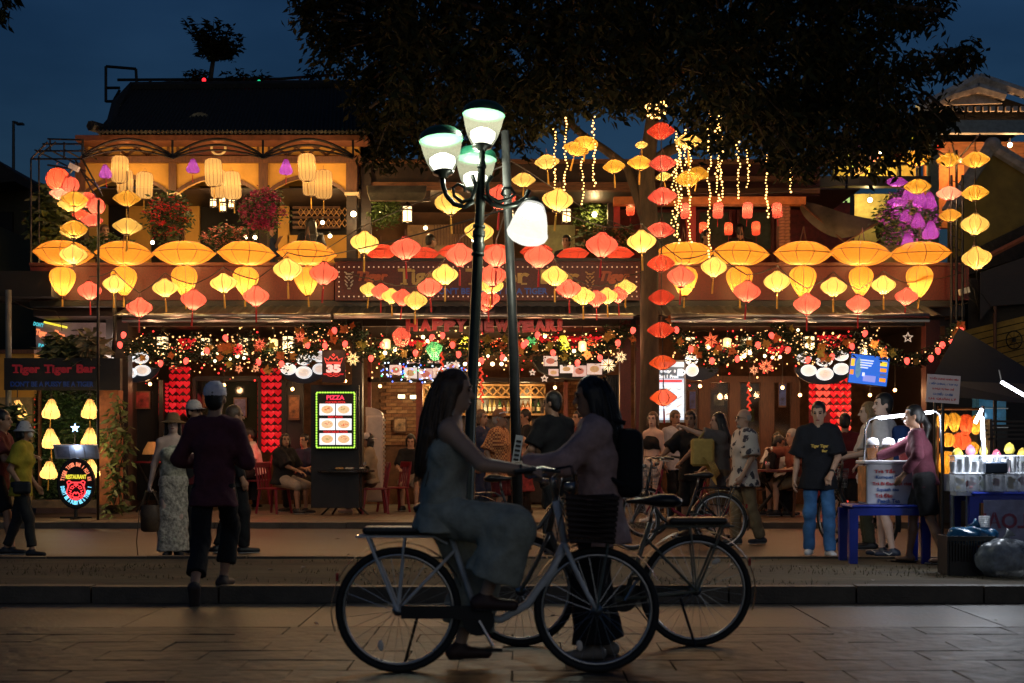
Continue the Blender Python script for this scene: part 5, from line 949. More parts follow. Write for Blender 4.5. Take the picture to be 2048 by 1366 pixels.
bush('terrace_plant', 'pink flowering plant behind the saucers under the middle arch', 'plant', (455, 475), 45, 22, 24.8, 90, GRN, .1, mat('petal_pink', (.6, .16, .13), .6), 60)
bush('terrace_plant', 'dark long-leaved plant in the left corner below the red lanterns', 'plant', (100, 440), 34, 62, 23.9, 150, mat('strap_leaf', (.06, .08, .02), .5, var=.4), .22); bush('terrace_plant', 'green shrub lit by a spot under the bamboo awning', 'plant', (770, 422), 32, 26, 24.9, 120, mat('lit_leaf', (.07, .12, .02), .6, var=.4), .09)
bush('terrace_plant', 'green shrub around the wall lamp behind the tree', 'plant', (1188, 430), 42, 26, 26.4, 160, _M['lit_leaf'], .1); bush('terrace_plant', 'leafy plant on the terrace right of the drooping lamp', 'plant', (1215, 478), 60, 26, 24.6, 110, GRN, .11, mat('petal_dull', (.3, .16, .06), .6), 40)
bush('terrace_plant', 'bushes along the terrace edge under the left arch', 'plant', (205, 492), 60, 16, 24.2, 90, GRN, .12); bush('flowering_shrub', 'shrub with purple flowers and purple lanterns at the right corner', 'plant', (1815, 440), 62, 62, 23.8, 300, mat('corner_leaf', (.05, .09, .02), .6, var=.4), .1, mat('petal_purple', (.42, .05, .40), .6), 170)
lamp('purple_fill', at(1825, 430, 23.2), 6, (1, .45, .95), .1)  # unseen lamp added to brighten the purple flowers
bush('planter_plant', 'spiky potted plant standing on the black hedge sign', 'plant', (130, 700), 34, 22, 22.9, 90, mat('spiky_leaf', (.07, .085, .03), .6, var=.4), .2); bush('planter_plant', 'pale agave on the black hedge sign, right of the spiky plant', 'plant', (178, 690), 16, 22, 22.9, 26, mat('agave_leaf', (.16, .15, .09), .6, var=.3), .3); bush('planter_plant', 'dark palm leaves at the far left edge by the cream lantern', 'plant', (20, 850), 22, 40, 22.2, 30, GRN, .26)
# bar shelves and bottles
bar = thing('bar_shelf', 'wooden back-bar with two shelves of bottles behind the poles', 'shelf', at(962, 1000, 28.0)); SW = mat('shelf_wood', (.28, .14, .05), .45, var=.3)
for y_ in (768, 792, 827, 882): b = MB(); pbox(b, 846, 1090, y_, y_ + 4, 27.9, .4); b.build('shelf', SW, bar)
for x in (846, 905, 962, 1020, 1060, 1088): b = MB(); pbox(b, x, x + 3, 768, 990, 27.95, .35); b.build('upright', SW, bar)
b = MB(); pbox(b, 846, 1090, 766, 1000, 28.32, .05); b.build('back_panel', mat('bar_back', (.16, .09, .035), .3, var=.3), bar)
for i in range(14): x = 850 + i * 17; b = MB(); b.tube([at(x, 773, 27.93), at(x + 17, 791, 27.93)], .018, 4); b.tube([at(x, 791, 27.93), at(x + 17, 773, 27.93)], .018, 4); b.build('rack_lattice', SW, bar)
b = MB(); pbox(b, 840, 1100, 915, 925, 26.6, .5); b.build('counter_top', SW, bar); b = MB(); pbox(b, 845, 1095, 925, 1005, 26.7, .4); b.build('counter_front', DARKWOOD, bar)
GB = [mat('bottle_%d' % k, c, .08, var=0, spec=.8, trans=t) for k, (c, t) in enumerate((((.35, .33, .2), .5), ((.03, .10, .03), .3), ((.20, .07, .015), .3), ((.5, .38, .12), .4), ((.45, .5, .48), .6)))]; bt = []
for k, m in enumerate(GB): r_ = .032 + .006 * (k % 3); hh = .24 + .03 * (k % 2); bt.append((MB().lathe([(0, 0), (r_, 0), (r_, hh * .58), (r_ * .8, hh * .68), (.012, hh * .8), (.012, hh), (0, hh)], 10).mesh('glass', m, True), MB().lathe([(r_ + .001, hh * .15), (r_ + .001, hh * .45)], 10).mesh('paper_label', mat('bottle_label_%d' % k, [(.7, .6, .4), (.6, .5, .3), (.65, .2, .1), (.75, .65, .5), (.6, .6, .55)][k], .6), True)))
n_ = 0
for row, (y_, nm) in enumerate(((826, 'upper'), (881, 'lower'))):
    for i in range(24):
        x = 853 + i * 9.7 + random.uniform(-1.2, 1.2); k = random.randrange(5)
        if any(abs(x - u) < 4 for u in (906, 963, 1021, 1061)): continue
        o = thing('bottle', 'liquor bottle, %s from the left on the %s bar shelf' % (NUM[i], nm), 'bottle', at(x, y_, 28.05 + random.uniform(0, .12)), group='bottles on the bar shelves'); put('glass', bt[k][0], o); put('paper_label', bt[k][1], o)
for k, (x, y_) in enumerate(((875, 778), (960, 778), (1050, 778))): lamp('bar_light', at(x, y_ + 12, 27.6), 26, (1, .70, .32), .1)  # unseen lamps brightening the bottle shelves
for k, (x, y_) in enumerate(((803, 812), (826, 812), (1330, 950), (640, 700))): 
    if k < 2: lamp('bar_light', at(x, y_ - 10, 27.8), 5, (1, .75, .4), .08)
for k, (x, y_) in enumerate(((803, 793), (827, 794))): o = thing('wall_sconce', 'white wall sconce on the brick left of the bar, %s' % ['left', 'right'][k], 'lamp', at(x, y_ + 4, 28.3), group='white wall sconces'); MB().box(at(x, y_, 28.35), (.13, .08, .07)).build('shade', mat('sconce_glass', (1, .9, .6), .4, var=0, emit=3, ecol=(1, .85, .5)), o); MB().box(at(x, y_ + 1, 28.45), (.05, .1, .12)).build('bracket', BLACK, o)

# nets of tiny lights under the ceiling, behind the garlands
for i, (x0, x1, t) in enumerate(((255, 700, 'left'), (730, 1240, 'centre'), (1345, 1760, 'right'))):
    o = thing('ceiling_lights', 'net of tiny warm and red lights under the canopy ceiling, %s bay' % t, 'fairy lights', at((x0 + x1) / 2, 700, 25))
    for nm, n, m, y0, y1 in (('warm_bulbs', 170, SPK, 648, 762), ('red_bulbs', 90, mat('tiny_red', (1, .03, .03), .4, var=0, emit=2.2, ecol=(1, .04, .03), sample=False), 655, 775), ('amber_bulbs', 70, FAIRY, 650, 750)):
        b = MB()
        for _ in range(n): b.ell(at(random.uniform(x0, x1), random.triangular(y0, y1, 690), random.uniform(24.2, 27)), random.uniform(.007, .02), 5, 4)
        b.build(nm, m, o)['kind'] = 'stuff'
    MB().tube([at(x0 + (x1 - x0) * k / 30, 668 + 8 * math.sin(k * 1.1), 25) for k in range(31)], .006, 4).build('wire', CABLE, o)
for i, (x, y_, Y, p) in enumerate(((300, 768, 25.2, 5), (448, 770, 25.0, 6), (585, 778, 25.0, 5), (690, 762, 24.6, 6), (760, 772, 26, 6), (862, 775, 25.4, 6), (930, 770, 26, 6), (1110, 775, 26, 8), (1180, 770, 25.2, 7), (1400, 772, 24.8, 7), (1440, 790, 27, 5), (1500, 778, 24.8, 8), (1565, 775, 24.8, 7), (1600, 790, 24.6, 6), (1740, 790, 25, 6), (1790, 780, 25, 6))):  # fill lamps for the dining area, each given an added visible bulb
    o = thing('dining_fill_bulb', 'small amber hanging bulb added to light the dining area, %s from the left' % NUM[i], 'bulb', at(x, y_, Y), group='added hanging bulbs over the dining area'); MB().ell(at(x, y_, Y), .032, 8, 6).build('globe', mat('amber_bulb', (1, .6, .25), .3, var=0, emit=6, ecol=(1, .55, .2)), o, True); MB().tube([at(x, y_ - 2, Y), at(x, 700, Y)], .005, 4).build('cord', CABLE, o); lamp('dining_fill', at(x, y_ + 4, Y - .06), p * 1.3, (1, .5, .22), .05)
for i, (x, y_, w, h, Y, c) in enumerate(((285, 800, 30, 36, 25.6, (.25, .03, .03)), (425, 800, 40, 30, 25.6, (.3, .16, .05)), (480, 815, 26, 40, 25.6, (.12, .1, .2)), (588, 815, 22, 50, 25.55, (.3, .12, .04)), (800, 850, 26, 30, 28.5, (.35, .2, .1)), (1170, 800, 44, 34, 28.5, (.3, .2, .08)), (1160, 850, 30, 26, 28.5, (.4, .1, .05)), (1438, 800, 24, 26, 28.5, (.5, .4, .25)), (1500, 830, 20, 30, 28.5, (.2, .25, .08)), (1385, 800, 14, 40, 25.9, (.04, .06, .3)), (1565, 790, 16, 50, 25.9, (.05, .1, .4)), (1760, 830, 40, 50, 26.4, (.3, .02, .04)))):
    o = thing('framed_picture', 'small framed picture or poster inside the restaurant, %s from the left' % NUM[(0, 1, 2, 3, 4, 6, 5, 8, 9, 7, 10, 11)[i]], 'picture', at(x, y_ + h / 2, Y)); b = MB(); pbox(b, x - w / 2, x + w / 2, y_ - h / 2, y_ + h / 2, Y - .03, .03); b.build('frame', BROWN, o); b = MB(); pbox(b, x - w * .42, x + w * .42, y_ - h * .42, y_ + h * .42, Y - .036, .006); b.build('picture', mat('picture_%d' % i, c, .5, var=.6, scale=9), o)
# ------------------------------------------------------------------ people: a signed-distance body grown into ONE continuous surface
def V(*a): return np.array(a, float)
class Field:
    def __init__(s, lo, hi, h):
        s.h = h; s.lo = np.array(lo) - 2 * h; n = np.ceil((np.array(hi) + 2 * h - s.lo) / h).astype(int) + 1
        s.n = n; s.f = np.full(n, 9., np.float32)
        s.ax = [s.lo[i] + h * np.arange(n[i]) for i in range(3)]
    def _sl(s, lo, hi):
        a = np.clip(np.floor((np.array(lo) - s.lo) / s.h).astype(int), 0, s.n - 1); b = np.clip(np.ceil((np.array(hi) - s.lo) / s.h).astype(int) + 1, 1, s.n)
        return tuple(slice(x, max(y, x + 1)) for x, y in zip(a, b))
    def _p(s, sl): return np.stack(np.meshgrid(*[s.ax[i][sl[i]] for i in range(3)], indexing='ij'), -1)
    def _un(s, sl, d, k):
        f = s.f[sl]
        if k > 0:
            g = np.clip(.5 + .5 * (f - d) / k, 0, 1); s.f[sl] = f * (1 - g) + d * g - k * g * (1 - g)
        else: s.f[sl] = np.minimum(f, d)
    def cone(s, a, b, ra, rb, k=.02, w=None, ratio=1., cap=False, cap0=False):
        a, b = np.array(a, float), np.array(b, float); rm = max(ra, rb) * max(ratio, 1) + k + 2 * s.h
        sl = s._sl(np.minimum(a, b) - rm, np.maximum(a, b) + rm); p = s._p(sl)
        ba = b - a; L2 = max(ba @ ba, 1e-9); pa = p - a; t0 = (pa @ ba) / L2; t = np.clip(t0, 0, 1)
        q = pa - t[..., None] * ba
        if w is not None:
            w = np.array(w, float); w = w / np.linalg.norm(w); c = q @ w; q = q + ((1 / ratio - 1) * c)[..., None] * w
        d = np.linalg.norm(q, axis=-1) - (ra + (rb - ra) * t)
        L = math.sqrt(L2)
        if cap: d = np.maximum(d, (t0 - 1) * L)
        if cap0: d = np.maximum(d, -t0 * L)
        s._un(sl, d, k); return s
    def ell(s, c, r, k=.02, R=None):
        c = np.array(c, float); r = np.array(r, float); m = r.max() + k + 2 * s.h; sl = s._sl(c - m, c + m); p = s._p(sl) - c
        if R is not None: p = p @ R
        k0 = np.linalg.norm(p / r, axis=-1); k1 = np.linalg.norm(p / (r * r), axis=-1) + 1e-9
        s._un(sl, k0 * (k0 - 1) / k1, k); return s
    def sub(s, fn):
        p = s._p(tuple(slice(0, n) for n in s.n)); s.f = np.maximum(s.f, -fn(p)); return s
    def fold(s, a, q=1.):          # creases in cloth
        k = np.argwhere(np.abs(s.f) < .04); x, y, z = (s.lo + k * s.h).T; o = s.lo[0] * 7
        s.f[tuple(k.T)] += (a * (np.sin(31 * q * x + 17 * q * z + 2.2 * np.sin(13 * q * y + 9 * q * z + o)) + .7 * np.sin(23 * q * y - 29 * q * z + 2 * np.sin(15 * q * x + o)) + .5 * np.sin(52 * q * (x + y) + 3 * np.sin(19 * q * z)))).astype(np.float32); return s
    def mesh(s, name, m):
        f = s.f; f = np.pad(f, 1, constant_values=9.); sg = f < 0; n = np.array(f.shape) - 1
        c = [sg[i:i + n[0], j:j + n[1], k:k + n[2]] for i in (0, 1) for j in (0, 1) for k in (0, 1)]
        cnt = sum(x.astype(np.int8) for x in c); act = (cnt > 0) & (cnt < 8)
        idx = np.full(act.shape, -1, np.int64); ids = np.argwhere(act); idx[act] = np.arange(len(ids))
        acc = np.zeros((len(ids), 3)); num = np.zeros(len(ids))
        for ax in range(3):
            o1, o2 = [a for a in range(3) if a != ax]
            for u in (0, 1):
                for v in (0, 1):
                    off = np.zeros(3, int); off[o1] = u; off[o2] = v; e = np.zeros(3, int); e[ax] = 1
                    A = ids + off; B = A + e; fa = f[tuple(A.T)]; fb = f[tuple(B.T)]; x = (fa < 0) != (fb < 0)
                    t = np.where(x, fa / np.where(x, fa - fb, 1), 0); P = A + t[:, None] * e
                    acc += np.where(x[:, None], P, 0); num += x
        vs = (acc / num[:, None] - 1) * s.h + s.lo
        quads = []
        for ax in range(3):
            o1, o2 = [(1, 2), (2, 0), (0, 1)][ax]
            e = np.zeros(3, int); e[ax] = 1
            a = sg; sl1 = [slice(1, -1)] * 3; sl1[ax] = slice(0, -1); sl2 = [slice(1, -1)] * 3; sl2[ax] = slice(1, None)
            fa, fb = a[tuple(sl1)], a[tuple(sl2)]; E = np.argwhere(fa != fb); inside = fa[tuple(E.T)] if len(E) else np.zeros(0, bool)
            base = E + 1; base[:, ax] -= 1
            d1 = np.zeros(3, int); d1[o1] = 1; d2 = np.zeros(3, int); d2[o2] = 1
            q = np.stack([idx[tuple((base - d1 - d2).T)], idx[tuple((base - d2).T)], idx[tuple(base.T)], idx[tuple((base - d1).T)]], 1)
            q[~inside] = q[~inside][:, ::-1]; quads.append(q)
        q = np.concatenate(quads); me = bpy.data.meshes.new(name)
        me.vertices.add(len(vs)); me.vertices.foreach_set('co', vs.astype(np.float32).ravel())
        me.loops.add(q.size); me.loops.foreach_set('vertex_index', q.astype(np.int32).ravel())
        me.polygons.add(len(q)); me.polygons.foreach_set('loop_start', np.arange(0, q.size, 4, dtype=np.int32)); me.polygons.foreach_set('loop_total', np.full(len(q), 4, np.int32))
        me.polygons.foreach_set('use_smooth', np.ones(len(q), bool)); me.update(calc_edges=True); me.validate()
        me.materials.append(m); return me
def nrm(v): return v / (np.linalg.norm(v) + 1e-9)
def ik(a, t, l1, l2, hint):
    d = t - a; L = np.linalg.norm(d)
    if L > (l1 + l2) * .995: d = d * ((l1 + l2) * .995 / L); L = np.linalg.norm(d); t = a + d
    u = d / max(L, 1e-6); x = (l1 * l1 - l2 * l2 + L * L) / (2 * L); hgt = math.sqrt(max(l1 * l1 - x * x, 0))
    h = hint - u * (hint @ u); h = nrm(h); return a + u * x + h * hgt, t
SKIN = [mat('skin_light', (.52, .31, .21), .5, var=.08), mat('skin_tan', (.38, .20, .12), .5, var=.08), mat('skin_pale', (.66, .44, .34), .5, var=.06)]
HAIRK = mat('hair_black', (.012, .01, .009), .38, var=.3, scale=60, bump=.3, bscale=120); HAIRB = mat('hair_brown', (.10, .055, .028), .4, var=.35, scale=60, bump=.3, bscale=120); HAIRG = mat('hair_grey', (.35, .32, .29), .6, var=.2)
EYE_M = mat('eye', (.015, .012, .01), .25, var=0); LIP = mat('lips', (.20, .04, .035), .45, var=0); SOLE = mat('white_sole', (.65, .63, .6), .6); BLKSHOE = mat('black_shoe', (.015, .015, .017), .5); WHTSHOE = mat('white_shoe', (.72, .72, .72), .5)
def cloth(key, col, var=.12, **k): return mat('cloth_' + key, col, .85, var=var, scale=k.pop('scale', 14), bump=.35, bscale=28, spec=.25, **k)
def person(loc, rz, H, label, skin=0, pel=None, lean=0., side=0., turn=0., yaw=0., nod=0., wr=(None, None), el=(None, None), an=(None, None), kn=(None, None), feet=(None, None), hand=('open', 'open'),
           hdir=(None, None), top=None, bot=None, hair=('short', None), shoe=None, girth=1., h=.014, female=False, sandal=None, group=None, legs=True, arms=(True, True)):
    s = H / 1.7
    root = thing('person', label, 'person', loc, rz, group)
    P = V(0, 0, .535 * H) if pel is None else V(*pel)
    cl, sl_ = math.cos(R(lean)), math.sin(R(lean)); up = nrm(V(math.sin(R(side)), -sl_, cl)); ct, st = math.cos(R(turn)), math.sin(R(turn))
    rt = nrm(V(ct, st, 0)); rt = nrm(rt - up * (rt @ up)); fw = np.cross(up, rt) * -1; fw = nrm(np.cross(rt, up)) * -1
    if fw[1] > 0 and abs(turn) < 80: fw = -fw
    waist = P + up * .10 * s; chest = P + up * .33 * s; nb = P + up * .535 * s; shw = (.140 if female else .158) * s; hw = (.088 if female else .082) * s
    sho = [nb + rt * (shw * d) - up * .068 * s for d in (-1, 1)]; hip = [P + V(ct, st, 0) * (hw * d) - V(0, 0, .02 * s) for d in (-1, 1)]
    ua, fa, th, sh = .285 * s, .245 * s, .415 * s, .405 * s
    nk = nb + up * .06 * s + fw * .012 * s
    # head frame
    hy = R(yaw) + R(turn); hn = R(nod)
    Rz = np.array([[math.cos(hy), -math.sin(hy), 0], [math.sin(hy), math.cos(hy), 0], [0, 0, 1]]); Rx = np.array([[1, 0, 0], [0, math.cos(hn), -math.sin(hn)], [0, math.sin(hn), math.cos(hn)]])
    HR = Rz @ Rx; hc = nb + up * .085 * s + nrm(up + V(0, 0, 1)) * .075 * s + HR @ V(0, -.015 * s, 0); hs = .92 * s if not female else .88 * s
    hp = lambda x, y, z: hc + HR @ (V(x, y, z) * hs)
    W_, E_, A_, K_ = [], [], [], []
    for i, d in enumerate((-1, 1)):
        t = V(d * .23 * s, -.02, sho[i][2] - .50 * s) + V(sho[i][0] - d * shw, sho[i][1], 0) if wr[i] is None else V(*wr[i])
        e, t = ik(sho[i], t, ua, fa, V(*el[i]) if el[i] else V(d * .35, 1, -.15)); E_.append(e); W_.append(t)
        t = V(d * .095 * s, 0, .075 * s) + V(P[0], P[1], 0) if an[i] is None else V(*an[i])
        k_, t = ik(hip[i], t, th, sh, V(*kn[i]) if kn[i] else V(d * .1, -1, .1)); K_.append(k_); A_.append(t)
    g = girth
    FD = [nrm(V(*f)) if f else nrm(V(d * .18, -1, -.0)) for f, d in zip(feet, (-1, 1))]
    allp = np.array([P, nb, hp(0, 0, .14)] + E_ + W_ + K_ + A_); lo, hi = allp.min(0) - .24 * s, allp.max(0) + .24 * s
    lo[2] = max(lo[2], min(0, A_[0][2] - .1, A_[1][2] - .1) - .02)
    F = Field(lo, hi, h)
    # trunk
    F.cone(P - up * .03 * s, waist, .095 * s * g, .085 * s * g, .03, rt, 1.42); F.cone(waist, chest, .085 * s * g, .10 * s * g, .04, rt, 1.40); F.cone(chest, nb - up * .05 * s, .10 * s * g, .07 * s, .04, rt, 1.6)
    if female: F.ell(chest + fw * .075 * s + rt * .065 * s, V(.055, .05, .055) * s, .03).ell(chest + fw * .075 * s - rt * .065 * s, V(.055, .05, .055) * s, .03)
    F.cone(nb - up * .03 * s, nk + up * .06 * s, .056 * s, .05 * s, .03)
    # head
    Rr = HR
    F.ell(hp(0, .012, .035), V(.078, .098, .10) * hs, .02, Rr).ell(hp(0, -.022, -.045), V(.06, .066, .075) * hs, .025, Rr).ell(hp(0, -.055, -.098), V(.032, .03, .024) * hs, .03, Rr)
    F.cone(hp(0, -.086, .015), hp(0, -.112, -.03), .010 * hs, .017 * hs, .012).ell(hp(0, -.083, -.07), V(.028, .016, .016) * hs, .012, Rr).ell(hp(0, -.082, .03), V(.058, .018, .012) * hs, .015, Rr)
    for d in (-1, 1): F.ell(hp(d * .08, .012, -.012), V(.014, .024, .034) * hs, .008, Rr)
    for i, d in enumerate((-1, 1)):
        if arms[i]:
            F.cone(nb - up * .045 * s + rt * d * .08 * s, sho[i], .055 * s, .056 * s, .04); F.cone(sho[i], E_[i], .052 * s * g, .038 * s, .03); F.cone(E_[i], W_[i], .038 * s, .025 * s, .02)
            fd = nrm(W_[i] - E_[i]) if hdir[i] is None else nrm(V(*hdir[i])); sd = np.cross(fd, V(0, 0, 1)); sd = nrm(sd) if np.linalg.norm(sd) > .2 else V(0, 1, 0) * 1.
            if hdir[i] is None and abs(fd[2]) > .8: sd = V(0, -1, 0)
            no = nrm(np.cross(sd, fd)); no = no if no[2] < 0 or abs(fd[2]) > .8 else -no
            if abs(fd[2]) > .8: no = V(-d, 0, 0) * 1.
            F.cone(W_[i], W_[i] + fd * .075 * s, .022 * s, .019 * s, .012, sd, 1.75)
            for q, (o, L) in enumerate(((-.030, .062), (-.010, .074), (.010, .080), (.030, .070))):
                b0 = W_[i] + fd * .088 * s + sd * o * s; ang = {'open': .35, 'grip': 1.5, 'point': 1.6 if q < 3 else .05, 'flat': .1}[hand[i]] + .05 * q
                d1 = nrm(fd * math.cos(ang) + no * math.sin(ang)); d2 = nrm(fd * math.cos(ang * 1.9) + no * math.sin(ang * 1.9))
                m_ = b0 + d1 * L * .55 * s; F.cone(b0 - fd * .01, m_, .0105 * s, .010 * s, .004); F.cone(m_, m_ + d2 * L * .5 * s, .010 * s, .0085 * s, .003)
            tb = W_[i] + fd * .03 * s + sd * .03 * s; tm = tb + nrm(fd + sd * .8 + no * .5) * .042 * s
            F.cone(tb, tm, .0135 * s, .012 * s, .008); F.cone(tm, tm + nrm(fd * 1.3 + no * .7) * .032 * s, .0115 * s, .0095 * s, .004)
        if legs:
            F.cone(hip[i] + V(0, 0, .02 * s), K_[i], .082 * s * g, .048 * s, .03); mid = K_[i] * .65 + A_[i] * .35 - FD[i] * .012 * s
            F.cone(K_[i], mid, .045 * s, .050 * s, .012); F.cone(mid, A_[i], .050 * s, .032 * s, .02)
            f0 = A_[i] - V(0, 0, .045 * s) - FD[i] * .035 * s; f1 = A_[i] - V(0, 0, .052 * s) + FD[i] * .13 * s; wv = nrm(np.cross(FD[i], V(0, 0, 1)))
            F.cone(A_[i], f0, .032 * s, .030 * s, .02); F.cone(f0, f1, .030 * s, .024 * s, .02, wv, 1.35)
    put('body', F.mesh('body', SKIN[skin]), root)
    # face
    for d in (-1, 1):
        b = MB(); c = hp(d * .031, -.0865, .012); b.ell((0, 0, 0), (.017 * hs, .008 * hs, .009 * hs), 8, 6, M=Matrix.Translation(c) @ Matrix(HR.tolist()).to_4x4()); b.build('eye', EYE_M, root, True, world=False)
        b = MB(); b.tube([hp(d * .016, -.097, .03), hp(d * .034, -.096, .036), hp(d * .05, -.082, .031)], .0062 * hs, 5); b.build('eyebrow', HAIRK, root, world=False)
    b = MB(); b.ell((0, 0, 0), (.027 * hs, .008 * hs, .0085 * hs), 8, 6, M=Matrix.Translation(hp(0, -.0965, -.07)) @ Matrix(HR.tolist()).to_4x4()); b.build('mouth', LIP, root, True, world=False)
    # hair
    hst, hm = hair; hm = hm or HAIRK
    if hst not in ('none', 'bald'):
        q = [hp(0, 0, .12), hp(0, .1, -.1), hp(.1, 0, 0), hp(-.1, 0, 0), hp(0, -.1, 0)]
        if hst in ('long', 'pony', 'verylong'): q += [hc - V(0, 0, .75 * s) - fw * .35 * s, hc + V(0, 0, 0) - fw * .1]
        q = np.array(q); G = Field(q.min(0) - .06, q.max(0) + .06, min(h, .012))
        G.ell(hp(0, .02, .045), V(.088, .106, .105) * hs, .01, Rr)
        G.ell(hp(0, .055, -.03), V(.075, .06, .075) * hs, .03, Rr)
        iv = HR.T / hs
        def face(p):
            l = (p - hc) @ iv.T; return np.maximum(np.maximum(l[..., 1] + .048, l[..., 2] - .062 - .3 * np.abs(l[..., 0])), -9 + 0 * l[..., 0]) * hs
        G.sub(lambda p: face(p))
        if hst in ('long', 'verylong'):
            L = .42 if hst == 'long' else .52; bk = -fw
            for o in (-.06, 0, .06): G.cone(hp(o * .9, .06, .02), hc - up * L * s * .5 + bk * (.105 * s) + rt * o * s * 1.1, .05 * hs, .055 * hs, .03); G.cone(hc - up * L * s * .5 + bk * .105 * s + rt * o * s * 1.1, hc - up * L * s + bk * .10 * s + rt * o * s * .9, .055 * hs, .022 * hs, .03)
            for d in (-1, 1): G.cone(hp(d * .078, .0, .03), hc - up * .2 * s + rt * d * .085 * s + bk * .03 * s, .028 * hs, .03 * hs, .03)
        if hst == 'pony': a = hp(0, .12, .02); G.cone(hp(0, .09, .03), a, .03, .028, .02); c2 = a - V(0, 0, .14 * s) - fw * .05 * s; G.cone(a, c2, .03 * s, .042 * s, .02); G.cone(c2, c2 - V(0, 0, .2 * s) + fw * .02, .042 * s, .016 * s, .02)
        if hst == 'bun': G.ell(hp(0, .10, .085), V(.045, .045, .045) * hs, .015)
        if hst == 'bob':
            for d in (-1, 1): G.cone(hp(d * .08, .02, .03), hp(d * .085, .0, -.10), .03 * hs, .026 * hs, .02)
            G.cone(hp(-.05, .07, -.02), hp(.05, .07, -.1), .05 * hs, .045 * hs, .03); G.cone(hp(.05, .07, -.02), hp(-.05, .07, -.1), .05 * hs, .045 * hs, .03)
        hr_ = put('hair', G.mesh('hair', hm), root)
        if hst in ('long', 'verylong') and h < .012:
            b = MB()
            for q in range(110):
                a = random.uniform(-1.9, 1.9); r0 = hp(.085 * math.sin(a), .02 + .1 * math.cos(a), .05 + random.uniform(-.03, .07)); e = hc - up * L * s * random.uniform(.75, 1.08) + bk * (.11 + .05 * math.cos(a) + random.uniform(-.03, .03)) * s + rt * (.10 * math.sin(a) + random.uniform(-.03, .03)) * s
                m_ = (r0 + e) / 2 + bk * .035 * s * max(math.cos(a), 0) + rt * math.sin(a) * .035 * s; b.tube([r0, r0 * .6 + m_ * .4 + bk * .02, m_, m_ * .4 + e * .6, e], [.004, .005, .005, .004, .0015], 4)
            b.build('strands', hm, hr_, True, world=False)['kind'] = 'stuff'
    # clothing
    if top:
        T = Field(lo, hi, h); L = top.get('loose', .012) * s; hem = top.get('hem', .06); pt = -up * hem * s; c0 = top.get('from', 0)
        if not top.get('crop'):
            T.cone(waist, P + pt, .085 * s * g + L, .112 * s * g + L * 1.6, .03, rt, 1.42, cap=True); T.cone(waist, chest, .085 * s * g + L, .10 * s * g + L, .05, rt, 1.40)
        else: T.cone(chest - up * .10 * s, chest, .093 * s * g + L, .10 * s * g + L, .03, rt, 1.4, cap0=True)
        if top.get('tank'): T.cone(chest, nb - up * .10 * s, .10 * s * g + L, .075 * s + L, .03, rt, 1.35, cap=True)
        else: T.cone(chest, nb - up * .045 * s, .10 * s * g + L, .068 * s + L, .04, rt, 1.62)
        if female: T.ell(chest + fw * .075 * s + rt * .065 * s, V(.055, .05, .055) * s + L, .03).ell(chest + fw * .075 * s - rt * .065 * s, V(.055, .05, .055) * s + L, .03)
        sv = top.get('sleeve', .5)
        for i, d in enumerate((-1, 1)):
            if top.get('tank'): T.cone(chest + rt * d * .075 * s, sho[i] - rt * d * .07 * s + up * .055 * s, .055 * s, .022 * s, .02); continue
            if not arms[i]: continue
            T.cone(nb - up * .045 * s + rt * d * .07 * s, sho[i], .055 * s + L, .058 * s + L, .04)
            if sv <= .56: e = sho[i] + (E_[i] - sho[i]) * (sv / .52); T.cone(sho[i], e, .055 * s * g + L, .055 * s + L * 1.8, .03, cap=True)
            else:
                T.cone(sho[i], E_[i], .055 * s * g + L, .046 * s + L, .03); e = E_[i] + (W_[i] - E_[i]) * min(1, (sv - .5) / .46); T.cone(E_[i], e, .046 * s + L, .034 * s + L, .02, cap=True)
        if not top.get('tank'):
            nkp = nb + up * .015 * s; T.sub(lambda p: np.maximum(np.linalg.norm((p - nkp) - ((p - nkp) @ up)[..., None] * up, axis=-1) - .068 * s, -((p - nkp) @ up) - .05 * s))
        T.fold(.0032 + .05 * L * L); nm = top.get('name', 'shirt'); ob = put(nm, T.mesh(nm, top['m']), root)
        if top.get('label'): ob['label'] = top['label']
    if bot:
        B = Field(lo, hi, h); L = bot.get('loose', .012) * s; ln = bot.get('len', 1.); kd = bot.get('kind', 'trousers')
        ww = waist - up * .01 * s
        if kd == 'skirt':
            low = (A_[0] + A_[1]) / 2; e = P + (low - P) * ln; B.cone(ww, P, .088 * s * g, .105 * s + L, .03, rt, 1.4); B.cone(P, e, .108 * s + L, bot.get('r', .15) * s, .05, rt, 1.35, cap=True)
        else:
            B.cone(ww, P - up * .03 * s, .080 * s * g, .094 * s * g + L * .4, .03, rt, 1.42, cap0=False)
            for i, d in enumerate((-1, 1)):
                r1 = .083 * s * g + L; r2 = bot.get('knee', .056) * s + L; r3 = bot.get('cuff', .048) * s + L
                if ln <= .5: e = hip[i] + (K_[i] - hip[i]) * ln / .5; B.cone(hip[i] + V(0, 0, .02 * s), e, r1, r1 * .55 + r2 * .45, .035, cap=True)
                else: e = K_[i] + (A_[i] - K_[i]) * (ln - .5) / .5; B.cone(hip[i] + V(0, 0, .02 * s), K_[i], r1, r2, .035); B.cone(K_[i], e, r2, r3, .03, cap=True)
            B.sub(lambda p: -((p - (ww + up * .012 * s)) @ up))
        B.fold(.0038); nm = bot.get('name', kd); put(nm, B.mesh(nm, bot['m']), root)
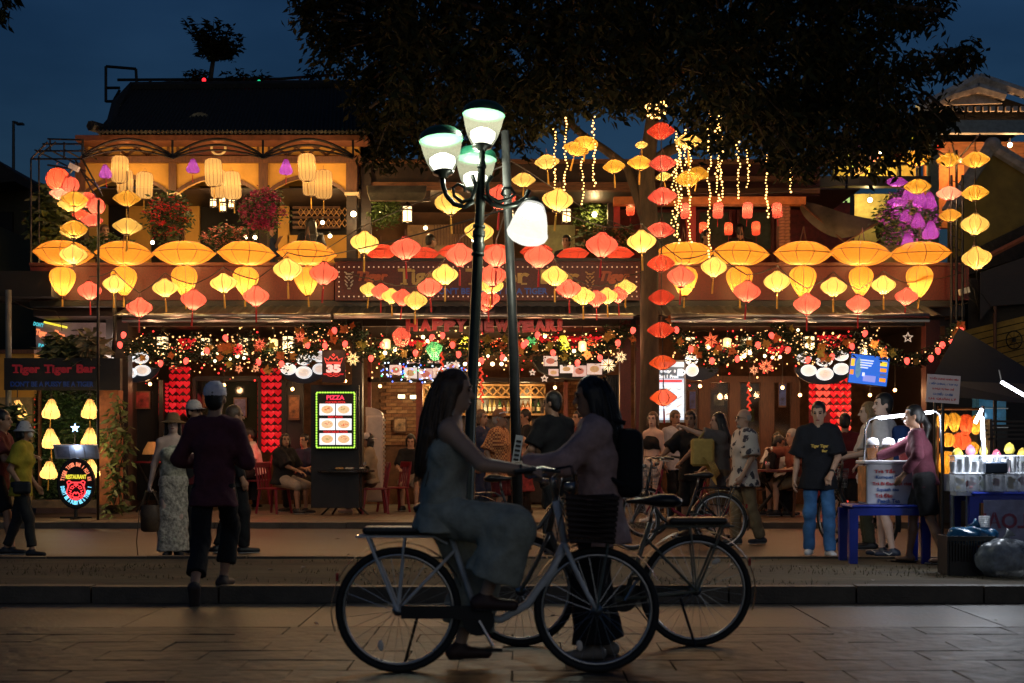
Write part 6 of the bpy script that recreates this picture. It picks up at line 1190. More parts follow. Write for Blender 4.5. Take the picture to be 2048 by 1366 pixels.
    if legs and shoe is not None:
        for i in (0, 1):
            a = A_[i]; wv = nrm(np.cross(FD[i], V(0, 0, 1))); dn = V(0, 0, -1)
            hl = a + dn * .042 * s - FD[i] * .045 * s; toe = a + dn * .050 * s + FD[i] * .155 * s
            S = Field(np.minimum(hl, toe) - .09 * s, np.maximum(hl, toe) + .12 * s, min(h, .011))
            S.cone(a + dn * .005 * s, hl, .040 * s, .038 * s, .02); S.cone(hl, toe, .040 * s, .030 * s, .02, wv, 1.25)
            sm = put('shoe', S.mesh('shoe', shoe), root)
            if abs(FD[i][2]) < .25:
                zs = (hl[2] + toe[2]) / 2 - .022 * s; S.f = np.maximum(S.f - .004, (S._p(tuple(slice(0, n) for n in S.n))[..., 2] - zs)); put('sole', S.mesh('sole', SOLE if sandal is None else sandal), sm)
    return root, dict(P=P, nb=nb, sho=sho, E=E_, W=W_, K=K_, A=A_, hp=hp, HR=HR, hc=hc, hs=hs, up=up, rt=rt, fw=fw, s=s, chest=chest, waist=waist, hip=hip, FD=FD)
def headM(j): return Matrix.Translation(Vector(j['hc'])) @ Matrix(j['HR'].tolist()).to_4x4() @ Matrix.Scale(j['hs'], 4)
def cap_hat(root, j, m, back=False, brim=True, name='cap'):
    M = headM(j) @ Matrix.Rotation(PI if back else 0, 4, 'Z') @ Matrix.Rotation(R(-6), 4, 'X')
    b = MB(); b.lathe([(.001, .155), (.04, .151), (.075, .125), (.095, .085), (.1, .045), (.098, .035)], 18, (0, .012, 0), M=M @ Matrix.Scale(1.1, 4, (0, 1, 0)))
    o = b.build(name, m, root, True, world=False)
    if brim:
        b = MB(); n = 12; vs = []
        for i in range(n + 1):
            a = PI + PI * i / n; vs += [(.098 * math.cos(a), .012 + .1 * math.sin(a), .045), (.088 * math.cos(a), .0 + .185 * math.sin(a) - .01, .03 + .012 * math.sin(a))]
        b.add(vs, [(2 * i, 2 * i + 1, 2 * i + 3, 2 * i + 2) for i in range(n)], M); b.add([(v[0], v[1], v[2] - .006) for v in vs], [(2 * i, 2 * i + 2, 2 * i + 3, 2 * i + 1) for i in range(n)], M)
        b.build('brim', m, o, True, world=False)
def brim_hat(root, j, m, r=.2, drop=.03, name='sun_hat', tall=.16):
    b = MB(); b.lathe([(.001, tall), (.06, tall - .008), (.088, tall - .05), (.1, .055), (.105, .045), (r * .75, .045 - drop * .45), (r, .045 - drop), (r, .04 - drop), (.1, .035)], 24, (0, .012, 0), M=headM(j)); b.build(name, m, root, True, world=False)
def glasses(root, j, m):
    b = MB(); M = headM(j)
    for d in (-1, 1):
        b.tube([(d * .032 + .023 * math.cos(t * PI / 6), -.098, .010 + .017 * math.sin(t * PI / 6)) for t in range(12)], .003, 4, True, M=M); b.tube([(d * .055, -.098, .016), (d * .082, -.03, .012), (d * .085, .02, .006)], .003, 4, M=M)
    b.tube([(-.01, -.1, .012), (.01, -.1, .012)], .003, 4, M=M); b.build('glasses', m, root, world=False)
# ------------------------------------------------------------------ bicycles (built facing +X, origin on the ground between the wheels)
TYRE = mat('tyre_rubber', (.014, .014, .014), .75); RIMM = mat('rim_alloy', (.45, .45, .46), .3, .9, var=.1); SADDLE = mat('saddle_vinyl', (.016, .014, .013), .38, var=.2); BLKMETAL = mat('black_metal', (.02, .02, .022), .4, .4)
_wheel = {}
def wheel_mesh(r):
    if r in _wheel: return _wheel[r]
    n = 40; c = lambda q: [(q * math.cos(2 * PI * i / n), 0, q * math.sin(2 * PI * i / n)) for i in range(n)]
    ty = MB().tube(c(r - .02), .020, 10, True).mesh('tyre', TYRE, True); ri = MB().tube(c(r - .046), .0105, 8, True).mesh('rim', RIMM, True); sp = MB()
    for k in range(28):
        a = 2 * PI * k / 28; a2 = a + (.5 if k % 2 else -.5); y_ = .03 if k % 4 < 2 else -.03; sp.tube([(.02 * math.cos(a2), y_, .02 * math.sin(a2)), ((r - .05) * math.cos(a), 0, (r - .05) * math.sin(a))], .0013, 3)
    hb = MB().tube([(0, -.05, 0), (0, .05, 0)], .022, 10).tube([(0, -.035, 0), (0, -.03, 0)], .032, 10).tube([(0, .03, 0), (0, .035, 0)], .032, 10).mesh('hub', RIMM, True)
    rf = MB().ell((r * .52, -.012, -r * .35), (.03, .005, .017), 8, 6).mesh('reflector', mat('reflector', (.8, .7, .6), .25, var=0))
    _wheel[r] = (ty, ri, sp.mesh('spokes', RIMM), hb, rf); return _wheel[r]
def arcp(cx, cz, r, a0, a1, n=14): return [(cx + r * math.cos(R(a0 + (a1 - a0) * i / n)), 0, cz + r * math.sin(R(a0 + (a1 - a0) * i / n))) for i in range(n + 1)]
def bicycle(loc, rz, label, fm, r=.342, wb=1.073, basket=None, rack='pad', fend=True, hb=1.06, steer=0.):
    o = thing('bicycle', label, 'bicycle', loc, rz); xr, xf = -wb / 2, wb / 2; B = lambda: MB()
    def wl_(x, st):
        w = put('wheel', None, o, (x, 0, r)); w.rotation_euler = (0, random.uniform(0, 6), 0)
        for nm, me in zip(('tyre', 'rim', 'spokes', 'hub', 'reflector'), wheel_mesh(r)): put(nm, me, w)
    wl_(xr, 0); wl_(xf, 0)
    bb = (-.10, 0, .29); st = (-.26, 0, .76); ht, hl = (.315, 0, .93), (.365, 0, .70)
    f = MB().tube([bb, st], .016, 8); f.tube([hl, (.30, 0, .56), (.16, 0, .37), (.02, 0, .29), bb], [.026, .025, .024, .022, .02], 10); f.tube([ht, hl], .021, 10)
    for y_ in (-.045, .045): f.tube([(bb[0], y_ * .6, bb[2]), (xr, y_ * 1.2, r)], .010, 6); f.tube([(-.235, y_ * .4, .66), (xr, y_ * 1.2, r)], .009, 6)
    f.build('frame', fm, o, True, world=False)
    fk = MB()
    for y_ in (-.05, .05): fk.tube([(hl[0], y_, hl[2] - .01), (.43, y_, .54), (.49, y_, .42), (xf, y_, r)], [.014, .013, .012, .009], 8)
    fk.tube([(hl[0], -.05, hl[2] - .01), (hl[0], .05, hl[2] - .01)], .015, 8); fk.build('fork', fm, o, True, world=False)
    h_ = MB().tube([ht, (.295, 0, hb - .03), (.31, 0, hb)], .014, 8)
    for s_ in (-1, 1): h_.tube([(.31, 0, hb), (.33, s_ * .1, hb + .03), (.25, s_ * .22, hb + .045), (.10, s_ * .28, hb + .03)], .011, 8)
    h_.build('handlebar', CHROME, o, True, world=False)
    for s_ in (-1, 1): MB().tube([(.20, s_ * .25, hb + .042), (.09, s_ * .282, hb + .03)], .017, 8).build('grip', SADDLE, o, world=False); MB().tube([(.24, s_ * .2, hb + .03), (.26, s_ * .25, hb + .015), (.16, s_ * .30, hb + .0)], .006, 5).build('brake_lever', CHROME, o, world=False)
    MB().tube([st, (-.275, 0, .86)], .012, 8).build('seat_post', CHROME, o, True, world=False)
    sd = MB().tube([(-.44, 0, .885), (-.36, 0, .90), (-.26, 0, .895), (-.12, 0, .89)], [.075, .085, .06, .022], 12, flat=.45); sd.v = [(v[0], v[1] * 1.05, v[2]) for v in sd.v]; sd = sd.mesh('saddle', SADDLE, True)
    put('saddle', MB().tube([(-.45, 0, .885), (-.40, 0, .892), (-.32, 0, .895), (-.22, 0, .892), (-.11, 0, .89)], [.04, .085, .085, .045, .02], 12, flat=.5).mesh('saddle', SADDLE, True), o)
    if fend:
        for cx, a0, a1 in ((xr, 20, 200), (xf, 25, 150)):
            p = arcp(cx, r, r + .022, a0, a1, 18); b = MB(); vs = []
            for x, _, z in p: vs += [(x, -.026, z), (x, 0, z + .008), (x, .026, z)]
            b.add(vs, [q for i in range(len(p) - 1) for q in ((3 * i, 3 * i + 1, 3 * i + 4, 3 * i + 3), (3 * i + 1, 3 * i + 2, 3 * i + 5, 3 * i + 4))]); b.build('mudguard', fm if fend == 'frame' else BLKMETAL, o, True, world=False)
    if rack:
        b = MB()
        for y_ in (-.055, .055): b.tube([(-.27, y_ * .5, .70), (-.34, y_, .74), (-.76, y_, .74)], .007, 5); b.tube([(-.70, y_, .74), (xr, y_ * 1.2, r)], .009, 6); b.tube([(-.50, y_, .74), (xr, y_ * 1.2, r)], .006, 5)
        for x in (-.42, -.55, -.66, -.76): b.tube([(x, -.055, .74), (x, .055, .74)], .006, 5)
        b.build('rack', fm, o, world=False)
        if rack == 'pad': b = MB(); b.box((-.545, 0, .772), (.36, .16, .042)); ob = b.build('rack_cushion', SADDLE, o, world=False); md = ob.modifiers.new('round', 'BEVEL'); md.width = .018; md.segments = 3
        b = MB(); b.box((xr - .33, 0, .52), (.014, .04, .045)); b.build('rear_reflector', mat('rear_reflector', (.4, .02, .03), .25), o, world=False)
    cg = MB(); cg.tube([(bb[0], -.055, bb[2]), (bb[0], -.05, bb[2])], .085, 18); cg.build('chainring', BLKMETAL, o, world=False); b = MB(); b.box(((bb[0] + xr) / 2 + .02, -.06, .335), (.44, .012, .07)); b.build('chain_guard', BLKMETAL, o, world=False)
    for s_, a in ((-1, -60), (1, 120)):
        ex, ez = bb[0] + .165 * math.cos(R(a)), bb[2] + .165 * math.sin(R(a)); b = MB().tube([(bb[0], s_ * .07, bb[2]), (ex, s_ * .08, ez)], .010, 6); b.build('crank', RIMM, o, world=False); b = MB(); b.box((ex, s_ * .13, ez), (.09, .08, .02)); b.build('pedal', BLKMETAL, o, world=False)
    for s_ in (-1, 1): MB().tube([(.24, s_ * .2, hb + .03), (.40, s_ * .12, hb + .06), (.42, s_ * .04, hb - .05), (.34, s_ * .03, .84), (.30 if s_ < 0 else .40, s_ * .03, .62)], .004, 4).build('brake_cable', BLKMETAL, o, world=False)
    MB().tube([(xr + .1, .06, .30), (xr + .02, .16, .02)], .009, 6).build('kickstand', BLKMETAL, o, world=False)
    MB().tube([(.36, 0, hb - .05), (.42, 0, hb - .06)], [.02, .035], 12).build('headlamp', CHROME, o, True, world=False)
    if basket is not None:
        b = MB(); x0, x1, z0, z1, w0, w1 = .39, .62, .72, .95, .12, .15; bm_, solid = basket
        if solid:
            for i in range(9): z = z0 + (z1 - z0) * i / 8; w = w0 + (w1 - w0) * i / 8; q = .02 * i / 8; b.tube([(x0 - q, -w, z), (x1 + q, -w, z), (x1 + q, w, z), (x0 - q, w, z)], .016, 5, True)
            b.box(((x0 + x1) / 2, 0, z0), (x1 - x0, 2 * w0, .015))
        else:
            for i in range(6): z = z0 + (z1 - z0) * i / 5; w = w0 + (w1 - w0) * i / 5; b.tube([(x0, -w, z), (x1 + .02 * i / 5, -w, z), (x1 + .02 * i / 5, w, z), (x0, w, z)], .004 if i < 5 else .007, 5, True)
            for i in range(9):
                x = x0 + (x1 - x0) * i / 8
                for s_ in (-1, 1): b.tube([(x, s_ * w0, z0), (x, s_ * w1, z1)], .003, 4)
                y_ = -1 + 2 * i / 8; b.tube([(x1, y_ * w0, z0), (x1 + .02, y_ * w1, z1)], .003, 4); b.tube([(x0, y_ * w0, z0), (x1, y_ * w0, z0)], .003, 4)
        b.build('basket', bm_, o, world=False); MB().tube([(.60, -.07, .72), (xf, -.06, r)], .006, 5).tube([(.60, .07, .72), (xf, .06, r)], .006, 5).build('basket_stay', CHROME, o, world=False)
    return o
WHITEF = mat('white_frame_paint', (.66, .68, .70), .3, var=.15, coat=.3); OLIVEF = mat('olive_frame_paint', (.14, .15, .12), .35, var=.2); BLACKF = mat('black_frame_paint', (.02, .022, .025), .3, var=.2); REDF = mat('red_frame_paint', (.30, .02, .04), .3)
WOVEN = mat('woven_brown', (.035, .017, .011), .7, var=.4, scale=40); WIRE = mat('basket_wire', (.3, .3, .3), .4, .7)
def gp(px, Y, z=0.): return (ux(px, Y), Y, z)
bicycle(gp(995, 7.7), 0, 'white step-through bicycle with padded rack ridden in the foreground', WHITEF, basket=(WOVEN, True))
bicycle(gp(1216, 8.72), PI, 'dark olive bicycle with padded rack held by the woman with the backpack', OLIVEF, r=.345, basket=None)
bicycle(gp(1352, 17.0), PI + .12, 'black city bicycle with wire basket and chrome rear mudguard by the bald man', BLACKF, basket=(WIRE, False), rack='bare', fend='frame')
bicycle(gp(1372, 19.2), PI - .1, 'red-framed bicycle held by the man in the black tee', REDF, basket=(WIRE, False), rack='bare')
bicycle(gp(1712, 17.6), PI / 2 + .35, 'bicycle with wire basket parked beside the tea stand', BLACKF, basket=(WIRE, False), rack='bare')
bicycle(gp(1050, 15.3), .25, 'dark bicycle half hidden behind the foreground women', BLACKF, rack='bare')
# ------------------------------------------------------------------ people
FACE_R, FACE_L, AWAY = PI / 2, -PI / 2, PI
def bagbox(root, c, d, m, name='bag', M=None, bev=.03):
    b = MB(); b.box(c, d); o = b.build(name, m, root, world=False); md = o.modifiers.new('round', 'BEVEL'); md.width = bev; md.segments = 3; return o
# rider and friend in the foreground
gm = cloth('sage', (.36, .37, .31), .18)
p, j = person(gp(882, 7.72), FACE_R, 1.64, 'woman in a sage sleeveless outfit riding the white bicycle', 0, pel=(0, 0, .86), lean=6, nod=4, wr=((-.24, -.46, 1.10), (.24, -.46, 1.10)), el=((-.7, .3, -1), (.7, .3, -1)), an=((-.13, -.245, .43), (.15, -.10, .13)), kn=((-.25, -1, .35), (.3, -1, .2)), hand=('grip', 'grip'), hair=('verylong', HAIRB), female=True, h=.010,
              top=dict(m=gm, tank=True, hem=.10, loose=.03, name='sleeveless_top'), bot=dict(m=gm, len=.86, loose=.03, knee=.10, cuff=.13, name='wide_trousers'), shoe=mat('sandal_brown', (.06, .03, .025), .6), sandal=BLKSHOE)
b = MB(); w_ = j['W'][0]; e_ = j['E'][0]; b.tube([w_ + (e_ - w_) * .1, w_ + (e_ - w_) * .16], .031, 12); b.build('wrist_band', BLKSHOE, p, world=False)
mv = cloth('mauve', (.46, .30, .28), .18)
p, j = person(gp(1203, 8.28), FACE_L, 1.61, 'woman in a loose mauve shirt with a dark backpack standing by her bicycle', 1, lean=5, nod=8, wr=((-.20, -.44, 1.12), (.16, -.46, 1.11)), el=((-.7, .3, -1), (.7, .3, -1)), an=((-.1, .03, .075), (.1, -.06, .075)), hand=('grip', 'grip'), hair=('long', HAIRK), female=True, h=.010,
              top=dict(m=mv, sleeve=.95, hem=.22, loose=.035), bot=dict(m=cloth('black', (.014, .014, .016), .1), len=.98, loose=.02, knee=.085, cuff=.10), shoe=mat('beige_sneaker', (.22, .19, .17), .6))
bagbox(p, (0, .155, 1.13), (.28, .16, .40), cloth('pack_black', (.013, .013, .015)), 'backpack', bev=.06)
for s_ in (-1, 1): MB().tube([(s_ * .1, .13, 1.36), (s_ * .105, .02, 1.385), (s_ * .11, -.10, 1.30), (s_ * .13, -.06, 1.10), (s_ * .14, .12, 1.0)], .016, 6).build('strap', _M['cloth_pack_black'], p, world=False)
# man walking away, left
p, j = person(gp(428, 11.12), AWAY, 1.70, 'man in a dark maroon shirt and pale cap walking away, heel lifted', 1, lean=3, wr=((-.14, -.26, 1.12), (.14, -.26, 1.1)), el=((-.6, .4, -1), (.8, .4, -.7)), an=((-.03, -.22, .19), (.10, .24, .155)), kn=((-.1, -1, .2), (.1, -1, 0)), feet=(None, (.05, -.35, -.9)), hair=('short', HAIRK), h=.010,
              top=dict(m=cloth('plum', (.10, .03, .042), .15), sleeve=.9, hem=.15, loose=.017), bot=dict(m=_M['cloth_black'], len=.86, loose=.003, knee=.07, cuff=.075), shoe=mat('slipper', (.045, .03, .028), .7))
cap_hat(p, j, cloth('cap_grey', (.8, .73, .78)))
# left group on the road
p, j = person(gp(42, 15.9), FACE_R, 1.50, 'woman in a yellow tee and white bucket hat walking at the left edge', 1, lean=3, an=((-.09, -.16, .075), (.09, .2, .09)), wr=((-.18, -.06, .80), (.2, -.1, .8)), hair=('bob', HAIRK), female=True, top=dict(m=cloth('yellow_tee', (.42, .33, .035)), sleeve=.4, hem=.14, loose=.02), bot=dict(m=mat('dotted_black', (.02, .02, .02), .8, var=.5, scale=90), len=.95, loose=.012), shoe=BLKSHOE)
brim_hat(p, j, cloth('hat_white', (.55, .52, .52)), .15, .055, 'bucket_hat', .14); MB().ell((0, -.075, -.062), (.058, .045, .05), 12, 8, M=headM(j)).build('face_mask', cloth('mask', (.6, .55, .5)), p, True, world=False); bagbox(p, (-.2, -.08, .78), (.06, .2, .14), BLKSHOE, 'waist_bag')
p, j = person(gp(-4, 16.1), FACE_R, 1.62, 'person in dark clothes cut off by the left frame edge', 1, lean=4, an=((-.09, -.2, .075), (.09, .2, .09)), wr=((-.15, -.38, 1.12), (.2, -.3, 1.1)), hair=('short', HAIRK), top=dict(m=cloth('dull_red', (.14, .03, .03)), sleeve=.4, hem=.12, loose=.02), bot=dict(m=_M['cloth_black'], len=.45, loose=.02), shoe=BLKSHOE)
LACE = mat('crochet_lace', (.50, .43, .34), .9, var=.45, scale=26, bump=.8, bscale=26); FLOR = mat('floral_top', (.55, .50, .36), .85, var=.55, scale=16)
p, j = person(gp(346, 16.0), R(14), 1.58, 'woman in a sun hat and long white crochet skirt holding a phone', 2, yaw=-4, wr=((-.25, .02, .80), (.07, -.24, 1.13)), el=((-.5, 1, 0), (.8, .4, -.6)), hand=('grip', 'grip'), an=((-.06, 0, .075), (.06, 0, .075)), hair=('long', HAIRK), female=True, top=dict(m=FLOR, tank=True, hem=.06, loose=.012, name='floral_top'), bot=dict(m=LACE, kind='skirt', len=1.02, r=.145, name='crochet_skirt'), shoe=BLKSHOE)
brim_hat(p, j, cloth('straw', (.25, .14, .06)), .19, .03); bagbox(p, (.09, -.29, 1.19), (.075, .012, .15), mat('phone_white', (.5, .5, .52), .3), 'phone', bev=.01)
o = thing('handbag', 'brown bucket handbag hanging from the hand of the woman in the crochet skirt', 'bag', gp(302, 15.95, .28)); MB().lathe([(.085, 0), (.11, .02), (.12, .2), (.10, .30)], 16, gp(302, 15.95, .28)).build('body', mat('bag_leather', (.09, .05, .025), .55, var=.3), o, True); q = gp(302, 15.95, .28)
for s_ in (-1, 1): MB().tube([(q[0] - .1, q[1] + s_ * .03, q[2] + .29), (q[0] - .05, q[1] + s_ * .03, q[2] + .45), (q[0] + .05, q[1] + s_ * .03, q[2] + .45), (q[0] + .1, q[1] + s_ * .03, q[2] + .29)], .008, 5).build('handle', _M['bag_leather'], o)
MB().tube([(q[0] - .1, q[1] - .1, q[2] + .25), (q[0] - .13, q[1] - .12, q[2] - .1), (q[0] - .12, q[1] - .1, q[2] - .27)], .006, 5).build('strap', _M['bag_leather'], o)
p, j = person(gp(388, 16.7), R(55), 1.74, 'man with white cap and glasses standing behind the woman in the sun hat', 1, top=dict(m=cloth('dark_red', (.10, .012, .016)), sleeve=.45, hem=.14, loose=.02), bot=dict(m=_M['cloth_black'], len=1., loose=.02), shoe=BLKSHOE); cap_hat(p, j, cloth('cap_white', (.55, .48, .44))); glasses(p, j, BLKSHOE)
p, j = person(gp(468, 16.5), R(120), 1.68, 'person in black half hidden behind the man in the maroon shirt', 1, an=((-.08, -.1, .075), (.09, .15, .08)), hair=('short', HAIRB), top=dict(m=_M['cloth_black'], sleeve=.9, hem=.14, loose=.02), bot=dict(m=_M['cloth_black'], len=1., loose=.02), shoe=BLKSHOE)
# people around the bar and the bicycles
GING = mat('orange_gingham', (.62, .24, .07), .85, var=0)
nt = GING.node_tree; tcn = nt.nodes.new('ShaderNodeTexCoord'); ck = nt.nodes.new('ShaderNodeTexChecker'); ck.inputs['Scale'].default_value = 36; ck.inputs['Color1'].default_value = (.72, .33, .12, 1); ck.inputs['Color2'].default_value = (.18, .045, .02, 1); nt.links.new(tcn.outputs['Object'], ck.inputs['Vector']); nt.links.new(ck.outputs['Color'], nt.nodes['Principled BSDF'].inputs['Base Color'])
p, j = person(gp(998, 20.6), R(72), 1.74, 'man in an orange gingham shirt and brown cap facing right', 1, girth=1.28, wr=((-.26, .0, .92), (.26, -.05, .92)), hair=('short', HAIRG), top=dict(m=GING, sleeve=.46, hem=.15, loose=.03), bot=dict(m=_M['cloth_dark_red'], len=.46, loose=.02), shoe=BLKSHOE)
cap_hat(p, j, cloth('cap_brown', (.26, .13, .07))); b = MB(); b.tube([(-.1, -.02, .075), (-.09, -.1, .095), (0, -.125, .10), (.09, -.1, .095), (.1, -.02, .075)], .009, 6, M=headM(j)); b.build('sunglasses', mat('white_plastic_frame', (.7, .66, .7), .3), p, world=False)
p, j = person(gp(1112, 16.4), R(-145), 1.84, 'tall man in black seen from behind between the two women', 1, yaw=25, lean=4, wr=((-.3, -.35, 1.05), (.3, -.3, 1.05)), an=((-.12, -.1, .075), (.1, .15, .08)), top=dict(m=_M['cloth_black'], sleeve=.45, hem=.15, loose=.025), bot=dict(m=_M['cloth_black'], len=.5, loose=.02), shoe=BLKSHOE)
p, j = person(gp(1052, 24.6, .085), R(-70), 1.77, 'man in a black shirt standing at the bar, looking down', 1, nod=14, wr=((-.15, -.35, 1.08), (.15, -.35, 1.08)), top=dict(m=_M['cloth_black'], sleeve=.45, hem=.12, loose=.02), bot=dict(m=_M['cloth_black']), shoe=BLKSHOE, h=.016)
p, j = person(gp(1046, 22.6, .085), R(200), 1.66, 'bald guest in red plaid seated before the bar', 1, pel=(0, 0, .52), hair=('bald', None), an=((-.12, -.38, .075), (.12, -.38, .075)), wr=((-.16, -.35, .80), (.16, -.35, .80)), top=dict(m=mat('red_plaid', (.28, .03, .03), .85, var=.5, scale=22), sleeve=.5, hem=.08, loose=.02), bot=dict(m=_M['cloth_black']), shoe=BLKSHOE, h=.016)
p, j = person(gp(962, 22.2, .085), R(60), 1.70, 'guest in navy half hidden by the hair of the riding woman', 1, hair=('bob', HAIRB), top=dict(m=cloth('navy', (.02, .03, .07)), sleeve=.45, hem=.12, loose=.02), bot=dict(m=_M['cloth_navy']), shoe=BLKSHOE, h=.016)
p, j = person(gp(1306, 21.7, .085), R(-48), 1.66, 'young woman in a black crop top and white shorts before the drinks board', 2, yaw=25, hair=('bob', HAIRB), female=True, wr=((-.2, .0, .85), (.2, -.05, .85)), top=dict(m=_M['cloth_black'], tank=True, crop=True, loose=.022, name='crop_top'), bot=dict(m=cloth('white_shorts', (.6, .52, .48)), len=.22, loose=.018, name='shorts'), shoe=WHTSHOE)
p, j = person(gp(1384, 19.55), R(-35), 1.70, 'man in a black tee wheeling the red-framed bicycle', 1, yaw=15, lean=4, wr=((-.36, -.36, 1.02), (.05, -.42, 1.02)), el=((-1, .4, -.6), (1, .4, -.6)), hand=('grip', 'grip'), top=dict(m=_M['cloth_black'], sleeve=.45, hem=.14, loose=.025), bot=dict(m=_M['cloth_black'], len=.55, loose=.02), shoe=BLKSHOE)
p, j = person(gp(1441, 18.7), FACE_L, 1.66, 'woman in a grey tee pointing left with her arm stretched out', 0, lean=2, wr=((-.16, -.20, .95), (.16, -.62, 1.52)), el=((-.6, .6, -.6), (.2, .1, -1)), hand=('open', 'point'), hair=('long', HAIRK), female=True, top=dict(m=cloth('grey_tee', (.11, .10, .10)), sleeve=.45, hem=.18, loose=.03), bot=dict(m=cloth('brown_skirt', (.13, .085, .05)), len=.5, loose=.025, knee=.08, name='shorts'), shoe=mat('sandal_tan', (.2, .12, .07), .6), sandal=BLKSHOE)
o = thing('tote_bag', 'pale yellow canvas tote on the shoulder of the pointing woman', 'bag', gp(1405, 18.5, .95)); MB().box((ux(1405, 18.5), 18.5, 1.16), (.30, .13, .36)).build('body', cloth('tote', (.48, .34, .10)), o).modifiers.new('round', 'BEVEL').width = .03
MB().tube([(ux(1396, 18.5), 18.5, 1.33), (ux(1412, 18.5), 18.52, 1.45), (ux(1432, 18.6), 18.55, 1.44), (ux(1420, 18.5), 18.5, 1.33)], .012, 5).build('handle', _M['cloth_tote'], o)
o = thing('straw_hat', 'rolled yellow straw hat hanging below the tote bag', 'hat', gp(1424, 18.4, .82)); MB().lathe([(.0, .08), (.09, .07), (.12, .0), (.2, -.03)], 20, M=Matrix.Translation(gp(1424, 18.4, .93)) @ Matrix.Rotation(R(65), 4, 'Y')).build('crown', mat('straw_yellow', (.55, .36, .10), .8, var=.3, scale=50), o, True); MB().tube([gp(1424, 18.45, .98), gp(1426, 18.5, 1.1)], .006, 4).build('cord', CABLE, o)
PALM = mat('palm_print_shirt', (.62, .56, .50), .85, var=0)
nt = PALM.node_tree; tcn = nt.nodes.new('ShaderNodeTexCoord'); vo = nt.nodes.new('ShaderNodeTexVoronoi'); vo.inputs['Scale'].default_value = 8.5; nz = nt.nodes.new('ShaderNodeTexNoise'); nz.inputs['Scale'].default_value = 22; mx = nt.nodes.new('ShaderNodeMath'); mx.operation = 'MULTIPLY_ADD'; mx.inputs[1].default_value = .9; rp = nt.nodes.new('ShaderNodeValToRGB'); rp.color_ramp.elements[0].position = .78; rp.color_ramp.elements[0].color = (.05, .05, .07, 1); rp.color_ramp.elements[1].position = .83; rp.color_ramp.elements[1].color = (.62, .56, .50, 1)
nt.links.new(tcn.outputs['Object'], vo.inputs['Vector']); nt.links.new(tcn.outputs['Object'], nz.inputs['Vector']); nt.links.new(nz.outputs['Fac'], mx.inputs[0]); nt.links.new(vo.outputs['Distance'], mx.inputs[2]); nt.links.new(mx.outputs[0], rp.inputs['Fac']); nt.links.new(rp.outputs['Color'], nt.nodes['Principled BSDF'].inputs['Base Color'])
p, j = person(gp(1489, 18.0), R(-78), 1.68, 'bald bearded man in a palm-print shirt and khaki trousers', 0, girth=1.22, hair=('bald', None), wr=((-.24, -.08, .86), (.25, -.12, .88)), an=((-.1, -.08, .075), (.1, .18, .075)), top=dict(m=PALM, sleeve=.48, hem=.17, loose=.035), bot=dict(m=cloth('khaki', (.26, .19, .11)), len=1., loose=.02, cuff=.055), shoe=mat('grey_sneaker', (.06, .065, .075), .6))
glasses(p, j, BLKSHOE); MB().ell((0, -.06, -.105), (.04, .038, .03), 10, 8, M=headM(j)).build('beard', HAIRG, p, True, world=False); b = MB(); b.lathe([(.081, -.03), (.098, .02), (.09, .05)], 14, (0, .02, 0), M=headM(j), a0=R(0), a1=R(180)); b.build('hair', HAIRG, p, True, world=False)
TEE = cloth('tee_ink', (.012, .013, .018)); DENIM = cloth('denim', (.055, .16, .36), .25, scale=6)
p, j = person(gp(1637, 16.05), R(-8), 1.71, 'man in a black printed tee and blue jeans walking toward the camera', 0, yaw=-12, nod=12, lean=2, wr=((-.27, .04, .83), (.12, -.24, .93)), el=((-.7, .8, 0), (.9, .5, -.3)), an=((-.10, .10, .085), (.12, -.10, .075)), top=dict(m=TEE, sleeve=.48, hem=.16, loose=.032), bot=dict(m=DENIM, len=1.02, loose=.008, knee=.062, cuff=.056, name='jeans'), shoe=WHTSHOE)
for st, z, x, w_, h_ in (('Tiger Tiger', 1.235, .0, .19, .045), ('Bar', 1.185, .055, .06, .03)): put('shirt_print', text_mesh(st, mat('print_gold', (.62, .40, .06), .6, var=0), .04, .02, 0, w_, h_), p, (x, -.180, z), (R(4), 0, 0))
b = MB(); w_ = j['W'][1]; e_ = j['E'][1]; b.tube([w_ + (e_ - w_) * .08, w_ + (e_ - w_) * .18], .031, 10); b.build('watch', BLKSHOE, p, world=False)
p, j = person(gp(1768, 16.0), R(-118), 1.80, 'young man with a blue backpack and white tee at the tea stand', 2, yaw=35, wr=((-.2, -.28, 1.05), (.25, -.15, 1.0)), an=((-.11, -.05, .075), (.11, .12, .075)), top=dict(m=cloth('white_tee', (.55, .52, .52)), sleeve=.48, hem=.14, loose=.03), bot=dict(m=_M['cloth_black'], len=.46, loose=.03), shoe=mat('navy_sneaker', (.015, .025, .05), .5))
bagbox(p, (0, .20, 1.24), (.33, .18, .46), cloth('pack_blue', (.012, .035, .13)), 'backpack', bev=.07)
for i, d in enumerate((-1, 1)):
    a = j['A'][i]; f = j['FD'][i]; sd = np.cross(f, V(0, 0, 1)); 
    for s_ in (-1, 1): c = a + f * .05 + V(0, 0, -.045) + sd * s_ * .052; MB().tube([c - f * .05 + V(0, 0, .012), c - f * .02 - V(0, 0, .012), c + f * .05 + V(0, 0, .02)], [.004, .009, .003], 5).build('shoe_mark', SOLE, p, world=False)
p, j = person(gp(1738, 17.2), R(-95), 1.74, 'person with light brown hair and white tee half hidden behind the young man', 2, hair=('bob', mat('hair_blond', (.30, .18, .08), .5, var=.3, scale=60)), top=dict(m=_M['cloth_white_tee'], sleeve=.48, hem=.14, loose=.02), bot=dict(m=cloth('olive', (.08, .08, .05)), len=1.), shoe=BLKSHOE, wr=((-.2, -.3, 1.15), (.2, -.35, 1.1)))
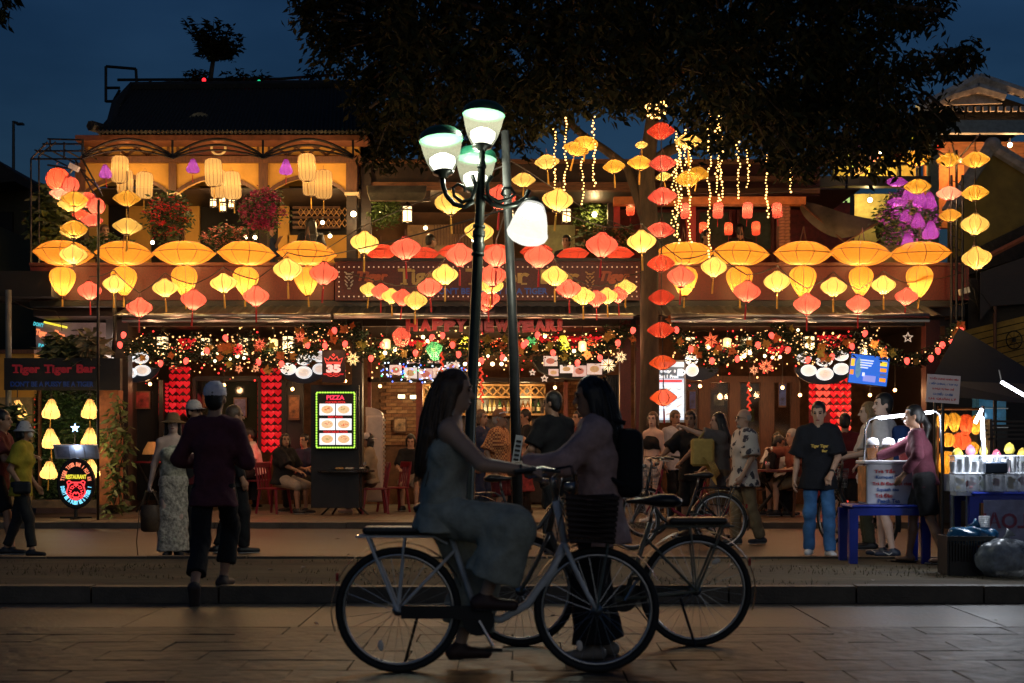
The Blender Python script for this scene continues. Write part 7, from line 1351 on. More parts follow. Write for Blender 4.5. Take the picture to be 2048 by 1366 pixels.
p, j = person(gp(1850, 13.55, .113), R(-112), 1.50, 'vendor woman in a maroon top with a ponytail leaning over the tea box', 1, lean=10, yaw=15, wr=((-.05, -.52, .98), (.30, -.16, .86)), el=((-.8, .2, -.8), (1, .5, -.5)), an=((-.1, -.16, .075), (.1, .18, .085)), hair=('pony', HAIRK), female=True, girth=1.1, top=dict(m=cloth('maroon_top', (.10, .025, .04)), sleeve=.9, hem=.08, loose=.016), bot=dict(m=_M['cloth_black'], len=.44, loose=.03), sandal=BLKSHOE)
for i in (0, 1): a = j['A'][i]; f = j['FD'][i]; b = MB(); b.tube([a - f * .07 + V(0, 0, -.072), a + f * .06 + V(0, 0, -.075), a + f * .17 + V(0, 0, -.072)], [.03, .042, .035], 8, flat=.25); b.build('flip_flop', BLKSHOE, p, world=False)
p, j = person(gp(1690, 20.2), R(160), 1.68, 'person in a dark red tee half hidden behind the man in jeans', 1, top=dict(m=_M['cloth_dark_red'], sleeve=.45, hem=.12, loose=.02), bot=dict(m=_M['cloth_black'], len=.5), shoe=mat('grey_shoe', (.16, .15, .15), .6), h=.016)
# seated guests
def seated(px, Y, z, rz, label, top, bot, skin=1, H=1.66, seat=.47, lean=4, **k):
    a = dict(pel=(0, 0, seat + .10), an=((-.12, -.40, .075), (.12, -.40, .075)), wr=((-.18, -.34, .74), (.18, -.34, .74)), kn=((-.15, -1, .6), (.15, -1, .6)), shoe=BLKSHOE, h=.019); a.update(k)
    return person(gp(px, Y, z), rz, H, label, skin, lean=lean, top=top, bot=bot, **a)
KT, KB = dict(m=_M['cloth_black'], sleeve=.45, hem=.06, loose=.02), dict(m=_M['cloth_black'], loose=.015)
seated(517, 25.6, .22, R(-80), 'man in a white polo shirt bending over the table at the left', dict(m=cloth('polo', (.55, .46, .44)), sleeve=.46, hem=.06, loose=.025), KB, lean=14, nod=25)
p, j = seated(566, 24.5, .10, R(62), 'guest in a black printed tee seated left of the round table', dict(m=_M['cloth_black'], sleeve=.5, hem=.08, loose=.04), dict(m=cloth('pale_shorts', (.34, .28, .22)), len=.55, loose=.03), H=1.66, hair=('bob', HAIRK), girth=1.2, yaw=-38, nod=-6, wr=((-.1, -.42, .72), (.2, -.34, .75)))
for k_ in range(3): MB().box((-.19, -.08, 1.04 - .03 * k_), (.16 - .03 * k_, .008, .014), R(-62)).build('shirt_print', mat('print_white', (.5, .48, .45), .6, var=0), p, world=False)
p, j = seated(742, 24.5, .10, R(-78), 'guest in a white cap with one knee drawn up, taking a selfie', dict(m=cloth('beige_shirt', (.32, .24, .16)), sleeve=.45, hem=.06, loose=.03), dict(m=cloth('taupe', (.17, .125, .085)), loose=.03, knee=.075), hair=('bob', HAIRK), an=((-.12, -.38, .075), (.10, -.30, .56)), kn=((-.15, -1, .6), (.1, -.8, 1)), feet=(None, (0, -1, 0)), wr=((-.1, -.66, 1.22), (.06, -.28, .95)), el=((0, 0, -1), (.4, 0, -1)), shoe=mat('pink_sneaker', (.55, .42, .42), .6), hand=('grip', 'open'))
cap_hat(p, j, _M['cloth_cap_white'], back=True); w_ = j['W'][0]; bagbox(p, (w_[0], w_[1] - .10, w_[2] + .08), (.012, .075, .15), mat('phone_dark', (.05, .05, .06), .3), 'phone', bev=.006)
seated(822, 25.8, .10, R(0), 'guest in a dark top and pale shorts seated beside the white cooler', KT, dict(m=_M['cloth_pale_shorts'], len=.42, loose=.04), hair=('bob', HAIRK), nod=20, skin=0)
seated(1528, 23.8, .10, R(70), 'bearded man in black leaning on the table in the right dining area', KT, KB, lean=22, nod=18)
seated(1590, 23.4, .12, R(-75), 'grey-haired man with bare legs lifting his phone at the table', dict(m=cloth('rust_tee', (.20, .06, .04)), sleeve=.45, hem=.06, loose=.02), dict(m=_M['cloth_khaki'], len=.42, loose=.02), skin=0, hair=('short', HAIRG), wr=((-.12, -.42, 1.08), (.2, -.32, .72)), H=1.74)
seated(1440, 23.6, .12, R(10), 'dark-haired woman seated behind the pointing woman', KT, KB, hair=('long', HAIRK), skin=0, female=True, seat=.62, H=1.7)
seated(478, 26.6, .12, R(40), 'guest in dark red seated deep inside at the left, half hidden', dict(m=_M['cloth_dark_red'], sleeve=.45, hem=.06, loose=.02), KB, hair=('bob', HAIRK)); seated(612, 25.4, .10, R(-30), 'guest in navy seated behind the round table', dict(m=_M['cloth_navy'], sleeve=.45, hem=.06, loose=.02), KB, skin=0)
seated(870, 25.9, .10, R(20), 'guest in a beige shirt seated left of the lamp post', dict(m=_M['cloth_beige_shirt'], sleeve=.45, hem=.06, loose=.02), KB, hair=('short', HAIRB)); seated(1555, 24.6, .12, R(-20), 'guest in white seated between the two men at the dark red table', dict(m=_M['cloth_white_tee'], sleeve=.45, hem=.06, loose=.02), KB, hair=('long', HAIRK), female=True)
for px, Y, rz, H, lb, m, hr in ((1158, 23.4, R(-60), 1.72, 'waiter in a red tee standing behind the tall man in black', 'cloth_dull_red', ('short', HAIRK)), (1228, 23.2, R(80), 1.66, 'woman in a pale yellow tee standing in front of the dark shutter', 'cloth_yellow_tee', ('long', HAIRB)), (1350, 22.6, R(30), 1.70, 'man in a white tee standing behind the man with the red-framed bicycle', 'cloth_white_tee', ('short', HAIRB)), (902, 23.6, R(-20), 1.7, 'waiter in black standing left of the lamp post', 'cloth_black', ('short', HAIRK))): person(gp(px, Y, .085), rz, H, lb, 1, hair=hr, top=dict(m=_M[m], sleeve=.46, hem=.13, loose=.025), bot=dict(m=_M['cloth_black'], loose=.015), shoe=BLKSHOE, h=.018)
for i, (px, yt, Y, rz, lb, hr, tp, k) in enumerate(((208, 458, 25.3, R(30), 'man with short hair looking down behind the left saucers', ('short', HAIRB), 'cloth_navy', {}), (535, 452, 25.2, R(80), 'guest in profile with hand at chin right of the pink flowers', ('short', HAIRK), 'cloth_navy', dict(wr=((-.05, -.22, 1.02), (.2, -.3, .75)))), (622, 443, 25.4, R(190), 'woman with long dark hair seen from behind by the fretwork', ('long', HAIRK), 'cloth_black', {}), (834, 468, 25.6, R(120), 'guest bending over the table in the middle room', ('short', HAIRK), 'cloth_black', dict(lean=25)), (1134, 479, 25.2, R(-20), 'woman with tied hair behind the red saucers right of the poles', ('bun', HAIRK), 'cloth_black', {}), (1481, 455, 25.8, R(180), 'guest in black seen from behind in the red room', ('short', HAIRK), 'cloth_black', {}), (1408, 468, 25.4, R(40), 'guest beside the fairy-light strand in the red room', ('short', HAIRK), 'cloth_dark_red', {}), (1757, 462, 25.0, R(70), 'guest in a dark cap facing the white cap at the right corner', ('short', HAIRK), 'cloth_plum', {}), (1779, 463, 24.7, R(165), 'guest in a white cap and beige shirt at the right corner', ('short', HAIRK), 'cloth_beige_shirt', {}))):
    z = uz(yt, Y) - 1.30; p, j = seated(px, Y, z, rz, 'terrace ' + lb, dict(m=_M[tp], sleeve=.5, hem=.06, loose=.02), KB, hair=hr, **k)
    if i == 8: cap_hat(p, j, _M['cloth_cap_white'])
    if i == 7: cap_hat(p, j, _M['cloth_black'])
    o = thing('terrace_stool', 'high stool under the terrace guest, %s from the left' % NUM[i], 'stool', gp(px, Y, 3.6), group='terrace stools'); MB().lathe([(0, z + .47), (.17, z + .47), (.17, z + .43), (0, z + .43)], 14, gp(px, Y, 0)).build('seat', SW, o)
    for a in range(4): MB().tube([gp(px, Y, z + .44), (gp(px, Y)[0] + .16 * math.cos(a * PI / 2), Y + .16 * math.sin(a * PI / 2), 3.6)], .014, 5).build('leg', STEEL, o)
# ------------------------------------------------------------------ dining furniture on the pavement
REDPL = mat('red_plastic', (.20, .012, .025), .4, var=.12); BLUEPL = mat('blue_plastic', (.012, .035, .33), .35, var=.1); CLEAR = mat('clear_plastic', (.85, .9, .95), .12, var=0, trans=.75, spec=.5, alpha=.75)
def bev(o, w=.012, n=2): m = o.modifiers.new('round', 'BEVEL'); m.width = w; m.segments = n; return o
def plastic_chair(px, Y, z, rz, label, m=None, back=.86):
    m = m or REDPL; o = thing('plastic_chair', label, 'chair', gp(px, Y, z), rz, 'red plastic chairs')
    bev(MB().box((0, 0, .43), (.42, .42, .03)).build('seat', m, o, world=False))
    for sx in (-1, 1):
        for sy in (-1, 1): MB().tube([(sx * .17, sy * .17, .42), (sx * .21, sy * .22, 0)], [.028, .022], 6).build('leg', m, o, world=False)
        MB().tube([(sx * .18, .19, .43), (sx * .19, .25, back)], .02, 6).build('back_post', m, o, world=False)
    for k in range(4): MB().tube([(-.11 + k * .073, .2, .45), (-.11 + k * .073, .25, back - .06)], .014, 5).build('back_slat', m, o, world=False)
    bev(MB().box((0, .25, back - .02), (.42, .03, .10)).build('backrest', m, o, world=False)); return o
plastic_chair(548, 24.55, .085, R(62), 'dark red plastic chair under the guest in the black tee'); plastic_chair(748, 24.5, .085, R(-78), 'dark red plastic chair under the guest taking a selfie'); plastic_chair(787, 25.2, .085, R(-60), 'dark red plastic chair beside the white cooler'); plastic_chair(515, 25.7, .2, R(-80), 'dark red plastic chair under the man in the white polo'); plastic_chair(822, 25.85, .085, 0, 'dark red plastic chair under the guest in pale shorts')
plastic_chair(1600, 23.45, .1, R(-75), 'wooden-brown plastic chair under the grey-haired man', BROWN); plastic_chair(1522, 23.85, .085, R(70), 'brown chair under the man leaning on the table', BROWN); plastic_chair(1440, 23.6, .085, R(10), 'brown chair under the seated woman behind the pointing woman', BROWN)
def table(px, Y, z, r_, h_, label, m, cross=True):
    o = thing('table', label, 'table', gp(px, Y, z)); MB().lathe([(0, h_), (r_, h_), (r_, h_ - .03), (0, h_ - .03)], 24, gp(px, Y, z)).build('table_top', m, o)
    c = gp(px, Y, z)
    for s_ in (-1, 1): MB().tube([(c[0] - s_ * r_ * .8, Y, z), (c[0] + s_ * r_ * .7, Y, z + h_ - .03)], .018, 6).build('leg', BLACK, o); MB().tube([(c[0] - s_ * r_ * .5, Y + .3, z), (c[0] + s_ * r_ * .5, Y - .25, z + h_ - .03)], .018, 6).build('leg', BLACK, o)
    return o
table(690, 24.0, .085, .50, .76, 'round dark table with bottles and plates before the pizza board', mat('table_dark', (.03, .03, .032), .25)); table(1545, 23.2, .085, .42, .78, 'dark red table with a glass in the right dining area', mat('table_red', (.16, .03, .025), .35)); table(300, 25.0, .085, .3, .9, 'small red table at the left by the dark doors', mat('table_red2', (.22, .015, .02), .4))
tz = .085 + .76
for i, (x, Y, k) in enumerate(((676, 23.9, 0), (690, 24.1, 1), (700, 23.95, 3), (668, 24.1, 4))): o = thing('bottle', 'sauce or water bottle on the round table, %s from the left' % NUM[(1, 2, 3, 0)[i]], 'bottle', gp(x, Y, tz), group='bottles on the round table'); put('glass', bt[k][0], o); put('paper_label', bt[k][1], o)
for i, (x, Y, c) in enumerate(((680, 23.75, (.5, .3, .12)), (700, 23.7, (.45, .42, .38)), (718, 23.9, (.5, .45, .4)), (662, 23.85, (.55, .5, .45)))):
    o = thing('plate', 'plate of food on the round table, %s from the left' % NUM[(1, 2, 3, 0)[i]], 'plate', gp(x, Y, tz), group='plates on the round table'); MB().lathe([(0, .004), (.07, .006), (.11, .02)], 16, gp(x, Y, tz)).build('dish', mat('china', (.7, .68, .65), .3), o, True); b = MB()
    for _ in range(9): b.ell((gp(x, Y)[0] + random.uniform(-.06, .06), Y + random.uniform(-.06, .06), tz + .03), (.03, .03, .022), 6, 5)
    b.build('food', mat('food_%d' % i, c, .6, var=.4, scale=30), o)['kind'] = 'stuff'
for i, (x, Y) in enumerate(((728, 24.1), (650, 23.95), (1535, 23.1))): o = thing('drinking_glass', ['drinking glass at the right edge of the round table', 'drinking glass at the left edge of the round table', 'half-full drinking glass on the dark red table'][i], 'glass', gp(x, Y, tz + (.02 if i == 2 else 0))); q = gp(x, Y, tz + (.02 if i == 2 else 0)); MB().lathe([(.0, 0), (.03, 0), (.038, .13)], 12, q).build('glass', CLEAR, o, True); MB().lathe([(0, .004), (.028, .005), (.033, .08), (0, .08)], 12, q).build('drink', mat('drink_amber', (.5, .25, .08), .2), o)
o = thing('air_cooler', 'tall white standing air cooler right of the pizza board', 'air cooler', gp(748, 24.9, .085)); b = MB(); pbox(b, 731, 766, 830, 1004, 24.9, .34); bev(b.build('body', mat('cooler_white', (.52, .43, .38), .35, var=.1), o), .05, 4)
b = MB(); n = 14; Y = 24.9; b.prism([(ux(731, Y), uz(832, Y))] + [(ux(731 + 34 * math.sin(PI / 2 * i / n), Y), uz(832 - 18 * math.cos(PI / 2 * i / n), Y)) for i in range(n + 1)], Y + .02, Y + .3); b.build('top', _M['cooler_white'], o)
for k in range(16): b = MB(); pbox(b, 766.5, 769, 838 + k * 9, 842 + k * 9, 24.95, .2); b.build('louvre', mat('cooler_grey', (.3, .27, .25), .4), o)
o = thing('table_lamp', 'small lamp with a ruffled shade on the red table at the left', 'lamp', gp(303, 24.9, .985)); q = gp(303, 24.9, .985); MB().lathe([(.05, 0), (.02, .03), (.02, .14)], 10, q).build('base', BLACK, o, True); MB().lathe([(.16, .12), (.14, .2), (.06, .34)], 16, q).build('shade', mat('ruffled_shade', (.45, .2, .06), .7, emit=.12, ecol=(1, .4, .1)), o, True)
# ------------------------------------------------------------------ tea stand and fruit stall on the strip, right
def blue_table(px0, px1, ytop, Y, d, zg, label):
    o = thing('plastic_table', label, 'table', (ux((px0 + px1) / 2, Y), Y + d / 2, zg)); x0, x1, z = ux(px0, Y), ux(px1, Y), uz(ytop, Y)
    bev(MB().bb(x0, x1, Y, Y + d, z - .03, z).build('table_top', BLUEPL, o), .015); b = MB()
    for a, c in (((x0 + .02, Y + .02), (x1 - .02, Y + .02)), ((x0 + .02, Y + d - .02), (x1 - .02, Y + d - .02))): MB().bb(a[0], c[0], a[1] - .012, a[1] + .012, z - .10, z - .03).build('apron', BLUEPL, o)
    for x in (x0 + .04, x1 - .04):
        for y_ in (Y + .04, Y + d - .04): MB().box((x + (-.02 if x < (x0 + x1) / 2 else .02), y_, (z + zg) / 2 - .02), (.075, .06, z - zg - .04), taper=1.15).build('leg', BLUEPL, o)
    return o
blue_table(1704, 1858, 1010, 13.55, .5, .113, 'bright blue plastic table under the tea box')
tb_ = thing('tea_box', 'white tea box lettered in red and blue on the blue table', 'box', gp(1785, 13.85, uz(1010, 13.55))); z0, z1 = uz(1010, 13.55) + .001, uz(928, 13.7)
bev(MB().bb(ux(1732, 13.7), ux(1832, 13.7), 13.66, 14.0, z0, z1).build('box', mat('tea_box_white', (.60, .60, .64), .5, var=.08), tb_), .01); MB().bb(ux(1730, 13.7), ux(1734, 13.7) - .012, 13.68, 13.98, z0 + .02, z1 - .02).build('side_print', mat('tea_side_orange', (.55, .2, .06), .6, var=.4, scale=12), tb_)
TR, TBL = mat('tea_red', (.50, .02, .02), .6, var=0), mat('tea_blue', (.02, .09, .32), .6, var=0)
for st, y_, x, w, m in (('Trà Tắc', 942, 1770, 42, TR), ('Kumquat Tea', 955, 1778, 52, TBL), ('Trà Bí Đao hạt chia', 968, 1784, 78, TR), ('Squash tea', 980, 1776, 44, TBL), ('Trà Đào', 991, 1768, 34, TR), ('Peach Tea', 1002, 1778, 44, TBL)): text(st, x, y_, 13.652, w, 8.5, m, tb_, bold=.03, ext=.004)
LEDW = mat('led_white', (.9, .92, 1), .4, var=0, emit=14, ecol=(.86, .88, 1)); TUBE = mat('chrome_tube', (.6, .62, .66), .22, .9, var=0)
fr_ = thing('stand_frame', 'chrome arch with a white LED strip over the tea box', 'frame', gp(1790, 13.9, z1))
MB().tube([at(1728, 930, 13.75), at(1730, 860, 13.75), at(1738, 840, 13.75), at(1752, 834, 13.75), at(1870, 822, 13.75), at(1880, 830, 13.75), at(1884, 930, 13.75)], .012, 8).build('arch', TUBE, fr_, True); MB().tube([at(1757, 836, 13.74), at(1866, 824, 13.74)], .014, 8).build('led_strip', LEDW, fr_)
for x in (1765, 1805, 1845): lamp('led_light', at(x, 838, 13.72), 9, (.88, .92, 1), .06, None)
tr_ = thing('tray', 'white lit tray on top of the tea box', 'tray', gp(1785, 13.85, z1)); bev(MB().bb(ux(1726, 13.7), ux(1836, 13.7), 13.64, 14.0, z1 + .001, z1 + .035).build('tray', mat('tray_white', (.75, .75, .8), .4, var=.05), tr_), .01)
for i, (x, c) in enumerate(((1745, (.75, .28, .06)), (1777, (.75, .36, .10)), (1808, (.7, .12, .12)))):
    o = thing('tea_cup', 'clear dome-lidded cup of tea on the tray, %s from the left' % NUM[i], 'cup', gp(x, 13.8, z1 + .036), group='tea cups on the tray'); q = gp(x, 13.8, z1 + .036); MB().lathe([(0, 0), (.045, 0), (.062, .15)], 16, q).build('cup', CLEAR, o, True); MB().lathe([(0, .003), (.042, .004), (.056, .12), (0, .12)], 16, q).build('tea', mat('tea_%d' % i, c, .3, emit=.15, ecol=c), o); MB().lathe([(.064, .15), (.062, .17), (.05, .205), (.0, .22)], 16, q).build('lid', mat('frosted_lid', (.8, .8, .85), .3, var=0), o, True)
blue_table(1945, 2110, 984, 12.9, .6, .113, 'blue plastic table of the fruit stall at the right edge')
o = thing('stall_banner', 'pale banner with reversed red lettering on the blue stall table', 'banner', gp(2020, 12.85, .2)); b = MB(); pbox(b, 1968, 2110, 1000, 1130, 12.86, .012); b.build('cloth', mat('banner_cloth', (.33, .32, .45), .8), o); l = text('LOẠI', 2010, 1045, 12.85, 86, 40, mat('banner_red', (.30, .06, .10), .7), o, bold=.02, ext=.004); l.scale = (-1, 1, 1)
zt_ = uz(984, 12.9)
for r_ in range(2):
    for i in range(6):
        x = 1915 + i * 26; Y = 13.0 + .22 * r_; o = thing('fruit_box', 'box of cut fruit on the stall, %s from the left in the %s row' % (NUM[i], ['front', 'back'][r_]), 'container', gp(x, Y, zt_ + .003 + .16 * r_), group='fruit boxes on the stall'); q = gp(x, Y, zt_ + .003 + .16 * r_)
        bev(MB().bb(q[0] - .052, q[0] + .052, Y - .08, Y + .08, q[2], q[2] + .155).build('box', mat('frosted_box', (.6, .66, .74), .2, var=.06, alpha=.4), o), .008); bev(MB().bb(q[0] - .055, q[0] + .055, Y - .083, Y + .083, q[2] + .156, q[2] + .17).build('lid', mat('frosted_box_lid', (.8, .84, .9), .3), o), .005)
        b = MB()
        for _ in range(7): b.ell((q[0] + random.uniform(-.03, .03), Y + random.uniform(-.06, .04), q[2] + random.uniform(.03, .12)), (.022, .022, .02), 6, 5)
        b.build('cut_fruit', mat('cut_%d' % ((i + r_) % 4), [(.7, .5, .08), (.65, .1, .12), (.5, .6, .15), (.75, .35, .3)][(i + r_) % 4], .5), o)['kind'] = 'stuff'
        if r_: c = [(.75, .55, .06), (.6, .2, .3), (.75, .6, .12), (.6, .12, .2), (.8, .65, .1), (.7, .5, .08)][i]; MB().lathe([(.035, .17), (.05, .2), (.03, .25), (.035, .235), (.01, .265)], 10, q).build('fruit', mat('fruit_%d' % i, c, .5, var=.2), o, True).scale = (random.uniform(.8, 1.1), 1, random.uniform(.8, 1.15))
for i in range(10):
    x = 1906 + i * 15; o = thing('cup_stack', 'stack of white drinking cups on the fruit stall, %s from the left' % NUM[i], 'cups', gp(x, 12.98, zt_ + .176), group='cup stacks on the stall'); q = gp(x, 12.98, zt_ + .176)
    for c_ in range(2 + i % 3): MB().lathe([(.024, 0), (.033, .075), (.035, .077)], 12, (q[0], q[1], q[2] + c_ * .022)).build('cup', mat('white_cup', (.8, .82, .85), .35, var=.05), o, True)
o = thing('stall_shelf', 'low clear rack carrying the fruit boxes', 'rack', gp(1985, 13.2, zt_)); MB().bb(ux(1902, 13.1), ux(2110, 13.1), 12.94, 13.12, zt_ - .035, zt_).build('board', mat('rack_white', (.6, .62, .66), .4), o); MB().bb(ux(1902, 13.1), ux(2110, 13.1), 13.14, 13.32, zt_ + .0, zt_ + .155).build('step', mat('rack_white2', (.5, .52, .56), .4), o)
for x in (1905, 1935): MB().tube([gp(x, 13.1, zt_ - .03), gp(x, 13.1, .113)], .02, 6).build('leg', TUBE, o)
o = thing('small_basket', 'small dark basket with tongs on the blue stall table', 'basket', gp(1990, 12.93, zt_)); q = gp(1990, 12.915, zt_); bev(MB().bb(q[0] - .10, q[0] + .10, q[1] - .05, q[1] + .03, zt_ + .17, zt_ + .27).build('basket', mat('dark_blue_basket', (.015, .03, .06), .5), o)); MB().tube([(q[0] + .02, q[1], zt_ + .22), (q[0] + .03, q[1], zt_ + .36)], .006, 5).build('tongs', TUBE, o)
for i, (a, c, t) in enumerate((((1962, 815, 13.0), (1969, 960, 13.0), 'upright post with a white LED tube at the fruit stall'), ((2003, 764, 13.0), (2075, 806, 13.0), 'slanted white LED tube over the fruit stall'))):
    o = thing('led_tube', t, 'light', at(*c)); 
    if i == 0: MB().tube([at(*a), at(1969, 985, 13.0)], .014, 8).build('post', TUBE, o, True); MB().tube([at(1964, 818, 12.98), at(1950, 846, 12.98)], .016, 8).build('tube', LEDW, o, True); MB().tube([at(1966, 835, 12.97), at(1969, 930, 12.97)], .010, 8).build('tube', LEDW, o, True)
    else: MB().tube([at(*a), at(*c)], .014, 8).build('tube', LEDW, o, True); MB().tube([at(2003, 764, 13.02), at(1998, 740, 13.02)], .006, 5).build('hanger', CABLE, o)
for x, y_, p in ((1955, 840, 14), (1975, 900, 14), (2030, 790, 16)): lamp('led_light', at(x, y_, 12.9), p, (.86, .92, 1), .06)
ck = thing('crate', 'black perforated plastic crate on the ground at the right', 'crate', gp(1932, 12.45, .113)); q = gp(1932, 12.45, .113); KP = mat('black_crate', (.012, .012, .014), .45)
for sx in (-1, 1):
    MB().bb(q[0] - .21, q[0] + .21, q[1] + sx * .15 - .008, q[1] + sx * .15 + .008, q[2] + .30, q[2] + .34).build('rim', KP, ck); MB().bb(q[0] + sx * .2 - .008, q[0] + sx * .2 + .008, q[1] - .141, q[1] + .141, q[2], q[2] + .34).build('side', KP, ck); MB().bb(q[0] - .19, q[0] + .19, q[1] + sx * .145 - .006, q[1] + sx * .145 + .006, q[2], q[2] + .12).build('side', KP, ck)
    for k in range(15): MB().bb(q[0] - .185 + k * .0255, q[0] - .172 + k * .0255, q[1] + sx * .145 - .006, q[1] + sx * .145 + .006, q[2] + .12, q[2] + .30).build('slat', KP, ck)
MB().bb(q[0] - .19, q[0] + .19, q[1] - .14, q[1] + .14, q[2], q[2] + .01).build('base', KP, ck)
def bag(label, c, r, m, name='plastic_bag'):
    f = Field(V(*c) - V(*r) * 1.25, V(*c) + V(*r) * 1.3, .016); f.ell(c, r, .03)
    for _ in range(9): a = random.uniform(0, 2 * PI); f.ell(V(*c) + V(math.cos(a) * r[0] * .6, math.sin(a) * r[1] * .5, random.uniform(-.4, .7) * r[2]), V(.4, .4, .35) * np.array(r) * random.uniform(.8, 1.3), .03)
    f.fold(.006, 1.1); f.sub(lambda p: p[..., 2] - (c[2] - r[2] * .85)); me = f.mesh('bag', m); o = thing(name, label, 'bag', (c[0], c[1], c[2] - r[2] * .85)); put('bag', me, o, -Vector(o.location)); b = MB(); b.tube([(c[0], c[1], c[2] + r[2] * .8), (c[0] + .02, c[1], c[2] + r[2] * 1.12), (c[0] + .05, c[1], c[2] + r[2] * 1.3)], [.05, .02, .05], 8); b.build('knot', m, o, True); return o
bag('blue plastic bag of bottles lying in the black crate', (q[0] + .05, q[1], q[2] + .33), (.22, .14, .09), mat('blue_bag', (.02, .14, .30), .25, var=.2, alpha=.9, bump=.6, bscale=14)); bag('clear rubbish bag on the ground at the right edge', (ux(2010, 12.2), 12.2, .113 + .15), (.26, .2, .18), mat('clear_bag', (.30, .33, .36), .2, var=.5, scale=6, alpha=.72, bump=.8, bscale=12))
o = thing('lid_stack', 'stack of clear cup lids on the blue bag', 'lids', (q[0] + .16, q[1], q[2] + .40)); 
for k in range(6): MB().lathe([(.05, 0), (.045, .012), (.04, .014)], 16, (q[0] + .16, q[1], q[2] + .41 + k * .017)).build('lid', mat('lid_white', (.7, .72, .74), .3, var=0), o, True)
o = thing('yellow_tub', 'small yellow tub with green lids behind the crate', 'tub', gp(2005, 13.0, .113)); MB().lathe([(0, 0), (.10, 0), (.125, .34), (.12, .34), (.09, .02)], 16, gp(2005, 13.0, .113)).build('tub', mat('yellow_plastic', (.45, .36, .05), .4), o, True); MB().ell((gp(2005, 13.0)[0] - .03, 13.0, .46), (.07, .07, .03), 10, 6).build('lid', mat('green_plastic', (.03, .25, .08), .4), o, True)
# hanging paper lanterns for sale and the staff notice behind the vendor
rk = thing('lantern_rack', 'wooden rack of glowing paper lanterns behind the vendor', 'rack', gp(1915, 19.2)); MB().tube([at(1872, 818, 19.2), at(1968, 818, 19.2)], .02, 6).build('rail', BROWN, rk)
for x in (1874, 1966): MB().tube([at(x, 812, 19.2), gp(x, 19.2)], .022, 6).build('post', BROWN, rk)
for i, (x, y_, w, k) in enumerate(((1886, 845, 30, 'spindle'), (1908, 845, 30, 'spindle'), (1932, 850, 32, 'spindle'), (1952, 850, 32, 'spindle'), (1895, 880, 34, 'globe'), (1922, 882, 38, 'globe'), (1893, 925, 30, 'cylinder'), (1945, 900, 26, 'spindle'))): lantern(k, 'vermilion' if i % 3 == 2 else 'gold', x, y_, w, 19.0, 'orange paper lantern for sale on the rack, %s' % ['top left', 'top, second from left', 'top, third from left', 'top right', 'round, lower left', 'round, lower middle', 'lowest, behind the vendor', 'lower right'][i], 'paper lanterns on the rack', tassel=False, power=.7)
ns = thing('notice_board', 'tilted white staff-wanted notice with red and blue lettering', 'sign', gp(1885, 17.2)); M = Matrix.Translation(at(1886, 778, 17.2)) @ Matrix.Rotation(R(4), 4, 'Y'); MB().box((0, 0, 0), (pxm(66, 17.2), .02, pxm(56, 17.2)), M=M).build('board', mat('notice_white', (.62, .50, .50), .6, var=.06), ns)
for k, (st, w, m) in enumerate((('TUYỂN DỤNG NHÂN VIÊN', 58, TR), ('1 BẾP CHÍNH, 1 TẠP VỤ', 56, TBL), ('10 PHỤC VỤ PHA CHẾ', 44, TR), ('CA CHIỀU - CA ĐÊM', 40, TBL), ('LH: QUẢN LÝ', 56, TR))): put('lettering', text_mesh(st, m, .04, .01, 0, pxm(w, 17.2), pxm(6.5, 17.2)), ns, Vector(M @ Vector((0, -.012, pxm(20 - k * 10, 17.2)))) - wpos(ns), (0, R(4), 0))
MB().tube([at(1886, 800, 17.23), gp(1884, 17.23)], .02, 6).build('post', STEEL, ns)
# ------------------------------------------------------------------ neighbours on the right
nb_ = thing('yellow_house', 'ochre gabled house with a pale ridged roof edge at the right', 'building', gp(2000, 25.5)); YW = mat('olive_ochre_plaster', (.20, .15, .035), .9, var=.25, scale=2)
Y = 25.4; MB().prism([(ux(x, Y), uz(y_, Y)) for x, y_ in ((1905, 560), (1905, 420), (1935, 350), (1985, 300), (2060, 350), (2400, 560))], Y, Y + .3).build('gable_wall', YW, nb_)
for a, c in (((1895, 425), (1982, 292)), ((1982, 292), (2080, 352))): MB().tube([at(*a, Y - .05), at((a[0] + c[0]) / 2, (a[1] + c[1]) / 2, Y - .05), at(*c, Y - .05)], .12, 8).build('roof_edge', mat('pale_lime_mortar', (.28, .28, .27), .9, var=.3, scale=6), nb_)
MB().ell(at(1985, 292, Y - .05), .16, 12, 8).build('finial', _M['pale_lime_mortar'], nb_, True)
for k in range(7): MB().box(at(1995 + k * 11, 296 + k * 7, Y - .08), (.07, .12, .16)).build('ridge_tooth', _M['pale_lime_mortar'], nb_)
YW2 = mat('yellow_boards', (.34, .22, .04), .8, var=.25, scale=3)
for k in range(8): b = MB(); b.prism([(ux(x, 24.6), uz(y_, 24.6)) for x, y_ in ((1925, 662 + k * 13), (2090, 622 + k * 13), (2090, 633 + k * 13), (1925, 673 + k * 13))], 24.6, 24.66); b.build('wall_board', YW2, nb_)
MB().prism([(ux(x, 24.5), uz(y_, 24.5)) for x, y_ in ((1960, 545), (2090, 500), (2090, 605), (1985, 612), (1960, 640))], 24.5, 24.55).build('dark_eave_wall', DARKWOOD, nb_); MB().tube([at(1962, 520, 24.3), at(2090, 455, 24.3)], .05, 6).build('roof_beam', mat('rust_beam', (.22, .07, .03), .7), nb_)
MB().prism([(ux(x, 24.9), uz(y_, 24.9)) for x, y_ in ((1905, 520), (2090, 430), (2090, 500), (1905, 560))], 24.9, 25.3).build('lower_roof', RT, nb_)
MB().bb(ux(1925, 25), ux(2400, 25), 24.7, 29, .0, uz(560, 25)).build('ground_storey', mat('shadow_wall', (.03, .024, .018), .8), nb_); MB().tube([at(1990, 612, 24.4), at(1990, 700, 24.4)], .03, 6).build('drain_pipe', BROWN, nb_)
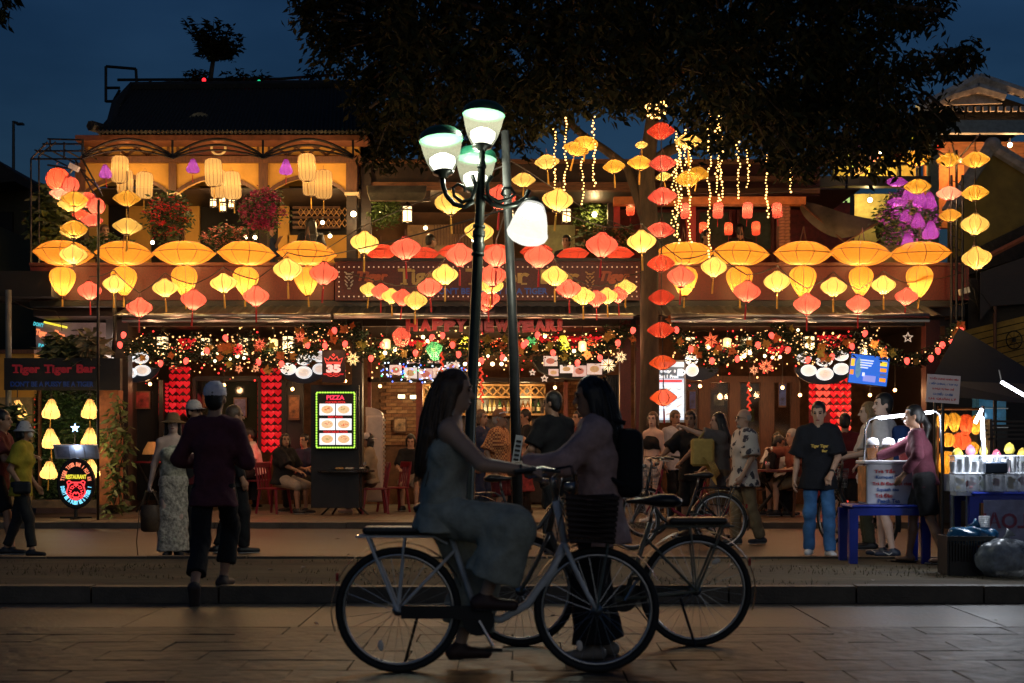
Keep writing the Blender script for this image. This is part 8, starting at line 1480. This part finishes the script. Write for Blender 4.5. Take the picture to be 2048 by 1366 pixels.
o = thing('wall_fan', 'round wall fan on the yellow boards at the far right', 'fan', at(2028, 700, 24.3)); b = MB(); b.tube([at(2028 + 16 * math.cos(t * PI / 10), 680 + 18 * math.sin(t * PI / 10), 24.35) for t in range(20)], .012, 5, True)
for k in range(8): b.tube([at(2028, 680, 24.35), at(2028 + 16 * math.cos(k * PI / 4), 680 + 18 * math.sin(k * PI / 4), 24.35)], .005, 4)
b.build('cage', STEEL, o); MB().tube([at(2028, 680, 24.35), at(2028, 680, 24.6)], .04, 8).build('motor', BLACK, o)
pg = thing('pagoda_house', 'house with a pale pagoda roof and glowing orange veranda, upper right', 'building', gp(1930, 36)); Y = 34.0
MB().prism([(ux(x, Y), uz(y_, Y)) for x, y_ in ((1832, 222), (1955, 160), (2090, 205), (2090, 236), (1832, 236))], Y + .6, Y + 3).build('roof', RT, pg)
for a, c in (((1836, 218), (1957, 156)), ((1957, 156), (2090, 200)), ((1838, 224), (1905, 190)), ((1905, 190), (1955, 176)), ((1955, 176), (2010, 192))): MB().tube([at(*a, Y + .4), at(*c, Y + .4)], .13, 6).build('roof_ridge', mat('chalk_ridge', (.50, .46, .42), .9, var=.35, scale=6), pg)
MB().prism([(ux(x, Y), uz(y_, Y)) for x, y_ in ((1890, 200), (1955, 166), (2020, 196))], Y + .5, Y + .58).build('gable', _M['chalk_ridge'], pg)
for k in range(16): MB().box(at(1850 + k * 15, 218, Y + .45), (.10, .1, .12)).build('eave_tile', _M['chalk_ridge'], pg)
MB().bb(ux(1880, Y), ux(2100, Y), Y + .2, Y + .4, uz(262, Y), uz(236, Y)).build('fascia', mat('grey_fascia', (.25, .30, .31), .8), pg); OR = mat('orange_plaster', (.62, .22, .06), .8, var=.2)
for x0, x1, y0, y1, m in ((1880, 1906, 262, 440, OR), (1906, 2100, 262, 310, mat('slat_ceiling', (.26, .11, .04), .6, var=.4, scale=3, stretch=(1, 1, 12))), (1906, 1960, 310, 440, OR), (1960, 2100, 310, 440, BROWN)): MB().bb(ux(x0, Y), ux(x1, Y), Y + 1.2, Y + 1.4, uz(y1, Y), uz(y0, Y)).build('veranda_wall', m, pg)
MB().bb(ux(1860, Y), ux(1878, Y), Y, Y + .3, uz(520, Y), uz(262, Y)).build('column', mat('grey_green_column', (.16, .19, .15), .8), pg); YL = mat('yellow_lit_plaster', (.60, .45, .09), .85, var=.15)
MB().bb(ux(1690, Y), ux(1860, Y), Y + 1.2, Y + 1.4, uz(355, Y), uz(280, Y)).build('veranda_wall', YL, pg); MB().bb(ux(1660, Y), ux(1862, Y), Y + .1, Y + .25, uz(327, Y), uz(322, Y)).build('railing', BLACK, pg); MB().bb(ux(1600, Y), ux(1862, Y), Y, Y + .3, uz(372, Y), uz(352, Y)).build('floor_beam', DARKWOOD, pg)
for x in (1705, 1745, 1800, 1840): MB().bb(ux(x, Y), ux(x + 5, Y), Y + .1, Y + .25, uz(352, Y), uz(327.5, Y)).build('baluster', BLACK, pg)
MB().bb(ux(1600, Y), ux(1862, Y), Y + 1.0, Y + 1.2, uz(540, Y), uz(373, Y)).build('lower_wall', mat('pale_yellow_wall', (.40, .32, .10), .9, var=.2), pg); MB().bb(ux(1640, Y), ux(1673, Y), Y + .9, Y + .98, uz(540, Y), uz(378, Y)).build('panel', mat('grey_panel', (.26, .27, .22), .7), pg)
for k, (x, y_, p, c) in enumerate(((1760, 305, 60, (1, .72, .25)), (1920, 320, 70, (1, .42, .16)), (1740, 400, 30, (1, .75, .3)), (2020, 290, 40, (1, .5, .2)))):
    o = thing('veranda_lamp', 'lit lamp on the pagoda house veranda, %s' % ['upper left', 'centre', 'lower left', 'right'][k], 'lamp', at(x, y_ + 4, Y + .7), group='veranda lamps'); MB().ell(at(x, y_, Y + .7), .06, 10, 8).build('globe', _M['hot_bulb'], o, True); MB().tube([at(x, y_ - 4, Y + .7), at(x, y_ - 14, Y + .7)], .012, 5).build('cord', CABLE, o); lamp('veranda_light', at(x, y_, Y + .55), p, c, .1)
for i, (k, c, x, y_, w) in enumerate((('spindle', 'lime', 1818, 281, 22), ('saucer', Yl, 1722, 315, 36), ('garlic', 'cream', 1719, 336, 24), ('cylinder', 'scarlet', 1877, 290, 13), ('globe', 'pink', 1747, 315, 18), ('spindle', 'scarlet', 1796, 315, 14))): lantern(k, c, x, y_, w, 33.0, '%s lantern on the pagoda house veranda, %s' % (CN[c], ['hanging highest', 'flat, at the left', 'pear-shaped below the flat one', 'beside the grey column', 'round with dark marks', 'small, under the tree'][i]), 'veranda lanterns', tassel=False, power=.6)
vs_ = thing('vertical_sign', 'dark vertical sign with pale green letters beside the tarp', 'sign', at(1692, 530, 30)); MB().bb(ux(1676, 30), ux(1709, 30), 30, 30.1, uz(530, 30), uz(378, 30)).build('board', BLACK, vs_); LG = mat('pale_green_letters', (.55, .75, .3), .5, var=0, emit=.8, ecol=(.6, .85, .25))
for k, (ch, y_) in enumerate((('H', 399), ('E', 420), ('E', 482))): text(ch, 1692, y_, 29.98, 15, 15, LG, vs_, bold=.05, name='letter')
cs_ = thing('character_sign', 'small yellow lit sign character under the tree at the right', 'sign', at(1693, 350, 31)); MB().tube([at(1693, 350, 31), at(1693, 380, 31)], .03, 6).build('post', STEEL, cs_); YS = mat('yellow_sign_light', (.8, .75, .1), .5, var=0, emit=.9, ecol=(.9, .85, .12))
for a, c in (((1684, 300), (1688, 304)), ((1681, 309), (1692, 309)), ((1692, 309), (1682, 325)), ((1687, 312), (1687, 334)), ((1697, 302), (1697, 330)), ((1703, 302), (1703, 330)), ((1697, 316), (1703, 316)), ((1693, 332), (1707, 332))): MB().tube([at(*a, 31), at(*c, 31)], .022, 5).build('stroke', YS, cs_)
tp_ = thing('tarp_awning', 'dark tarp awning sagging from the red room toward the right', 'awning', at(1660, 480, 24.4)); TARP = mat('dark_tarp', (.085, .065, .045), .5, var=.4, scale=3, bump=.5, bscale=6)
g = [[(1598, 398, 24.6), (1650, 412, 24.2), (1700, 432, 23.9), (1765, 440, 23.8)], [(1600, 420, 24.4), (1655, 440, 24.0), (1690, 462, 23.8), (1760, 446, 23.7)], [(1612, 440, 24.3), (1650, 470, 24.0), (1690, 482, 23.8), (1745, 456, 23.7)]]
b = MB(); b.add([at(*p) for r_ in g for p in r_], [(r_ * 4 + c, r_ * 4 + c + 1, r_ * 4 + c + 5, r_ * 4 + c + 4) for r_ in range(2) for c in range(3)]); ob = b.build('cloth', TARP, tp_, True); sd = ob.modifiers.new('s', 'SUBSURF'); sd.levels = sd.render_levels = 2; MB().tube([at(1600, 405, 24.4), at(1690, 485, 23.8), at(1765, 440, 23.7)], .02, 5).build('pole', BROWN, tp_)
ms = thing('steel_mast', 'dark lattice mast carrying lantern strands at the right corner', 'mast', gp(1915, 23.2)); b = MB()
for x in (1903, 1913, 1925): b.tube([at(x, 300 if x == 1913 else 350, 23.2), gp(x, 23.2)], .022, 6)
for k in range(9): b.tube([at(1903, 360 + k * 22, 23.2), at(1925, 372 + k * 22, 23.2)], .01, 4)
for a, c in (((1913, 322), (1840, 283)), ((1913, 322), (1960, 268)), ((1913, 322), (1905, 290))): b.tube([at(*a, 23.2), at(*c, 22.4)], .014, 5)
b.build('lattice', STEEL, ms)
tn = thing('market_tent', 'black market tent sloping over the stalls at the right', 'tent', gp(1960, 20.5)); TB = mat('black_canvas', (.012, .012, .013), .7, var=.3)
b = MB(); b.add([at(1862, 760, 18.5), at(1918, 655, 20.5), at(2110, 770, 19.5), at(2110, 812, 18.0), at(1870, 790, 18.0)], [(0, 1, 2), (0, 2, 3, 4)]); b.build('canopy', TB, tn); MB().bb(ux(1862, 21), ux(2400, 21), 21.2, 21.25, .1, uz(760, 21)).build('back_curtain', TB, tn)
for x in (1870, 1990): MB().tube([at(x, 770, 19.0), gp(x, 19.0)], .025, 6).build('pole', STEEL, tn)
cab = thing('glass_cabinet', 'blue-lit glass cabinet in the dark tent', 'cabinet', gp(1985, 20.2)); 
for x0, x1 in ((1958, 1986), (1989, 2012)): MB().bb(ux(x0, 20.2), ux(x1, 20.2), 20.2, 20.5, uz(852, 20.2), uz(772, 20.2)).build('pane', mat('blue_glass', (.03, .10, .16), .12, var=.3, emit=.05, ecol=(.1, .4, .6)), cab)
for y_ in (770, 816, 854): MB().bb(ux(1955, 20.2), ux(2015, 20.2), 20.17, 20.52, uz(y_ + 2, 20.2), uz(y_, 20.2)).build('shelf', TUBE, cab)
MB().bb(ux(1955, 20.2), ux(2015, 20.2), 20.2, 20.5, 0, uz(856, 20.2)).build('base', BLACK, cab); lamp('cabinet_light', at(1985, 830, 20.0), 2, (.4, .75, 1), .05)
o = thing('wooden_bench', 'stacked wooden slat bench behind the fruit stall', 'bench', gp(2020, 18)); 
for k in range(5): MB().bb(ux(1975, 18), ux(2100, 18), 18 + .05 * k, 18.1 + .05 * k, uz(880 - k * 9, 18), uz(876 - k * 9, 18)).build('slat', DARKWOOD, o)
for x in (1980, 2090): MB().bb(ux(x, 18), ux(x + 5, 18), 18.0, 18.3, 0, uz(838, 18)).build('leg', DARKWOOD, o)
# ------------------------------------------------------------------ neighbours on the left
nl = thing('dark_house', 'unlit house with a dark hipped roof at the left edge', 'building', gp(0, 30)); Y = 30
MB().prism([(ux(x, Y), uz(y_, Y)) for x, y_ in ((-400, 420), (-200, 330), (5, 325), (62, 362), (62, 380), (-400, 430))], Y - 1, Y + 5).build('roof', RT, nl); MB().bb(ux(-500, Y), ux(58, Y), Y, Y + 4, 0, uz(378, Y)).build('wall', mat('dark_olive_wall', (.035, .032, .02), .9, var=.3), nl)
MB().bb(ux(-20, 23.4), ux(118, 23.4), 23.0, 24.4, uz(598, 23.4), uz(548, 23.4)).build('awning', mat('dark_awning', (.014, .012, .011), .8), nl)
MB().bb(ux(0, Y), ux(28, Y), Y - .1, Y - .02, uz(480, Y), uz(425, Y)).build('window', WINDARK, nl); MB().bb(ux(66, Y), ux(80, Y), 24.2, Y, 0, uz(390, 24.2)).build('side_wall', mat('dark_green_wall', (.02, .03, .018), .9), nl)
wl_ = thing('lit_wall', 'grey plaster wall lit mauve behind the planter, with small neon words', 'wall', gp(145, 25)); MB().bb(ux(72, 24.6), ux(226, 24.6), 24.6, 24.75, 0.09, uz(645, 24.6)).build('plaster', mat('mauve_plaster', (.34, .26, .27), .85, var=.25, scale=2), wl_)
NOO = mat('neon_orange2', (1, .3, .12), .4, var=0, emit=1.1, ecol=(1, .27, .1)); NCC = mat('neon_cyan2', (.1, .6, .7), .4, var=0, emit=.9, ecol=(.08, .6, .7))
text("DON'T", 77, 649, 24.57, 20, 8, NCC, wl_, bold=.04, roty=R(12)); text('Tiger', 82, 667, 24.57, 22, 16, NOO, wl_, bold=.05, roty=R(10)); text('Tiger', 118, 672, 24.57, 22, 20, NOO, wl_, bold=.05, roty=R(16)); text('PASS', 88, 691, 24.57, 22, 7, NCC, wl_, bold=.04, roty=R(4)); MB().tube([at(88, 644, 24.56), at(134, 655, 24.56)], .018, 6).build('neon_bar', NY, wl_)
o = thing('wall_uplight', 'small bright uplight among the planter leaves', 'lamp', at(170, 690, 23.9)); MB().ell(at(171, 682, 23.9), .04, 8, 6).build('bulb', _M['hot_bulb'], o, True); MB().tube([at(171, 686, 23.9), at(171, 696, 23.9)], .03, 8).build('socket', BLACK, o); lamp('uplight', at(171, 680, 23.8), 12, (1, .72, .6), .05)
o = thing('security_camera', 'white security camera pointing left beside the agave', 'camera', at(190, 698, 23.2)); MB().tube([at(180, 684, 23.2), at(196, 692, 23.2)], .05, 10).build('body', mat('camera_white', (.6, .55, .5), .4), o); MB().tube([at(196, 692, 23.2), at(199, 693.5, 23.2)], .04, 10).build('lens', BLACK, o); MB().tube([at(190, 689, 23.2), at(205, 678, 23.4)], .015, 5).build('bracket', STEEL, o)
o = thing('ochre_booth', 'ochre wooden booth with a lit front at the far left behind the hedge sign', 'booth', gp(30, 23.2)); 
for x0, x1, y0, y1, m in ((-60, 72, 700, 708, BROWN), (-60, 70, 708, 795, OCHRE), (-60, 66, 795, 1010, mat('booth_front', (.28, .19, .09), .8, var=.4, scale=6))): MB().bb(ux(x0, 23.2), ux(x1, 23.2), 23.1 + (.0 if m is BROWN else .04), 24.2, uz(y1, 23.2), uz(y0, 23.2)).build('panel', m, o)
o = thing('street_lamp', 'distant street lamp with a short arm against the sky, far left', 'street lamp', gp(27, 60)); MB().tube([gp(27, 60), at(27, 242, 60)], [.12, .06], 8).build('pole', STEEL, o); MB().tube([at(27, 244, 60), at(35, 246, 60)], .06, 6).build('arm', STEEL, o); MB().box(at(40, 248, 60), (.3, .25, .08)).build('head', STEEL, o)
for i, (p, r_, t) in enumerate((([(197, 400, 22.0), (196, 640, 22.0), (196, 1040, 22.0)], .022, 'thin black pole at the left before the amber saucers'), ([(17, 580, 22.8), (17, 700, 22.8), (17, 1020, 22.8)], .05, 'grey drain pipe at the far left'), ([(228, 560, 23.2), (230, 660, 23.2), (226, 715, 23.2)], .035, 'short post carrying cables left of the canopy'))): solo('pole', MB().tube([at(*q) for q in p], r_, 8), STEEL if i != 1 else mat('grey_pipe', (.16, .15, .13), .5), t, 'pole', smooth=True)
for i, (p, t) in enumerate((([(20, 600, 22.9), (60, 618, 22.9), (110, 622, 22.9), (122, 640, 22.9), (124, 662, 22.9)], 'loose cable drooping at the left below the dark awning'), ([(85, 604, 22.9), (120, 596, 22.9), (160, 606, 22.9), (228, 610, 22.9)], 'loose cable running to the short post at the left'), ([(1930, 540, 23.1), (1935, 590, 23.1), (1955, 612, 23.1), (1948, 580, 23.1), (1936, 560, 23.1)], 'cable loop hanging from the floodlight at the right'), ([(1870, 600, 23.1), (1900, 612, 23.1), (1935, 606, 23.1)], 'cable sagging under the right end of the band'), ([(1940, 560, 23.1), (1965, 590, 23.5), (1990, 626, 24.2)], 'cable running down to the yellow house'), ([(1010, 315, 14.1), (1060, 345, 17), (1180, 425, 21), (1290, 470, 22.2)], 'cable from the bare pole to the tree'), ([(1010, 330, 14.1), (880, 385, 17), (720, 455, 21), (650, 500, 23)], 'cable from the bare pole to the arches'), ([(1300, 395, 22), (1500, 390, 23), (1760, 362, 24)], 'cable stretched across the red room front'))): cable([at(*q) for q in p], t, .007)
